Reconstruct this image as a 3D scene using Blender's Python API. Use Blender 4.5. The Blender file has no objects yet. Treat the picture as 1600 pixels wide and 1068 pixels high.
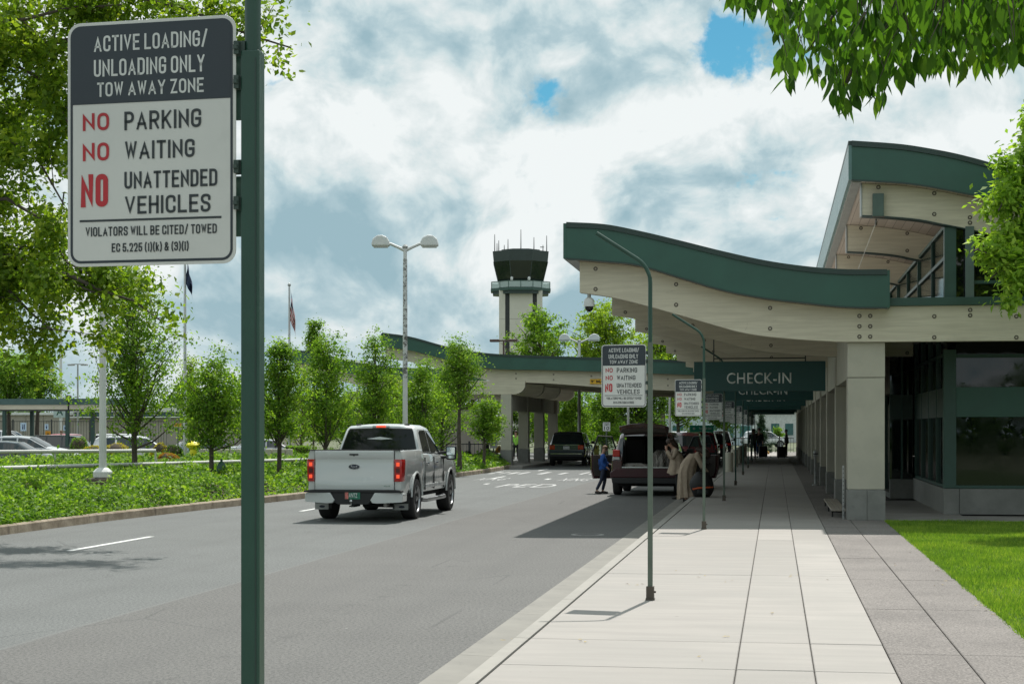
import bpy, bmesh, math, random
import numpy as np
from mathutils import Vector, Matrix, noise
random.seed(7)
SC = bpy.context.scene
COL = SC.collection
PI = math.pi

# ------------------------------------------------------------------ camera
FPX = 2600.0                     # focal length in photograph pixels (1600 wide)
YAW = math.atan(411 / FPX)
EYE = Vector((0, 0, 1.83))
FW = Vector((-math.sin(YAW), math.cos(YAW), 0))
RT = Vector((math.cos(YAW), math.sin(YAW), 0))
cam_d = bpy.data.cameras.new('camera')
cam = bpy.data.objects.new('camera', cam_d)
COL.objects.link(cam)
cam.location = EYE
cam.rotation_euler = (PI / 2, 0, YAW)
cam_d.sensor_width = 36
cam_d.lens = 36 * FPX / 1600
cam_d.shift_y = (670 - 534) / 1600
cam_d.clip_start = 0.05
cam_d.clip_end = 5000
SC.camera = cam
SC.render.resolution_x = 1024
SC.render.resolution_y = 683

# ------------------------------------------------------------------ light
SUN_AZ = math.atan2(0.0788, 0.559)      # clockwise from +Y
SUN_EL = math.atan2(1, 0.5645)
sd = bpy.data.lights.new('sun', 'SUN')
sd.energy = 5.0
sd.angle = math.radians(0.55)
sd.color = (1.0, 0.965, 0.91)
sun = bpy.data.objects.new('sun', sd)
COL.objects.link(sun)
sv = Vector((math.sin(SUN_AZ) * math.cos(SUN_EL), math.cos(SUN_AZ) * math.cos(SUN_EL), math.sin(SUN_EL)))
sun.rotation_euler = sv.to_track_quat('Z', 'Y').to_euler()
sun.location = (0, 0, 60)
SC.view_settings.view_transform = 'Standard'
SC.view_settings.look = 'None'
SC.view_settings.exposure = 0.0
SC.view_settings.gamma = 1.0
SC.view_settings.use_curve_mapping = False


def raydir(px, py):
    return FW + RT * ((px - 800) / FPX) + Vector((0, 0, (670 - py) / FPX))


def gp(px, py, z=0.0):
    d = raydir(px, py)
    return EYE + d * ((z - EYE.z) / d.z)


def yp(px, py, Y):
    d = raydir(px, py)
    return EYE + d * (Y / d.y)


def zp(px, py, Z):
    return EYE + raydir(px, py) * Z


# ------------------------------------------------------------------ world
w = bpy.data.worlds.new('World')
SC.world = w
w.use_nodes = True
nt = w.node_tree
nt.nodes.clear()


class NT:
    """tiny helper to write node graphs"""

    def __init__(s, tree):
        s.t = tree

    def n(s, typ, **kw):
        nd = s.t.nodes.new(typ)
        for k, v in kw.items():
            if k.startswith('i_'):
                key = k[2:].replace('_', ' ')
                nd.inputs[key].default_value = v
            else:
                setattr(nd, k, v)
        return nd

    def l(s, a, b):
        s.t.links.new(a, b)

    def val(s, x, sock):
        if isinstance(x, (int, float)):
            sock.default_value = x
        elif isinstance(x, (tuple, list)):
            sock.default_value = x
        else:
            s.l(x, sock)

    def m(s, op, a, b=0.0, c=None, clamp=False):
        nd = s.t.nodes.new('ShaderNodeMath')
        nd.operation = op
        nd.use_clamp = clamp
        s.val(a, nd.inputs[0])
        s.val(b, nd.inputs[1])
        if c is not None:
            s.val(c, nd.inputs[2])
        return nd.outputs[0]

    def vm(s, op, a, b=(0, 0, 0)):
        nd = s.t.nodes.new('ShaderNodeVectorMath')
        nd.operation = op
        s.val(a, nd.inputs[0])
        if op == 'SCALE':
            s.val(b, nd.inputs['Scale'])
        else:
            s.val(b, nd.inputs[1])
        return nd.outputs['Value'] if op in ('DOT_PRODUCT', 'LENGTH', 'DISTANCE') else nd.outputs[0]

    def noise(s, vec, scale, detail=4, rough=0.55, dist=0.0, lac=2.0, dim='3D'):
        nd = s.t.nodes.new('ShaderNodeTexNoise')
        nd.noise_dimensions = dim
        if vec is not None:
            s.l(vec, nd.inputs['Vector'])
        nd.inputs['Scale'].default_value = scale
        nd.inputs['Detail'].default_value = detail
        nd.inputs['Roughness'].default_value = rough
        nd.inputs['Distortion'].default_value = dist
        nd.inputs['Lacunarity'].default_value = lac
        return nd.outputs['Fac']

    def ramp(s, fac, stops, interp='LINEAR'):
        nd = s.t.nodes.new('ShaderNodeValToRGB')
        nd.color_ramp.interpolation = interp
        el = nd.color_ramp.elements
        while len(el) < len(stops):
            el.new(0.5)
        for e, (p, c) in zip(el, stops):
            e.position = p
            e.color = (c, c, c, 1) if isinstance(c, (int, float)) else (*c[:3], 1)
        s.val(fac, nd.inputs[0])
        return nd.outputs['Color']

    def mix(s, f, a, b, mode='MIX'):
        nd = s.t.nodes.new('ShaderNodeMix')
        nd.data_type = 'RGBA'
        nd.blend_type = mode
        s.val(f, nd.inputs[0])
        for x, k in ((a, 6), (b, 7)):
            if isinstance(x, (tuple, list)):
                nd.inputs[k].default_value = (*x[:3], 1)
            elif isinstance(x, (int, float)):
                nd.inputs[k].default_value = (x, x, x, 1)
            else:
                s.l(x, nd.inputs[k])
        return nd.outputs[2]

    def smooth(s, x, a, b):
        nd = s.t.nodes.new('ShaderNodeMapRange')
        nd.interpolation_type = 'SMOOTHSTEP'
        s.val(x, nd.inputs[0])
        nd.inputs[1].default_value = a
        nd.inputs[2].default_value = b
        return nd.outputs[0]


W = NT(nt)
tc = W.n('ShaderNodeTexCoord')
dirv = tc.outputs['Generated']
sky = W.n('ShaderNodeTexSky', sky_type='NISHITA')
sky.sun_disc = False
sky.sun_elevation = SUN_EL
sky.sun_rotation = SUN_AZ
sky.altitude = 100
sky.air_density = 1.0
sky.dust_density = 0.6
sky.ozone_density = 1.6
# cloud field: noise over the direction, flattened towards the horizon
mp = W.n('ShaderNodeMapping')
mp.inputs['Scale'].default_value = (1.0, 1.0, 1.25)
mp.inputs['Location'].default_value = (3.3, 1.45, 0.62)
W.l(dirv, mp.inputs['Vector'])
V = mp.outputs[0]
warp = W.n('ShaderNodeTexNoise')
W.l(V, warp.inputs['Vector'])
warp.inputs['Scale'].default_value = 5.0
warp.inputs['Detail'].default_value = 3
wv = W.vm('SUBTRACT', warp.outputs['Color'], (0.5, 0.5, 0.5))
V2 = W.vm('ADD', V, W.vm('SCALE', wv, 0.09))
big = W.noise(V2, 6.5, 12, 0.53)
fine = W.noise(V2, 21.0, 9, 0.58)
# the same field sampled a little towards the sun side (up): difference = lit rims
V3 = W.vm('ADD', V2, (0.004, 0.0, 0.034))
big_up = W.noise(V3, 6.5, 12, 0.53)
rim = W.m('SUBTRACT', big, big_up)

pf = W.noise(W.vm('ADD', V2, W.vm('SCALE', wv, 0.05)), 15.0, 6, 0.6)
pf_up = W.noise(W.vm('ADD', W.vm('ADD', V2, W.vm('SCALE', wv, 0.05)), (0.002, 0.0, 0.014)), 15.0, 6, 0.6)
prim = W.m('SUBTRACT', pf_up, pf)
sep = W.n('ShaderNodeSeparateXYZ')
W.l(dirv, sep.inputs[0])
elev = sep.outputs['Z']


def dirblob(px, py, rx):
    d = raydir(px, py).normalized()
    dist = W.vm('DISTANCE', dirv, tuple(d))
    return W.m('SUBTRACT', 1.0, W.smooth(dist, 0.0, rx))


# thickness of the cloud: high = shaded underside
shade = W.m('ADD', W.m('MULTIPLY', W.m('SUBTRACT', big, 0.5), 2.1), W.m('MULTIPLY', W.m('SUBTRACT', fine, 0.5), 0.55))
shade = W.m('ADD', shade, W.m('MULTIPLY', rim, -4.8))
shade = W.m('ADD', shade, W.m('MULTIPLY', W.m('SUBTRACT', pf, 0.5), 0.55))
shade = W.m('ADD', shade, W.m('MULTIPLY', prim, 1.5))
shade = W.m('ADD', shade, W.m('MULTIPLY', W.smooth(elev, 0.15, 0.02), 0.20))
for (bx, by, br, am) in ((470, 320, .055, .30), (1010, 280, .055, .55), (930, 480, .05, .30), (1210, 330, .065, .62), (250, 560, .06, .12),
                         (640, 250, .06, -.26), (600, 60, .075, -.22), (760, 330, .045, -.10), (1020, 170, .04, -.24), (1110, 150, .04, -.18),
                         (1480, 170, .06, .42), (680, 480, .05, .06)):
    shade = W.m('ADD', shade, W.m('MULTIPLY', dirblob(bx, by, br), am))
ccol = W.ramp(W.m('ADD', shade, 0.42), [(0.16, (8.8, 9.25, 9.25)), (0.36, (7.3, 8.05, 8.15)), (0.50, (6.1, 7.3, 7.55)), (0.66, (4.6, 6.05, 6.55)), (0.92, (3.3, 4.9, 5.55))])
# coverage: mostly overcast with a few torn openings
hole = W.m('ADD', W.m('MULTIPLY', dirblob(1150, 66, .048), 0.36), W.m('MULTIPLY', dirblob(868, 145, .026), 0.145))
cov = W.m('SUBTRACT', W.m('ADD', W.m('MULTIPLY', W.m('SUBTRACT', fine, 0.5), 0.95), W.m('ADD', W.m('MULTIPLY', big, 0.25), 0.29)), hole)
# higher up the deck breaks into separate clouds with blue between
cov = W.m('SUBTRACT', cov, W.m('MULTIPLY', W.smooth(elev, 0.27, 0.62), 0.05))
mask = W.smooth(cov, 0.13, 0.25)
blue = W.mix(1.0, sky.outputs[0], (0.36, 0.86, 0.90), 'MULTIPLY')
hz = W.mix(W.smooth(elev, 0.10, 0.0), ccol, (5.6, 6.6, 7.0))
hz = W.mix(0.3, ccol, hz)
fincol = W.mix(mask, blue, hz)
bg = W.n('ShaderNodeBackground')
bg.inputs['Strength'].default_value = 0.1
W.l(fincol, bg.inputs['Color'])
wo = W.n('ShaderNodeOutputWorld')
W.l(bg.outputs[0], wo.inputs[0])

# ------------------------------------------------------------------ materials
MATS = {}


def mat(name, col, rough=0.6, metal=0.0, var=0.12, vscale=3.0, bump=0.0, bscale=40.0, spec=0.5, coat=0.0, dirt=0.0, emit=None, aniso=None):
    """a painted or natural surface: base colour with slow and fine variation and a little relief"""
    if name in MATS:
        return MATS[name]
    m = bpy.data.materials.new(name)
    m.use_nodes = True
    N = NT(m.node_tree)
    p = m.node_tree.nodes['Principled BSDF']
    t = N.n('ShaderNodeTexCoord')
    co = t.outputs['Object']
    if aniso:
        mpn = N.n('ShaderNodeMapping')
        mpn.inputs['Scale'].default_value = aniso
        N.l(co, mpn.inputs[0])
        co = mpn.outputs[0]
    n1 = N.noise(co, vscale, 5, 0.6)
    lo = tuple(c * (1 - var) for c in col)
    hi = tuple(min(1, c * (1 + var)) for c in col)
    c1 = N.mix(N.smooth(n1, 0.3, 0.7), lo, hi)
    if dirt > 0:
        n2 = N.noise(co, vscale * 2.7, 8, 0.7, 0.6)
        c1 = N.mix(N.m('MULTIPLY', N.smooth(n2, 0.55, 0.75), dirt), c1, tuple(c * 0.45 for c in col))
    N.l(c1, p.inputs['Base Color'])
    rr = N.m('ADD', N.m('MULTIPLY', N.m('SUBTRACT', n1, 0.5), 0.25), rough, clamp=True)
    N.l(rr, p.inputs['Roughness'])
    p.inputs['Metallic'].default_value = metal
    p.inputs['Specular IOR Level'].default_value = spec
    if coat:
        p.inputs['Coat Weight'].default_value = coat
        p.inputs['Coat Roughness'].default_value = 0.04
    if bump:
        b = N.n('ShaderNodeBump')
        b.inputs['Strength'].default_value = bump
        b.inputs['Distance'].default_value = 0.01
        N.l(N.noise(co, bscale, 5, 0.65), b.inputs['Height'])
        N.l(b.outputs[0], p.inputs['Normal'])
    if emit:
        p.inputs['Emission Color'].default_value = (*emit[:3], 1)
        p.inputs['Emission Strength'].default_value = emit[3]
    MATS[name] = m
    return m


def leafmat(name, c1, c2, c3, trans=0.45):
    if name in MATS:
        return MATS[name]
    m = bpy.data.materials.new(name)
    m.use_nodes = True
    N = NT(m.node_tree)
    m.node_tree.nodes.clear()
    g = N.n('ShaderNodeNewGeometry')
    t = N.n('ShaderNodeTexCoord')
    rnd = g.outputs['Random Per Island']
    slow = N.noise(t.outputs['Object'], 1.1, 3, 0.5)
    f = N.m('ADD', N.m('MULTIPLY', rnd, 0.65), N.m('MULTIPLY', N.m('SUBTRACT', slow, 0.35), 0.9), clamp=True)
    c = N.ramp(f, [(0.0, c1), (0.5, c2), (1.0, c3)])
    d = N.n('ShaderNodeBsdfPrincipled')
    d.inputs['Roughness'].default_value = 0.55
    d.inputs['Specular IOR Level'].default_value = 0.22
    N.l(c, d.inputs['Base Color'])
    tr = N.n('ShaderNodeBsdfTranslucent')
    N.l(N.mix(1.0, c, (1.6, 1.7, 0.65), 'MULTIPLY'), tr.inputs['Color'])
    mx = N.n('ShaderNodeMixShader')
    mx.inputs[0].default_value = trans
    N.l(d.outputs[0], mx.inputs[1])
    N.l(tr.outputs[0], mx.inputs[2])
    o = N.n('ShaderNodeOutputMaterial')
    N.l(mx.outputs[0], o.inputs[0])
    MATS[name] = m
    return m


def glassmat(name, tint, trans, rough=0.03):
    m = bpy.data.materials.new(name)
    m.use_nodes = True
    N = NT(m.node_tree)
    m.node_tree.nodes.clear()
    d = N.n('ShaderNodeBsdfPrincipled')
    d.inputs['Base Color'].default_value = (*tint, 1)
    d.inputs['Roughness'].default_value = rough
    tr = N.n('ShaderNodeBsdfTransparent')
    tr.inputs['Color'].default_value = (0.75, 0.85, 0.82, 1)
    mx = N.n('ShaderNodeMixShader')
    mx.inputs[0].default_value = trans
    N.l(d.outputs[0], mx.inputs[1])
    N.l(tr.outputs[0], mx.inputs[2])
    o = N.n('ShaderNodeOutputMaterial')
    N.l(mx.outputs[0], o.inputs[0])
    MATS[name] = m
    return m


# ------------------------------------------------------------------ mesh helpers
class MB:
    def __init__(s):
        s.v, s.f, s.mi = [], [], []

    def add(s, vs, fs, mi=0):
        k = len(s.v)
        s.v += [tuple(v) for v in vs]
        s.f += [tuple(i + k for i in f) for f in fs]
        s.mi += [mi] * len(fs)
        return s

    def box(s, x0, x1, y0, y1, z0, z1, mi=0, M=None):
        vs = [Vector((x, y, z)) for z in (z0, z1) for y in (y0, y1) for x in (x0, x1)]
        if M is not None:
            vs = [M @ v for v in vs]
        return s.add(vs, [(0, 2, 3, 1), (4, 5, 7, 6), (0, 1, 5, 4), (2, 6, 7, 3), (0, 4, 6, 2), (1, 3, 7, 5)], mi)

    def tube(s, pts, r, n=8, mi=0, cap=True):
        """tube along points; r one radius or one per point"""
        pts = [Vector(p) for p in pts]
        rs = r if isinstance(r, (list, tuple)) else [r] * len(pts)
        k = len(s.v)
        up = Vector((0, 0, 1))
        for i, p in enumerate(pts):
            d = (pts[min(i + 1, len(pts) - 1)] - pts[max(i - 1, 0)]).normalized()
            a = up if abs(d.dot(up)) < 0.95 else Vector((0, 1, 0))
            u = d.cross(a).normalized()
            if i and u.dot(lu) < 0:
                u = -u
            lu = u
            w2 = u.cross(d)
            for j in range(n):
                t = 2 * PI * j / n
                s.v.append(tuple(p + (u * math.cos(t) + w2 * math.sin(t)) * rs[i]))
        for i in range(len(pts) - 1):
            for j in range(n):
                a, b = k + i * n + j, k + i * n + (j + 1) % n
                s.f.append((a, b, b + n, a + n))
                s.mi.append(mi)
        if cap:
            s.f.append(tuple(k + j for j in range(n))[::-1])
            s.f.append(tuple(k + (len(pts) - 1) * n + j for j in range(n)))
            s.mi += [mi, mi]
        return s

    def lathe(s, prof, n=16, mi=0, c=(0, 0, 0), axis='Z'):
        k = len(s.v)
        for (r, z) in prof:
            for j in range(n):
                t = 2 * PI * j / n
                p = (r * math.cos(t), r * math.sin(t), z)
                if axis == 'X':
                    p = (z, r * math.cos(t), r * math.sin(t))
                s.v.append((p[0] + c[0], p[1] + c[1], p[2] + c[2]))
        for i in range(len(prof) - 1):
            for j in range(n):
                a, b = k + i * n + j, k + i * n + (j + 1) % n
                s.f.append((a, b, b + n, a + n))
                s.mi.append(mi)
        s.f.append(tuple(k + j for j in range(n))[::-1])
        s.f.append(tuple(k + (len(prof) - 1) * n + j for j in range(n)))
        s.mi += [mi, mi]
        return s

    def prism(s, poly, y0, y1, mi=0, plane='XZ'):
        """poly of 2D points extruded; plane XZ -> along Y, XY -> along Z, YZ -> along X"""
        n = len(poly)
        k = len(s.v)
        for h in (y0, y1):
            for (a, b) in poly:
                s.v.append((a, h, b) if plane == 'XZ' else (a, b, h) if plane == 'XY' else (h, a, b))
        s.f.append(tuple(k + j for j in range(n)))
        s.f.append(tuple(k + n + j for j in range(n))[::-1])
        s.mi += [mi, mi]
        for j in range(n):
            s.f.append((k + j, k + n + j, k + n + (j + 1) % n, k + (j + 1) % n))
            s.mi.append(mi)
        return s

    def strip(s, top, bot, y0, y1, mi=0):
        """band between two curves (same count, XZ) extruded along Y"""
        n = len(top)
        k = len(s.v)
        for h in (y0, y1):
            for c in (top, bot):
                for (a, b) in c:
                    s.v.append((a, h, b))
        T0, B0, T1, B1 = k, k + n, k + 2 * n, k + 3 * n
        for i in range(n - 1):
            for q in ((B0 + i, B0 + i + 1, T0 + i + 1, T0 + i), (T1 + i, T1 + i + 1, B1 + i + 1, B1 + i),
                      (T0 + i, T0 + i + 1, T1 + i + 1, T1 + i), (B0 + i + 1, B0 + i, B1 + i, B1 + i + 1)):
                s.f.append(q)
                s.mi.append(mi)
        s.f.append((T0, T1, B1, B0))
        s.f.append((T0 + n - 1, B0 + n - 1, B1 + n - 1, T1 + n - 1))
        s.mi += [mi, mi]
        return s

    def mesh(s, name, mats, smooth=None):
        me = bpy.data.meshes.new(name)
        me.from_pydata(s.v, [], s.f)
        for m in (mats if isinstance(mats, (list, tuple)) else [mats]):
            me.materials.append(m)
        if any(s.mi):
            me.polygons.foreach_set('material_index', s.mi)
        fix_normals(me)
        if smooth:
            me.polygons.foreach_set('use_smooth', [True] * len(me.polygons))
            me.set_sharp_from_angle(angle=math.radians(smooth))
        me.update()
        return me

    def build(s, name, mats, parent=None, bevel=0.0, smooth=None, loc=None, rz=None, label=None, kind=None):
        return link(name, s.mesh(name, mats, smooth), parent, bevel, loc, rz, label, kind)


def fix_normals(me):
    if len(me.polygons) > 20000:
        return
    bm = bmesh.new()
    bm.from_mesh(me)
    bmesh.ops.recalc_face_normals(bm, faces=bm.faces)
    bm.to_mesh(me)
    bm.free()


def link(name, me, parent=None, bevel=0.0, loc=None, rz=None, label=None, kind=None):
    o = bpy.data.objects.new(name, me)
    COL.objects.link(o)
    if parent:
        o.parent = parent
    if loc is not None:
        o.location = loc
    if rz is not None:
        o.rotation_euler = (0, 0, rz)
    if bevel:
        b = o.modifiers.new('bevel', 'BEVEL')
        b.width = bevel
        b.segments = 2
        b.limit_method = 'ANGLE'
        b.angle_limit = math.radians(35)
    if label:
        o['label'] = label
    if kind:
        o['kind'] = kind
    return o


def thing(name, label, cat, loc=(0, 0, 0), rz=0, group=None):
    o = bpy.data.objects.new(name, None)
    COL.objects.link(o)
    o.location = loc
    o.rotation_euler = (0, 0, rz)
    o.empty_display_size = 0.2
    o['label'] = label
    o['category'] = cat
    if group:
        o['group'] = group
    return o


def tag(o, label, cat, group=None, kind=None):
    o['label'] = label
    o['category'] = cat
    if group:
        o['group'] = group
    if kind:
        o['kind'] = kind
    return o


def dup(root, loc, rz=0, label=None, group=None, scale=None):
    r = root.copy()
    COL.objects.link(r)
    r.location = loc
    r.rotation_euler = (0, 0, rz)
    if scale:
        r.scale = scale
    if label:
        r['label'] = label
    if group:
        r['group'] = group
    for ch in list(root.children):
        c = ch.copy()
        COL.objects.link(c)
        c.parent = r
        for g in list(ch.children):
            d = g.copy()
            COL.objects.link(d)
            d.parent = c
    return r


def lerp_curve(pts, n):
    """resample a polyline with a smooth (Catmull-Rom) curve over its first coordinate"""
    xs = [p[0] for p in pts]
    zs = [p[1] for p in pts]
    out = []
    for i in range(n):
        x = xs[0] + (xs[-1] - xs[0]) * i / (n - 1)
        k = 0
        while k < len(xs) - 2 and x > xs[k + 1]:
            k += 1
        t = (x - xs[k]) / (xs[k + 1] - xs[k])
        p0, p1, p2, p3 = zs[max(k - 1, 0)], zs[k], zs[k + 1], zs[min(k + 2, len(zs) - 1)]
        x0, x1, x2, x3 = xs[max(k - 1, 0)], xs[k], xs[k + 1], xs[min(k + 2, len(xs) - 1)]
        m1 = (p2 - p0) / (x2 - x0) * (x2 - x1)
        m2 = (p3 - p1) / (x3 - x1) * (x2 - x1)
        h = ((2 * t ** 3 - 3 * t ** 2 + 1) * p1 + (t ** 3 - 2 * t ** 2 + t) * m1 + (-2 * t ** 3 + 3 * t ** 2) * p2 + (t ** 3 - t ** 2) * m2)
        out.append((x, h))
    return out


def rrect(w2, h2, r, n=5):
    """rounded rectangle outline, centred"""
    pts = []
    for (cx, cz, a0) in ((w2 - r, h2 - r, 0), (-w2 + r, h2 - r, 90), (-w2 + r, -h2 + r, 180), (w2 - r, -h2 + r, 270)):
        for i in range(n + 1):
            a = math.radians(a0 + 90 * i / n)
            pts.append((cx + r * math.cos(a), cz + r * math.sin(a)))
    return pts


_tcache = {}


def text_mesh(s, x0, x1, z0, z1, y, m, bold=0.0, extr=0.0008):
    """lettering stretched to the box x0..x1, z0..z1 on a plane facing -Y"""
    key = (s, round(x0, 4), round(x1, 4), round(z0, 4), round(z1, 4), round(y, 4), m.name, bold)
    if key in _tcache:
        return _tcache[key]
    cu = bpy.data.curves.new('t', 'FONT')
    cu.body = s
    cu.size = 1.0
    cu.offset = bold
    cu.resolution_u = 3
    cu.space_character = 1.06
    ob = bpy.data.objects.new('t', cu)
    me = bpy.data.meshes.new_from_object(ob)
    bpy.data.objects.remove(ob)
    bpy.data.curves.remove(cu)
    n = len(me.vertices)
    co = np.empty(n * 3, np.float32)
    me.vertices.foreach_get('co', co)
    co = co.reshape(-1, 3)
    mn, mx = co.min(0), co.max(0)
    out = np.empty_like(co)
    out[:, 0] = x0 + (co[:, 0] - mn[0]) / (mx[0] - mn[0]) * (x1 - x0)
    out[:, 2] = z0 + (co[:, 1] - mn[1]) / (mx[1] - mn[1]) * (z1 - z0)
    out[:, 1] = y
    me.vertices.foreach_set('co', out.ravel())
    me.materials.clear()
    me.materials.append(m)
    # give the lettering its own small thickness
    bm = bmesh.new()
    bm.from_mesh(me)
    r = bmesh.ops.extrude_face_region(bm, geom=list(bm.faces))
    for v in r['geom']:
        if isinstance(v, bmesh.types.BMVert):
            v.co.y -= extr
    bm.to_mesh(me)
    bm.free()
    me.name = 'lettering'
    me.update()
    _tcache[key] = me
    return me


# ------------------------------------------------------------------ foliage
def leaf_mesh(name, P, nrm, size, m, rng, aspect=0.55, droop=0.3, jitter=0.35):
    """one mesh of small folded leaves at points P, facing roughly nrm"""
    N = len(P)
    rv = rng.normal(size=(N, 3))
    nn = nrm + rv * 0.75
    nn /= np.linalg.norm(nn, axis=1, keepdims=True) + 1e-9
    ax = rng.normal(size=(N, 3))
    ax[:, 2] -= droop
    ax -= nn * (ax * nn).sum(1, keepdims=True)
    ax /= np.linalg.norm(ax, axis=1, keepdims=True) + 1e-9
    sd_ = np.cross(nn, ax)
    L = size * (1 + rng.uniform(-jitter * 1.3, jitter * 1.3, size=(N, 1)))
    Wd = L * aspect
    v = np.empty((N, 4, 3), np.float32)
    v[:, 0] = P
    v[:, 1] = P + ax * L * 0.45 + sd_ * Wd * 0.5 + nn * L * 0.10
    v[:, 2] = P + ax * L
    v[:, 3] = P + ax * L * 0.45 - sd_ * Wd * 0.5 + nn * L * 0.10
    me = bpy.data.meshes.new(name)
    me.vertices.add(N * 4)
    me.vertices.foreach_set('co', v.ravel())
    me.loops.add(N * 4)
    me.loops.foreach_set('vertex_index', np.arange(N * 4, dtype=np.int32))
    me.polygons.add(N)
    me.polygons.foreach_set('loop_start', np.arange(0, N * 4, 4, dtype=np.int32))
    me.polygons.foreach_set('loop_total', np.full(N, 4, np.int32))
    me.update(calc_edges=True)
    me.materials.append(m)
    return me


BARK = mat('bark', (0.085, 0.07, 0.055), 0.9, var=0.3, vscale=9, bump=0.8, bscale=30)


def tree(name, label, loc, H, R, base, prof, nb, nleaf, lsize, lm, seed, tr=0.1, rise=0.35, spread=0.28, group=None, parent_cat='tree', aspect=0.6, bare=0.25):
    """a trunk with limbs and a crown of leaf clumps carried on the limbs"""
    rng = np.random.default_rng(seed)
    t = thing(name, label, parent_cat, loc, 0, group)
    mb = MB()
    lean = rng.normal(size=2) * 0.02 * H
    top = Vector((lean[0], lean[1], H * 0.93))
    tp = [Vector((0, 0, -0.1))] + [Vector((lean[0] * f ** 2 + rng.normal() * 0.012 * H * f, lean[1] * f ** 2 + rng.normal() * 0.012 * H * f, H * 0.93 * f)) for f in (0.12, 0.3, 0.5, 0.7, 0.86)] + [top]
    mb.tube(tp, [tr * 1.25, tr, tr * 0.9, tr * 0.7, tr * 0.45, tr * 0.25, tr * 0.08], 9)
    pts, wts = [], []
    for i in range(nb):
        u = (i + rng.uniform(0, 1)) / nb
        zs = base + (H * 0.95 - base) * u * 0.92
        zt = min(H * 0.99, zs + rise * (H - base) * rng.uniform(0.35, 1.0) * (1 - 0.55 * u))
        tt = min(1, max(0, (zt - base) / (H - base)))
        rr = R * prof(tt) * (rng.uniform(0.35, 1.0) if rng.uniform() < 0.8 else rng.uniform(1.0, 1.35))
        a = i * 2.399 + rng.uniform(-0.5, 0.5)
        f = zs / (H * 0.93)
        p0 = Vector((lean[0] * f * f, lean[1] * f * f, zs))
        p3 = Vector((math.cos(a) * rr + lean[0] * f, math.sin(a) * rr + lean[1] * f, zt))
        p1 = p0.lerp(p3, 0.4) + Vector((0, 0, -0.10 * rr))
        p2 = p0.lerp(p3, 0.75) + Vector((rng.normal() * 0.04 * R, rng.normal() * 0.04 * R, 0))
        br = tr * 0.42 * (1 - 0.6 * u)
        mb.tube([p0, p1, p2, p3], [br, br * 0.7, br * 0.4, br * 0.12], 5, cap=False)
        for k in range(rng.integers(3, 6)):
            f2 = rng.uniform(bare, 1.05)
            q = p0.lerp(p3, f2) if f2 > 0.4 else p0.lerp(p1, f2 / 0.4)
            q = q + Vector(rng.normal(size=3) * spread * R * 0.35)
            pts.append(q)
            wts.append(rng.uniform(0.4, 1.3) * (0.6 + 0.6 * prof(tt)))
    mb.build('trunk', BARK, t, smooth=60)
    pts = np.array([tuple(p) for p in pts])
    wts = np.array(wts)
    idx = rng.choice(len(pts), nleaf, p=wts / wts.sum())
    off = rng.normal(size=(nleaf, 3))
    off *= (spread * R * 0.40) * (0.25 + 1.25 * rng.uniform(size=(nleaf, 1)) ** 1.6)
    off[:, 2] *= 0.8
    P = pts[idx] + off
    P[:, 2] = np.maximum(P[:, 2], base * 0.8)
    cen = np.array([0, 0, (base + H) * 0.45])
    nr = off / (np.linalg.norm(off, axis=1, keepdims=True) + 1e-6) * 0.6 + (P - cen) / (np.linalg.norm(P - cen, axis=1, keepdims=True) + 1e-6) * 0.5 + np.array([0, 0, 0.35])
    link('crown', leaf_mesh('crown', P, nr, lsize, lm, rng, aspect), t)
    return t


LEAF_A = leafmat('leaf_fresh', (0.055, 0.125, 0.018), (0.150, 0.270, 0.032), (0.36, 0.47, 0.07), 0.52)
LEAF_L = leafmat('leaf_lawn_tree', (0.10, 0.19, 0.025), (0.22, 0.36, 0.045), (0.44, 0.55, 0.09), 0.5)
LEAF_B = leafmat('leaf_yellow', (0.10, 0.18, 0.018), (0.23, 0.34, 0.03), (0.44, 0.50, 0.06), 0.52)
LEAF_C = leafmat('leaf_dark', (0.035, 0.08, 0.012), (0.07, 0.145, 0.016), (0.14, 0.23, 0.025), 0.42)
LEAF_D = leafmat('leaf_near', (0.020, 0.060, 0.010), (0.048, 0.118, 0.014), (0.17, 0.28, 0.03), 0.55)
LEAF_IVY = leafmat('leaf_groundcover', (0.030, 0.085, 0.012), (0.14, 0.27, 0.028), (0.42, 0.56, 0.07), 0.40)
LEAF_FIR = leafmat('needle', (0.012, 0.035, 0.015), (0.02, 0.055, 0.022), (0.04, 0.085, 0.03), 0.15)
LEAF_ORANGE = leafmat('leaf_orange', (0.25, 0.14, 0.02), (0.45, 0.22, 0.03), (0.5, 0.36, 0.04), 0.3)
LEAF_GOLD = leafmat('leaf_gold', (0.30, 0.26, 0.02), (0.5, 0.42, 0.03), (0.65, 0.55, 0.05), 0.3)

# ================================================================== SETTING
def custom(name):
    m = bpy.data.materials.new(name)
    m.use_nodes = True
    MATS[name] = m
    N = NT(m.node_tree)
    p = m.node_tree.nodes['Principled BSDF']
    t = N.n('ShaderNodeTexCoord')
    return m, N, p, t.outputs['Object']


def bumpit(N, p, h, strength, dist=0.004):
    b = N.n('ShaderNodeBump')
    b.inputs['Strength'].default_value = strength
    b.inputs['Distance'].default_value = dist
    N.l(h, b.inputs['Height'])
    N.l(b.outputs[0], p.inputs['Normal'])


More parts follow.
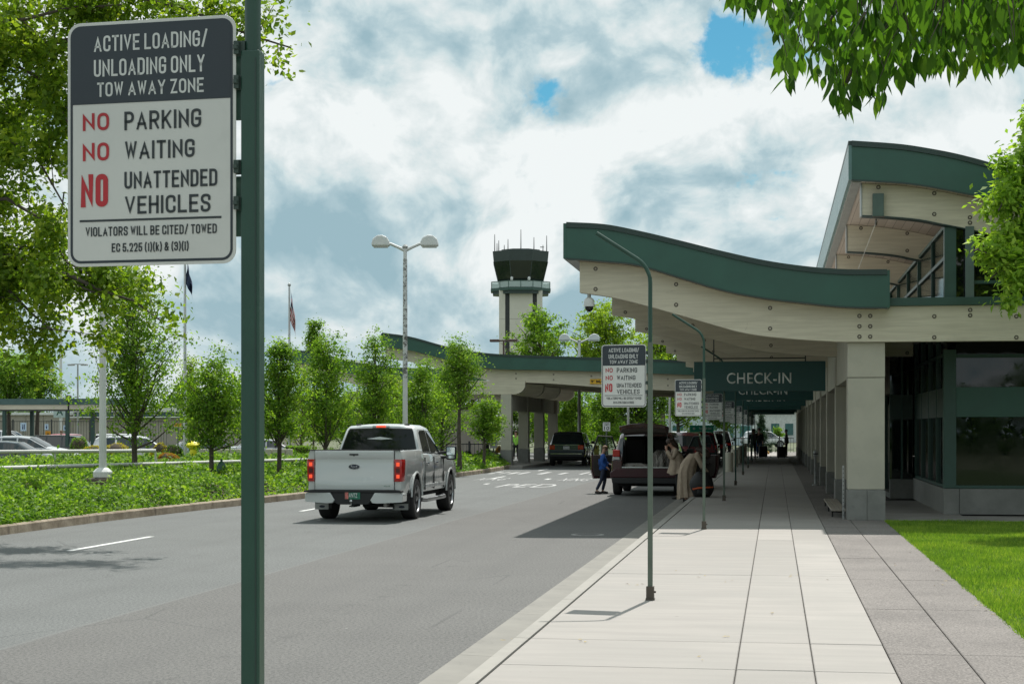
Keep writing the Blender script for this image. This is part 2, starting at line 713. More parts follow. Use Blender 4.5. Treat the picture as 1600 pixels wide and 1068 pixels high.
# asphalt: two paving lanes with a seam, aggregate speckle, slow stains, tyre-polished bands
ASPH, N, p, co = custom('asphalt')
sx = N.n('ShaderNodeSeparateXYZ')
N.l(co, sx.inputs[0])
X = sx.outputs['X']
wob = N.m('MULTIPLY', N.m('SUBTRACT', N.noise(co, 0.25, 4), 0.5), 0.16)
Xw = N.m('ADD', X, wob)
agg = N.m('ADD', N.m('MULTIPLY', N.noise(co, 95.0, 4, 0.8), 0.45), N.m('MULTIPLY', N.noise(co, 34.0, 3, 0.8), 0.55))
agg2 = N.noise(co, 17.0, 3, 0.7)
slow = N.noise(co, 0.5, 5, 0.6)
left = N.mix(N.smooth(agg, 0.34, 0.66), (0.040, 0.044, 0.043), (0.232, 0.240, 0.232))
right = N.mix(N.smooth(agg, 0.34, 0.66), (0.040, 0.040, 0.038), (0.212, 0.208, 0.197))
side = N.smooth(Xw, -6.42, -6.30)
c = N.mix(side, left, right)
# tyre bands, old crack sealing, drips
for bx_, bw_ in ((-8.95, .30), (-7.55, .30), (-5.0, .32), (-3.6, .30), (-12.3, .3), (-10.95, .25)):
    c = N.mix(N.m('MULTIPLY', N.smooth(N.m('ABSOLUTE', N.m('SUBTRACT', Xw, bx_)), bw_, 0.02), 0.13), c, (0.085, 0.085, 0.083))
for bx_ in (-8.25, -4.3):
    drip = N.m('MULTIPLY', N.smooth(N.m('ABSOLUTE', N.m('SUBTRACT', Xw, bx_)), .22, 0.02), N.smooth(N.noise(co, 3.0, 4, 0.7), 0.52, 0.66))
    c = N.mix(N.m('MULTIPLY', drip, 0.38), c, (0.055, 0.055, 0.053))
ck = N.n('ShaderNodeTexVoronoi', feature='DISTANCE_TO_EDGE')
ck.inputs['Scale'].default_value = 0.33
wc = N.vm('ADD', co, N.vm('SCALE', N.vm('SUBTRACT', N.n('ShaderNodeTexNoise', i_Scale=1.2, i_Detail=5.0).outputs['Color'], (0.5, 0.5, 0.5)), 1.1))
N.l(wc, ck.inputs['Vector'])
ckm = N.m('MULTIPLY', N.smooth(ck.outputs['Distance'], 0.007, 0.001), N.smooth(N.noise(co, 0.25, 2), 0.50, 0.60))
c = N.mix(N.m('MULTIPLY', ckm, 0.35), c, (0.04, 0.04, 0.04))
c = N.mix(N.m('MULTIPLY', N.smooth(N.m('ABSOLUTE', N.m('ADD', Xw, 6.36)), 0.035, 0.01), 0.20), c, (0.25, 0.26, 0.255))
c = N.mix(N.smooth(slow, 0.25, 0.75), N.mix(1.0, c, 0.93, 'MULTIPLY'), N.mix(1.0, c, 1.05, 'MULTIPLY'))
c = N.mix(N.m('MULTIPLY', N.smooth(agg2, 0.35, 0.7), 0.22), c, N.mix(1.0, c, 0.72, 'MULTIPLY'))
st = N.noise(co, 1.4, 6, 0.7, 0.8)
c = N.mix(N.m('MULTIPLY', N.smooth(st, 0.62, 0.72), 0.35), c, (0.075, 0.075, 0.074))
pale = N.noise(co, 6.0, 3, 0.5, 1.5)
c = N.mix(N.m('MULTIPLY', N.smooth(pale, 0.77, 0.80), 0.5), c, (0.38, 0.38, 0.37))
N.l(c, p.inputs['Base Color'])
p.inputs['Roughness'].default_value = 0.82
p.inputs['Specular IOR Level'].default_value = 0.35
bumpit(N, p, agg, 0.7, 0.006)

# pale broomed concrete
CONC, N, p, co = custom('pale_concrete')
mpn = N.n('ShaderNodeMapping')
mpn.inputs['Scale'].default_value = (0.55, 3.2, 1)
N.l(co, mpn.inputs[0])
st = N.noise(mpn.outputs[0], 1.7, 7, 0.62)
sl = N.noise(co, 0.55, 5, 0.6)
fn = N.noise(co, 55, 4, 0.7)
c = N.mix(N.smooth(st, 0.3, 0.72), (0.306, 0.284, 0.260), (0.355, 0.329, 0.300))
oi = N.n('ShaderNodeObjectInfo')
c = N.mix(oi.outputs['Random'], N.mix(1.0, c, 0.90, 'MULTIPLY'), N.mix(1.0, c, 1.07, 'MULTIPLY'))
c = N.mix(N.m('MULTIPLY', N.smooth(sl, 0.40, 0.62), 0.42), c, (0.275, 0.262, 0.240))
c = N.mix(N.m('MULTIPLY', N.smooth(fn, 0.4, 0.7), 0.2), c, (0.31, 0.30, 0.28))
sp = N.noise(co, 9.0, 6, 0.7, 1.0)
c = N.mix(N.m('MULTIPLY', N.smooth(sp, 0.64, 0.74), 0.5), c, (0.25, 0.238, 0.218))
gm = N.n('ShaderNodeTexVoronoi')
gm.inputs['Scale'].default_value = 1.9
N.l(co, gm.inputs['Vector'])
gum = N.m('MULTIPLY', N.smooth(gm.outputs['Distance'], 0.040, 0.028), N.smooth(N.noise(co, 0.9, 2), 0.50, 0.56))
c = N.mix(N.m('MULTIPLY', gum, 0.5), c, (0.15, 0.145, 0.135))
N.l(c, p.inputs['Base Color'])
p.inputs['Roughness'].default_value = 0.8
bumpit(N, p, N.noise(mpn.outputs[0], 22, 4, 0.7), 0.35, 0.003)

# grey-brown exposed aggregate concrete
AGGR, N, p, co = custom('aggregate_concrete')
a1 = N.noise(co, 58, 4, 0.75)
sl = N.noise(co, 0.8, 5, 0.6)
c = N.mix(N.smooth(a1, 0.33, 0.68), (0.10, 0.09, 0.082), (0.285, 0.258, 0.237))
c = N.mix(N.smooth(sl, 0.3, 0.7), N.mix(1.0, c, 0.84, 'MULTIPLY'), N.mix(1.0, c, 1.1, 'MULTIPLY'))
sp = N.noise(co, 5.0, 6, 0.7, 1.0)
c = N.mix(N.m('MULTIPLY', N.smooth(sp, 0.62, 0.74), 0.4), c, (0.13, 0.12, 0.11))
N.l(c, p.inputs['Base Color'])
p.inputs['Roughness'].default_value = 0.85
bumpit(N, p, a1, 0.7, 0.005)

# tan stained kerb
KERB, N, p, co = custom('stained_kerb')
k1 = N.noise(co, 2.2, 6, 0.65)
k2 = N.noise(co, 25, 5, 0.7)
c = N.mix(N.smooth(k1, 0.3, 0.7), (0.20, 0.155, 0.105), (0.40, 0.335, 0.25))
c = N.mix(N.m('MULTIPLY', N.smooth(k2, 0.45, 0.7), 0.5), c, (0.14, 0.11, 0.08))
mpn = N.n('ShaderNodeMapping')
mpn.inputs['Scale'].default_value = (1, 1, 0.12)
N.l(co, mpn.inputs[0])
k3 = N.noise(mpn.outputs[0], 4.5, 4, 0.6)
c = N.mix(N.m('MULTIPLY', N.smooth(k3, 0.58, 0.68), 0.6), c, (0.10, 0.075, 0.055))
N.l(c, p.inputs['Base Color'])
p.inputs['Roughness'].default_value = 0.85
bumpit(N, p, k2, 0.5, 0.01)

SOIL = mat('soil', (0.07, 0.055, 0.035), 0.95, var=0.4, vscale=6, bump=0.9, bscale=18)
GRASSG = mat('grass_ground', (0.055, 0.12, 0.018), 0.9, var=0.35, vscale=1.5, bump=0.6, bscale=30)
LAWNSOIL = mat('lawn_soil', (0.05, 0.085, 0.015), 0.9, var=0.3, vscale=4, bump=0.6, bscale=50)
PAINT = mat('road_paint', (0.68, 0.68, 0.66), 0.6, var=0.14, vscale=5, dirt=0.7, bump=0.2, bscale=60)
LOT = mat('lot_asphalt', (0.13, 0.13, 0.13), 0.9, var=0.15, vscale=0.8, bump=0.4, bscale=60)
FAR_DIRT = mat('joint_dark', (0.05, 0.045, 0.04), 0.9)

# terrain sheet to the horizon
g = MB().box(-2500, 2500, -300, 4000, -0.6, -0.04).build('ground', mat('open_ground', (0.105, 0.12, 0.065), 0.95, var=0.3, vscale=0.05, bump=0.4, bscale=3))
g['kind'] = 'structure'

# left kerb line (face of the kerb at road level), from the near end to beyond the far island
KL = [Vector((-13.9, -12, 0)), Vector((-13.75, 10, 0))]
for q in ((-60, 846), (0, 836), (160, 814.5), (320, 795.7), (485, 777.5), (600, 761), (710, 745.5), (760, 738.5), (800, 731.2)):
    KL.append(gp(*q, 0))
KL = [Vector((v.x, v.y, 0)) for v in KL]
last = KL[-1]
KL += [last + Vector((-0.35, 3.2, 0)), last + Vector((-1.2, 5.2, 0))]

road = MB()
pts = [(v.x, v.y) for v in KL]
rp = [(-2.53, -12)] + [(-2.53, 125)] + [(-60, 125), (-60, last.y + 8), (pts[-1][0] - 2, last.y + 8)] + pts[::-1]
road.prism(rp, -0.5, 0.0, plane='XY')
o = road.build('road', ASPH)
o['kind'] = 'structure'
mr = o

# left kerb in cast sections with joints
lk = MB()
kerbL = bpy.data.objects.new('left_kerb', None)
COL.objects.link(kerbL)
kerbL['kind'] = 'structure'


def polyline_at(P, s):
    for a, b in zip(P, P[1:]):
        d = (b - a).length
        if s <= d:
            return a.lerp(b, s / d), (b - a).normalized()
        s -= d
    return P[-1], (P[-1] - P[-2]).normalized()


tot = sum((b - a).length for a, b in zip(KL, KL[1:]))
SL = 3.05
s = 0.0
i = 0
while s < tot - 0.3:
    e = min(s + SL - 0.012, tot)
    m_ = MB()
    ring = []
    for q in range(5):
        pnt, d = polyline_at(KL, s + (e - s) * q / 4)
        nrm = Vector((-d.y, d.x, 0))          # towards the planting
        hh = 0.165
        ring.append([pnt + Vector((0, 0, -0.1)) - nrm * 0.0, pnt + Vector((0, 0, hh - 0.025)) + nrm * 0.015, pnt + Vector((0, 0, hh)) + nrm * 0.04,
                     pnt + Vector((0, 0, hh + 0.004)) + nrm * 0.16, pnt + Vector((0, 0, -0.1)) + nrm * 0.165])
    vs = [v for r_ in ring for v in r_]
    fs = []
    for q in range(4):
        for j in range(4):
            a = q * 5 + j
            fs.append((a, a + 1, a + 6, a + 5))
    fs += [(0, 1, 2, 3, 4), (20, 24, 23, 22, 21)]
    m_.add(vs, fs)
    m_.build('kerb_section', KERB, kerbL)
    s += SL
    i += 1

# right gutter and kerb
kr = bpy.data.objects.new('right_kerb', None)
COL.objects.link(kr)
kr['kind'] = 'structure'
GUT = mat('gutter_concrete', (0.225, 0.215, 0.19), 0.8, var=0.12, vscale=1.6, bump=0.3, bscale=60, dirt=0.35)
KRB = mat('kerb_concrete', (0.30, 0.285, 0.255), 0.8, var=0.10, vscale=2.0, bump=0.3, bscale=60, dirt=0.3)
profk = [(-2.165, -0.3), (-2.165, -0.004), (-2.115, 0.03), (-2.095, 0.132), (-2.070, 0.152), (-1.957, 0.152), (-1.951, -0.3)]
profg = [(-2.53, -0.3), (-2.53, 0.005), (-2.168, -0.006), (-2.168, -0.3)]
prk = MB().prism(profk, 0.007, 3.043, plane='XZ').mesh('kerb_section', KRB)
prg = MB().prism(profg, 0.004, 3.046, plane='XZ').mesh('gutter_section', GUT)
y = -2.0
while y < 60:
    link('kerb_section', prk, kr, loc=(0, y, 0))
    link('gutter_section', prg, kr, loc=(0, y, 0))
    y += 3.05
MB().prism(profk, y, 125, plane='XZ').build('kerb_section', KRB, kr)
MB().prism(profg, y, 125, plane='XZ').build('gutter_section', GUT, kr)

# pavement: bed with pale and grey slabs
swk = MB().box(-1.948, 9.0, -4, 125, -0.3, 0.128).build('pavement', FAR_DIRT)
swk['kind'] = 'structure'


def slab(x0, x1, y0, y1, m, gx=0.008, gy=0.015):
    dz = random.uniform(-0.002, 0.002)
    v = []
    b = 0.006
    x0, x1, y0, y1 = x0 + gx / 2, x1 - gx / 2, y0 + gy / 2, y1 - gy / 2
    zt = 0.15 + dz
    for (xa, xb, ya, yb, z) in ((x0, x1, y0, y1, 0.10), (x0, x1, y0, y1, zt - b), (x0 + b, x1 - b, y0 + b, y1 - b, zt)):
        v += [(xa, ya, z), (xb, ya, z), (xb, yb, z), (xa, yb, z)]
    f = [(8, 9, 10, 11)]
    for k in (0, 4):
        for j in range(4):
            f.append((k + j, k + (j + 1) % 4, k + 4 + (j + 1) % 4, k + 4 + j))
    MB().add(v, f).build('slab', m, swk)


rows = [-4, 2.0, 5.65, 7.2, 11.75, 13.25, 19.35, 25.45, 31.5, 37.6, 43.7, 49.8, 55.9, 62.0, 74, 86, 98, 125]
for a, b in zip(rows, rows[1:]):
    for (xa, xb) in ((-1.945, -0.27), (-0.27, 0.27), (0.27, 0.83)):
        slab(xa, xb, a, b, CONC)
rows = [-4, 2, 5, 8.1, 11.25, 12.75, 15.9, 19.0, 22.1, 25.3, 27.7, 31.0, 34.1, 37.2, 40.3, 46, 52, 58, 70, 90, 125]
for a, b in zip(rows, rows[1:]):
    for (xa, xb) in ((0.83, 1.375), (1.375, 2.0)):
        slab(xa, xb, a, b, AGGR)
YB = 31.35                       # front plane of the terminal
PWALK = mat('grey_walk', (0.27, 0.255, 0.235), 0.85, var=0.15, vscale=1.5, bump=0.3, bscale=40, dirt=0.2)
for (xa, xb, ya, yb) in ((2.0, 3.6, 31.2, 40.0), (3.6, 6.2, 31.2, 33.2), (6.2, 9.0, 31.2, 33.2)):
    slab(xa, xb, ya, yb, PWALK)

# fallen leaf litter on the pavement: few, separate
LITTER = mat('dry_leaf', (0.34, 0.27, 0.13), 0.8, var=0.3)
rl = random.Random(3)
lit = MB()
for (px, py) in ((1052, 893), (1100, 898), (1135, 908), (1010, 910), (985, 912), (1200, 958), (790, 999), (1097, 1028), (1355, 872), (1400, 880), (1460, 886), (1467, 892), (1470, 915),
                 (1540, 958), (1548, 961), (1556, 959), (1528, 946), (1543, 951), (905, 1000), (1135, 995), (1185, 870), (1240, 900), (1480, 905), (1425, 862), (1300, 905)):
    for k in range(rl.randint(1, 3)):
        P = gp(px + rl.uniform(-9, 9), py + rl.uniform(-3, 3), 0.156)
        a = rl.uniform(0, 6.28)
        L = rl.uniform(0.012, 0.030)
        u = Vector((math.cos(a), math.sin(a), 0))
        n_ = Vector((-u.y, u.x, 0))
        lit.add([P, P + u * L + n_ * L * 0.4 + Vector((0, 0, 0.006)), P + u * 2 * L + Vector((0, 0, 0.003)), P + u * L - n_ * L * 0.4 + Vector((0, 0, 0.002))], [(0, 1, 2, 3)])
o = lit.build('leaf_litter', LITTER)
tag(o, 'scattered small dry leaves and petals lying on the pale pavement and by the lawn edge', 'leaf litter', kind='stuff')

# ---------------------------------------------------------------- road markings
def flat_text(s, x0, x1, y0, y1, z, m):
    me = text_mesh(s, x0, x1, y0, y1, 0, m, bold=0.0)
    me = me.copy()
    n = len(me.vertices)
    co = np.empty(n * 3, np.float32)
    me.vertices.foreach_get('co', co)
    co = co.reshape(-1, 3)
    out = np.stack([co[:, 0], co[:, 2], z - co[:, 1] * 2], 1)
    me.vertices.foreach_set('co', out.astype(np.float32).ravel())
    me.update()
    return me


marks = bpy.data.objects.new('road_markings', None)
COL.objects.link(marks)
marks['kind'] = 'structure'
d0, d1 = gp(108, 860), gp(250, 838)
dm = MB().box(-0.055, 0.055, 0, (d1 - d0).length, 0.001, 0.005).mesh('lane_dash', PAINT)
per = 12.2
for k in range(-2, 6):
    y0 = d0.y + per * k
    link('lane_dash', dm, marks, loc=(d0.x + 0.035 * per * k * 0.12, y0, 0))
P0, P1 = gp(783, 758.5), gp(868, 758.5)
ya, yb = gp(825, 761).y, gp(825, 756).y
PAINT2 = mat('worn_road_paint', (0.46, 0.46, 0.45), 0.7, var=0.2, vscale=3, dirt=0.9, bump=0.2, bscale=60)
link('ped_lettering', flat_text('PED', P0.x, P1.x, ya, yb, 0.004, PAINT2), marks)
P0, P1 = gp(876, 749), gp(921, 749)
ya, yb = gp(898, 751).y, gp(898, 747).y
link('xing_lettering', flat_text('XING', P0.x, P1.x, ya, yb, 0.004, PAINT2), marks)
P0, P1 = gp(748, 748), gp(793, 748)
ya, yb = gp(770, 749.8).y, gp(770, 746.6).y
link('xing_lettering', flat_text('XING', P0.x, P1.x, ya, yb, 0.004, PAINT2), marks)
P0, P1 = gp(772, 738.6), gp(938, 738.6)
ya, yb = gp(850, 740.4).y, gp(850, 736.9).y
rr = random.Random(5)
x = P0.x
bar = MB().box(-0.06, 0.06, 0, yb - ya, 0.001, 0.005).mesh('crosswalk_bar', PAINT2)
while x < P1.x:
    if rr.random() > 0.16:
        o = link('crosswalk_bar', bar, marks, loc=(x, ya + rr.uniform(-0.2, 0.2), 0))
        o.scale = (rr.uniform(0.8, 1.9), rr.uniform(0.7, 1.0), 1)
    x += 0.42
MB().box(gp(853, 748).x, gp(860, 748).x, gp(856, 748.8).y, gp(856, 747.4).y, 0.001, 0.005).build('paint_patch', PAINT, marks)
MB().box(gp(758, 755.5).x, gp(764, 755.5).x, gp(760, 756.2).y, gp(760, 755).y, 0.001, 0.005).build('paint_patch', PAINT, marks)
# manhole cover in the shaded lane
P = gp(918, 835)
MAN = mat('cast_iron_worn', (0.16, 0.155, 0.15), 0.6, metal=0.3, var=0.2, vscale=12, bump=0.6, bscale=50)
mh = thing('manhole_cover', 'round worn manhole cover set in the shaded asphalt lane near the canopy shadow edge', 'manhole cover', (P.x, P.y, 0))
MB().lathe([(0.29, 0.001), (0.29, 0.006), (0.23, 0.006), (0.23, 0.001)], 28).build('ring', mat('cement_ring', (0.34, 0.33, 0.31), 0.8), mh)
cv = MB().lathe([(0.225, 0.001), (0.225, 0.007)], 24)
for k in range(-4, 5):
    hw = math.sqrt(max(0, 0.2 ** 2 - (k * 0.045) ** 2))
    cv.box(-hw, hw, k * 0.045 - 0.01, k * 0.045 + 0.01, 0.007, 0.011)
cv.build('lid', MAN, mh)

# ---------------------------------------------------------------- lawn by the building
def in_view_x(y, px):          # world x on the ray px at world y
    return yp(px, 700, y).x


lawn = MB().prism([(2.012, -3), (9.0, -3), (9.0, 31.18), (2.10, 31.18), (2.012, 30.6)], 0.0, 0.142, plane='XY').build('lawn', LAWNSOIL)
lawn['kind'] = 'structure'
rng = np.random.default_rng(11)
GB = leafmat('grass_blade', (0.055, 0.125, 0.018), (0.165, 0.29, 0.032), (0.40, 0.46, 0.085), 0.4)
NG = 150000
yy = 12.0 + (31.15 - 12.0) * rng.uniform(size=NG)
xm = np.array([max(2.6, in_view_x(y_, 1640)) for y_ in np.linspace(12, 31.2, 60)])
xmax = np.interp(yy, np.linspace(12, 31.2, 60), xm)
xx = 2.0 + (xmax - 2.0) * rng.uniform(size=NG)
keep = rng.uniform(size=NG) < (xmax - 2.0) / (xm.max() - 2.0)
xx, yy = xx[keep], yy[keep]
# ragged tufts leaning over the pavement edge
ne = 6000
xx = np.concatenate([xx, 1.985 + np.abs(rng.normal(size=ne)) * 0.035 + 0.02 * np.sin(np.arange(ne) * 0.37)])
yy = np.concatenate([yy, rng.uniform(11.5, 31.0, ne)])
n = len(xx)
a = rng.uniform(0, 6.283, n)
h = rng.uniform(0.022, 0.066, n) * (0.75 + 0.5 * (np.sin(xx * 3.1 + 1) * np.cos(yy * 2.3) * 0.5 + 0.5))
ln = rng.normal(size=(n, 2)) * 0.022
v = np.empty((n, 3, 3), np.float32)
wd = 0.0055
v[:, 0] = np.stack([xx - np.cos(a) * wd, yy - np.sin(a) * wd, np.full(n, 0.138)], 1)
v[:, 1] = np.stack([xx + np.cos(a) * wd, yy + np.sin(a) * wd, np.full(n, 0.138)], 1)
v[:, 2] = np.stack([xx + ln[:, 0], yy + ln[:, 1], 0.142 + h], 1)
me = bpy.data.meshes.new('grass')
me.vertices.add(n * 3)
me.vertices.foreach_set('co', v.ravel())
me.loops.add(n * 3)
me.loops.foreach_set('vertex_index', np.arange(n * 3, dtype=np.int32))
me.polygons.add(n)
me.polygons.foreach_set('loop_start', np.arange(0, n * 3, 3, dtype=np.int32))
me.polygons.foreach_set('loop_total', np.full(n, 3, np.int32))
me.update(calc_edges=True)
me.materials.append(GB)
tag(link('grass', me), 'bright green mown grass of the lawn beside the grey pavement', 'grass', kind='stuff')

# ---------------------------------------------------------------- planted bed left of the road
def kerb_x(y):
    for a_, b_ in zip(KL, KL[1:]):
        if a_.y <= y <= b_.y:
            return a_.x + (b_.x - a_.x) * (y - a_.y) / (b_.y - a_.y)
    return KL[-1].x


KYS = np.array([v_.y for v_ in KL])
KXS = np.array([v_.x for v_ in KL])
# rail line 1 and 2 in plan
R1A, R1B = zp(-60, 731, 45.5), zp(478, 716, 61)
R2A, R2B = zp(-60, 704, 57), zp(245, 704, 66)


def line_x(A, B, y):
    return A.x + (B.x - A.x) * (y - A.y) / (B.y - A.y)


def bed_h(x, y):
    """top of the planting: low near the kerb, rising towards the far rail"""
    d = np.interp(y, KYS, KXS) - 0.16 - x
    base_ = 0.17 + 0.30 * (1 - np.exp(-np.maximum(d, 0) * 1.8)) + 0.012 * np.maximum(d, 0)
    b = 0.19 * np.sin(x * 2.1 + 1.3 + np.sin(y * .9)) * np.cos(y * 1.7 + np.sin(x * 1.3)) + 0.06 * np.sin(x * 4.7 + y * 3.3) + 0.05 * np.sin(y * 0.6 + x * 1.1)
    return base_ + b * np.minimum(1, np.maximum(d, 0) * 2.5)


def far_edge(y):
    """far (left) boundary of the bed"""
    return np.interp(y, [0, 28, 50, 62, 74, 92], [-40, -38, -30, -27, -22, -17])


ys = np.arange(8, last.y + 3.0, 0.45)
us = np.linspace(0, 1, 46) ** 1.3
GV = []
for y_ in ys:
    x0 = kerb_x(y_) - 0.155
    x1 = float(far_edge(y_))
    for u in us:
        x_ = x0 + (x1 - x0) * u
        GV.append((x_, y_, float(bed_h(np.array(x_), np.array(y_))) - 0.10 if u > 0 else 0.12))
nu = len(us)
GF = []
for i in range(len(ys) - 1):
    for j in range(nu - 1):
        a_ = i * nu + j
        GF.append((a_, a_ + nu, a_ + nu + 1, a_ + 1))
bedg = MB().add(GV, GF).build('planting_bed', SOIL, smooth=80)
bedg['kind'] = 'structure'
rng = np.random.default_rng(21)
NI = 190000
# sample in picture-facing density: more leaves near
yy = 25 + (last.y + 2.6 - 25) * rng.uniform(size=NI) ** 1.25
x0 = np.interp(yy, KYS, KXS) - 0.12
xl = np.array([yp(-30, 700, y_).x for y_ in np.linspace(24, 90, 80)])
x1 = np.maximum(np.interp(yy, np.linspace(24, 90, 80), xl), far_edge(yy))
xx = x0 + (x1 - x0) * rng.uniform(size=NI) ** 1.15
zz = bed_h(xx, yy) + rng.normal(size=NI) * 0.075 - 0.02
zz = np.where(x0 - xx < 0.35, zz - rng.uniform(0, 0.12, NI), zz)
# leaves kept clear of the lamp footing
fq = zp(160.5, 756, 41)
near_f = (np.abs(xx - fq.x) < 0.62) & (yy > fq.y - 1.9) & (yy < fq.y + 0.45)
zz = np.where(near_f, np.minimum(zz, 0.20 + rng.uniform(-0.06, 0.05, NI)), zz)
P = np.stack([xx, yy, zz], 1)
nr = np.stack([rng.normal(size=NI) * 0.5 + 0.1, rng.normal(size=NI) * 0.5 - 0.3, np.ones(NI)], 1)
big_ = np.clip(yy / 42, 0.75, 1.5)
tag(link('ground_cover', leaf_mesh('ground_cover', P, nr, 0.098 * big_[:, None], LEAF_IVY, rng, 0.62, droop=0.1)),
    'bright green leafy ground cover filling the bed between road kerb and parking', 'ground cover', kind='stuff')

# parking lot beyond the bed
lotp = [(-120, 20), (float(far_edge(20)) - 1, 20), (-32, 50), (-27.5, 66), (-23, 78), (-23, 112), (-120, 112)]
o = MB().prism(lotp, -0.3, -0.012, plane='XY').build('parking_lot', LOT)
o['kind'] = 'structure'

# ================================================================== BUILDINGS
GREEN = mat('green_metal', (0.030, 0.098, 0.072), 0.42, var=0.10, vscale=1.2, bump=0.05, bscale=4, dirt=0.12)
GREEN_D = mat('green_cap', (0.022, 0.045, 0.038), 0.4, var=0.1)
GREEN_F = mat('green_frame', (0.032, 0.078, 0.062), 0.45, var=0.1)
GLU, N, p, co = custom('glulam_beam')
mpn = N.n('ShaderNodeMapping')
mpn.inputs['Scale'].default_value = (0.6, 0.6, 9.0)
N.l(co, mpn.inputs[0])
b1 = N.noise(mpn.outputs[0], 2.2, 6, 0.6, 0.4)
b2 = N.noise(co, 1.3, 4, 0.6)
b3 = N.noise(co, 4.0, 7, 0.75, 1.2)
c = N.mix(N.smooth(b1, 0.3, 0.7), (0.55, 0.50, 0.385), (0.66, 0.605, 0.475))
c = N.mix(N.m('MULTIPLY', N.smooth(b2, 0.4, 0.75), 0.3), c, (0.48, 0.43, 0.34))
c = N.mix(N.m('MULTIPLY', N.smooth(b3, 0.63, 0.70), 0.35), c, (0.30, 0.25, 0.18))
N.l(c, p.inputs['Base Color'])
p.inputs['Roughness'].default_value = 0.65
bumpit(N, p, b1, 0.25, 0.004)
DECK, N, p, co = custom('roof_decking')
sy = N.n('ShaderNodeSeparateXYZ')
N.l(co, sy.inputs[0])
fr = N.m('FRACT', N.m('MULTIPLY', sy.outputs['X'], 5.5))
ln_ = N.m('LESS_THAN', fr, 0.06)
pl = N.n('ShaderNodeTexWhiteNoise')
pl.noise_dimensions = '1D'
N.l(N.m('FLOOR', N.m('MULTIPLY', sy.outputs['X'], 5.5)), pl.inputs['W'])
c = N.mix(pl.outputs['Value'], (0.40, 0.33, 0.27), (0.50, 0.42, 0.35))
c = N.mix(N.m('MULTIPLY', N.smooth(N.noise(co, 1.5, 5), 0.4, 0.7), 0.3), c, (0.35, 0.29, 0.24))
c = N.mix(N.m('MULTIPLY', ln_, 0.7), c, (0.12, 0.09, 0.07))
N.l(c, p.inputs['Base Color'])
p.inputs['Roughness'].default_value = 0.7
MEMB = mat('roof_membrane', (0.52, 0.50, 0.46), 0.7, var=0.08, vscale=0.5, dirt=0.2)
CCOL = mat('painted_concrete', (0.46, 0.435, 0.355), 0.7, var=0.07, vscale=1.4, bump=0.15, bscale=60, dirt=0.15)
STONE = mat('grey_granite', (0.20, 0.20, 0.185), 0.6, var=0.14, vscale=3, bump=0.2, bscale=90, dirt=0.25)
BOLTM = mat('bolt_steel', (0.10, 0.085, 0.07), 0.5, metal=0.5)
BOLTL = mat('bolt_washer', (0.42, 0.38, 0.30), 0.5)
GLASS = mat('dark_glass', (0.006, 0.008, 0.008), 0.04, var=0.0, spec=0.6)
GLASS_T = glassmat('tinted_glass', (0.01, 0.016, 0.015), 0.55)
GLASS_G = glassmat('balcony_glass', (0.50, 0.60, 0.58), 0.30, 0.15)
STEELG = mat('galvanised', (0.36, 0.37, 0.36), 0.45, metal=0.6, var=0.15, vscale=6)
WHITEP = mat('white_post_paint', (0.66, 0.67, 0.65), 0.45, var=0.06, vscale=2, dirt=0.2)
BLACK = mat('black_rubber', (0.012, 0.012, 0.012), 0.7)
WALLB = mat('beige_wall', (0.30, 0.265, 0.22), 0.75, var=0.08, vscale=0.8, bump=0.1, bscale=20)

T = thing('terminal_building', 'long terminal with curved green canopy roof on beige beams and square columns along the pavement', 'building')
BAY = 6.3
NBAY = 12
YE = YB + NBAY * BAY


def prof_px(lst, Y):
    out = []
    for (px, py) in lst:
        q = yp(px, py, Y)
        out.append((q.x, q.z))
    return out


YF = YB - 0.42                      # front face of the fascia
top_px = [(885, 347), (944, 350.3), (995, 359.8), (1062, 375.6), (1130, 392.5), (1197, 407), (1260, 416), (1320, 420.5), (1386, 420.7)]
bot_px = [(885, 403.6), (944, 408), (995, 413.5), (1062, 433), (1130, 453), (1197, 465.6), (1260, 473), (1320, 479), (1386, 480.6)]
beam_px = [(907, 457.5), (957.7, 465), (1018, 480), (1096, 502), (1163, 520.5), (1230, 529), (1290, 533), (1325, 534.5)]
fT = lerp_curve(prof_px(top_px, YF), 44)
fB = lerp_curve(prof_px(bot_px, YF), 44)
fT = [(a[0], t[1]) for a, t in zip(fB, fT)]
bB = lerp_curve(prof_px(beam_px, YB), 36)
XL, XR = fB[0][0], fB[-1][0]


def curve_z(C, x):
    for a, b in zip(C, C[1:]):
        if a[0] <= x <= b[0]:
            return a[1] + (b[1] - a[1]) * (x - a[0]) / (b[0] - a[0])
    return C[0][1] if x < C[0][0] else C[-1][1]


def shift(C, dz):
    return [(x, z + dz) for x, z in C]


MB().strip(shift(fT, -0.10), fB, YF, YF + 0.06).build('fascia', GREEN, T, smooth=30)
MB().strip(fT, shift(fT, -0.098), YF - 0.03, YF + 0.10).build('fascia_cap', GREEN_D, T, smooth=30)
MB().strip(shift(fB, 0.012), shift(fB, -0.018), YF - 0.012, YF + 0.02).build('drip_edge', GREEN_D, T, smooth=30)
# roof body, soffit decking, left eave
MB().strip(shift(fT, -0.03), shift(fT, -0.30), YF + 0.061, YE).build('roof', MEMB, T, smooth=30)
sofm = [(x, z - 0.005) for x, z in fB]
MB().strip(shift(sofm, 0.10), sofm, YF + 0.061, YE).build('soffit', DECK, T, smooth=30)
MB().box(XL - 0.06, XL - 0.002, YF, YE, fB[0][1], fT[0][1] - 0.02).build('eave_fascia', GREEN, T)
MB().box(XL + 0.0, XL + 0.19, YF + 0.065, YE, fB[0][1] - 0.035, fB[0][1] - 0.008).build('eave_trim', STEELG, T)
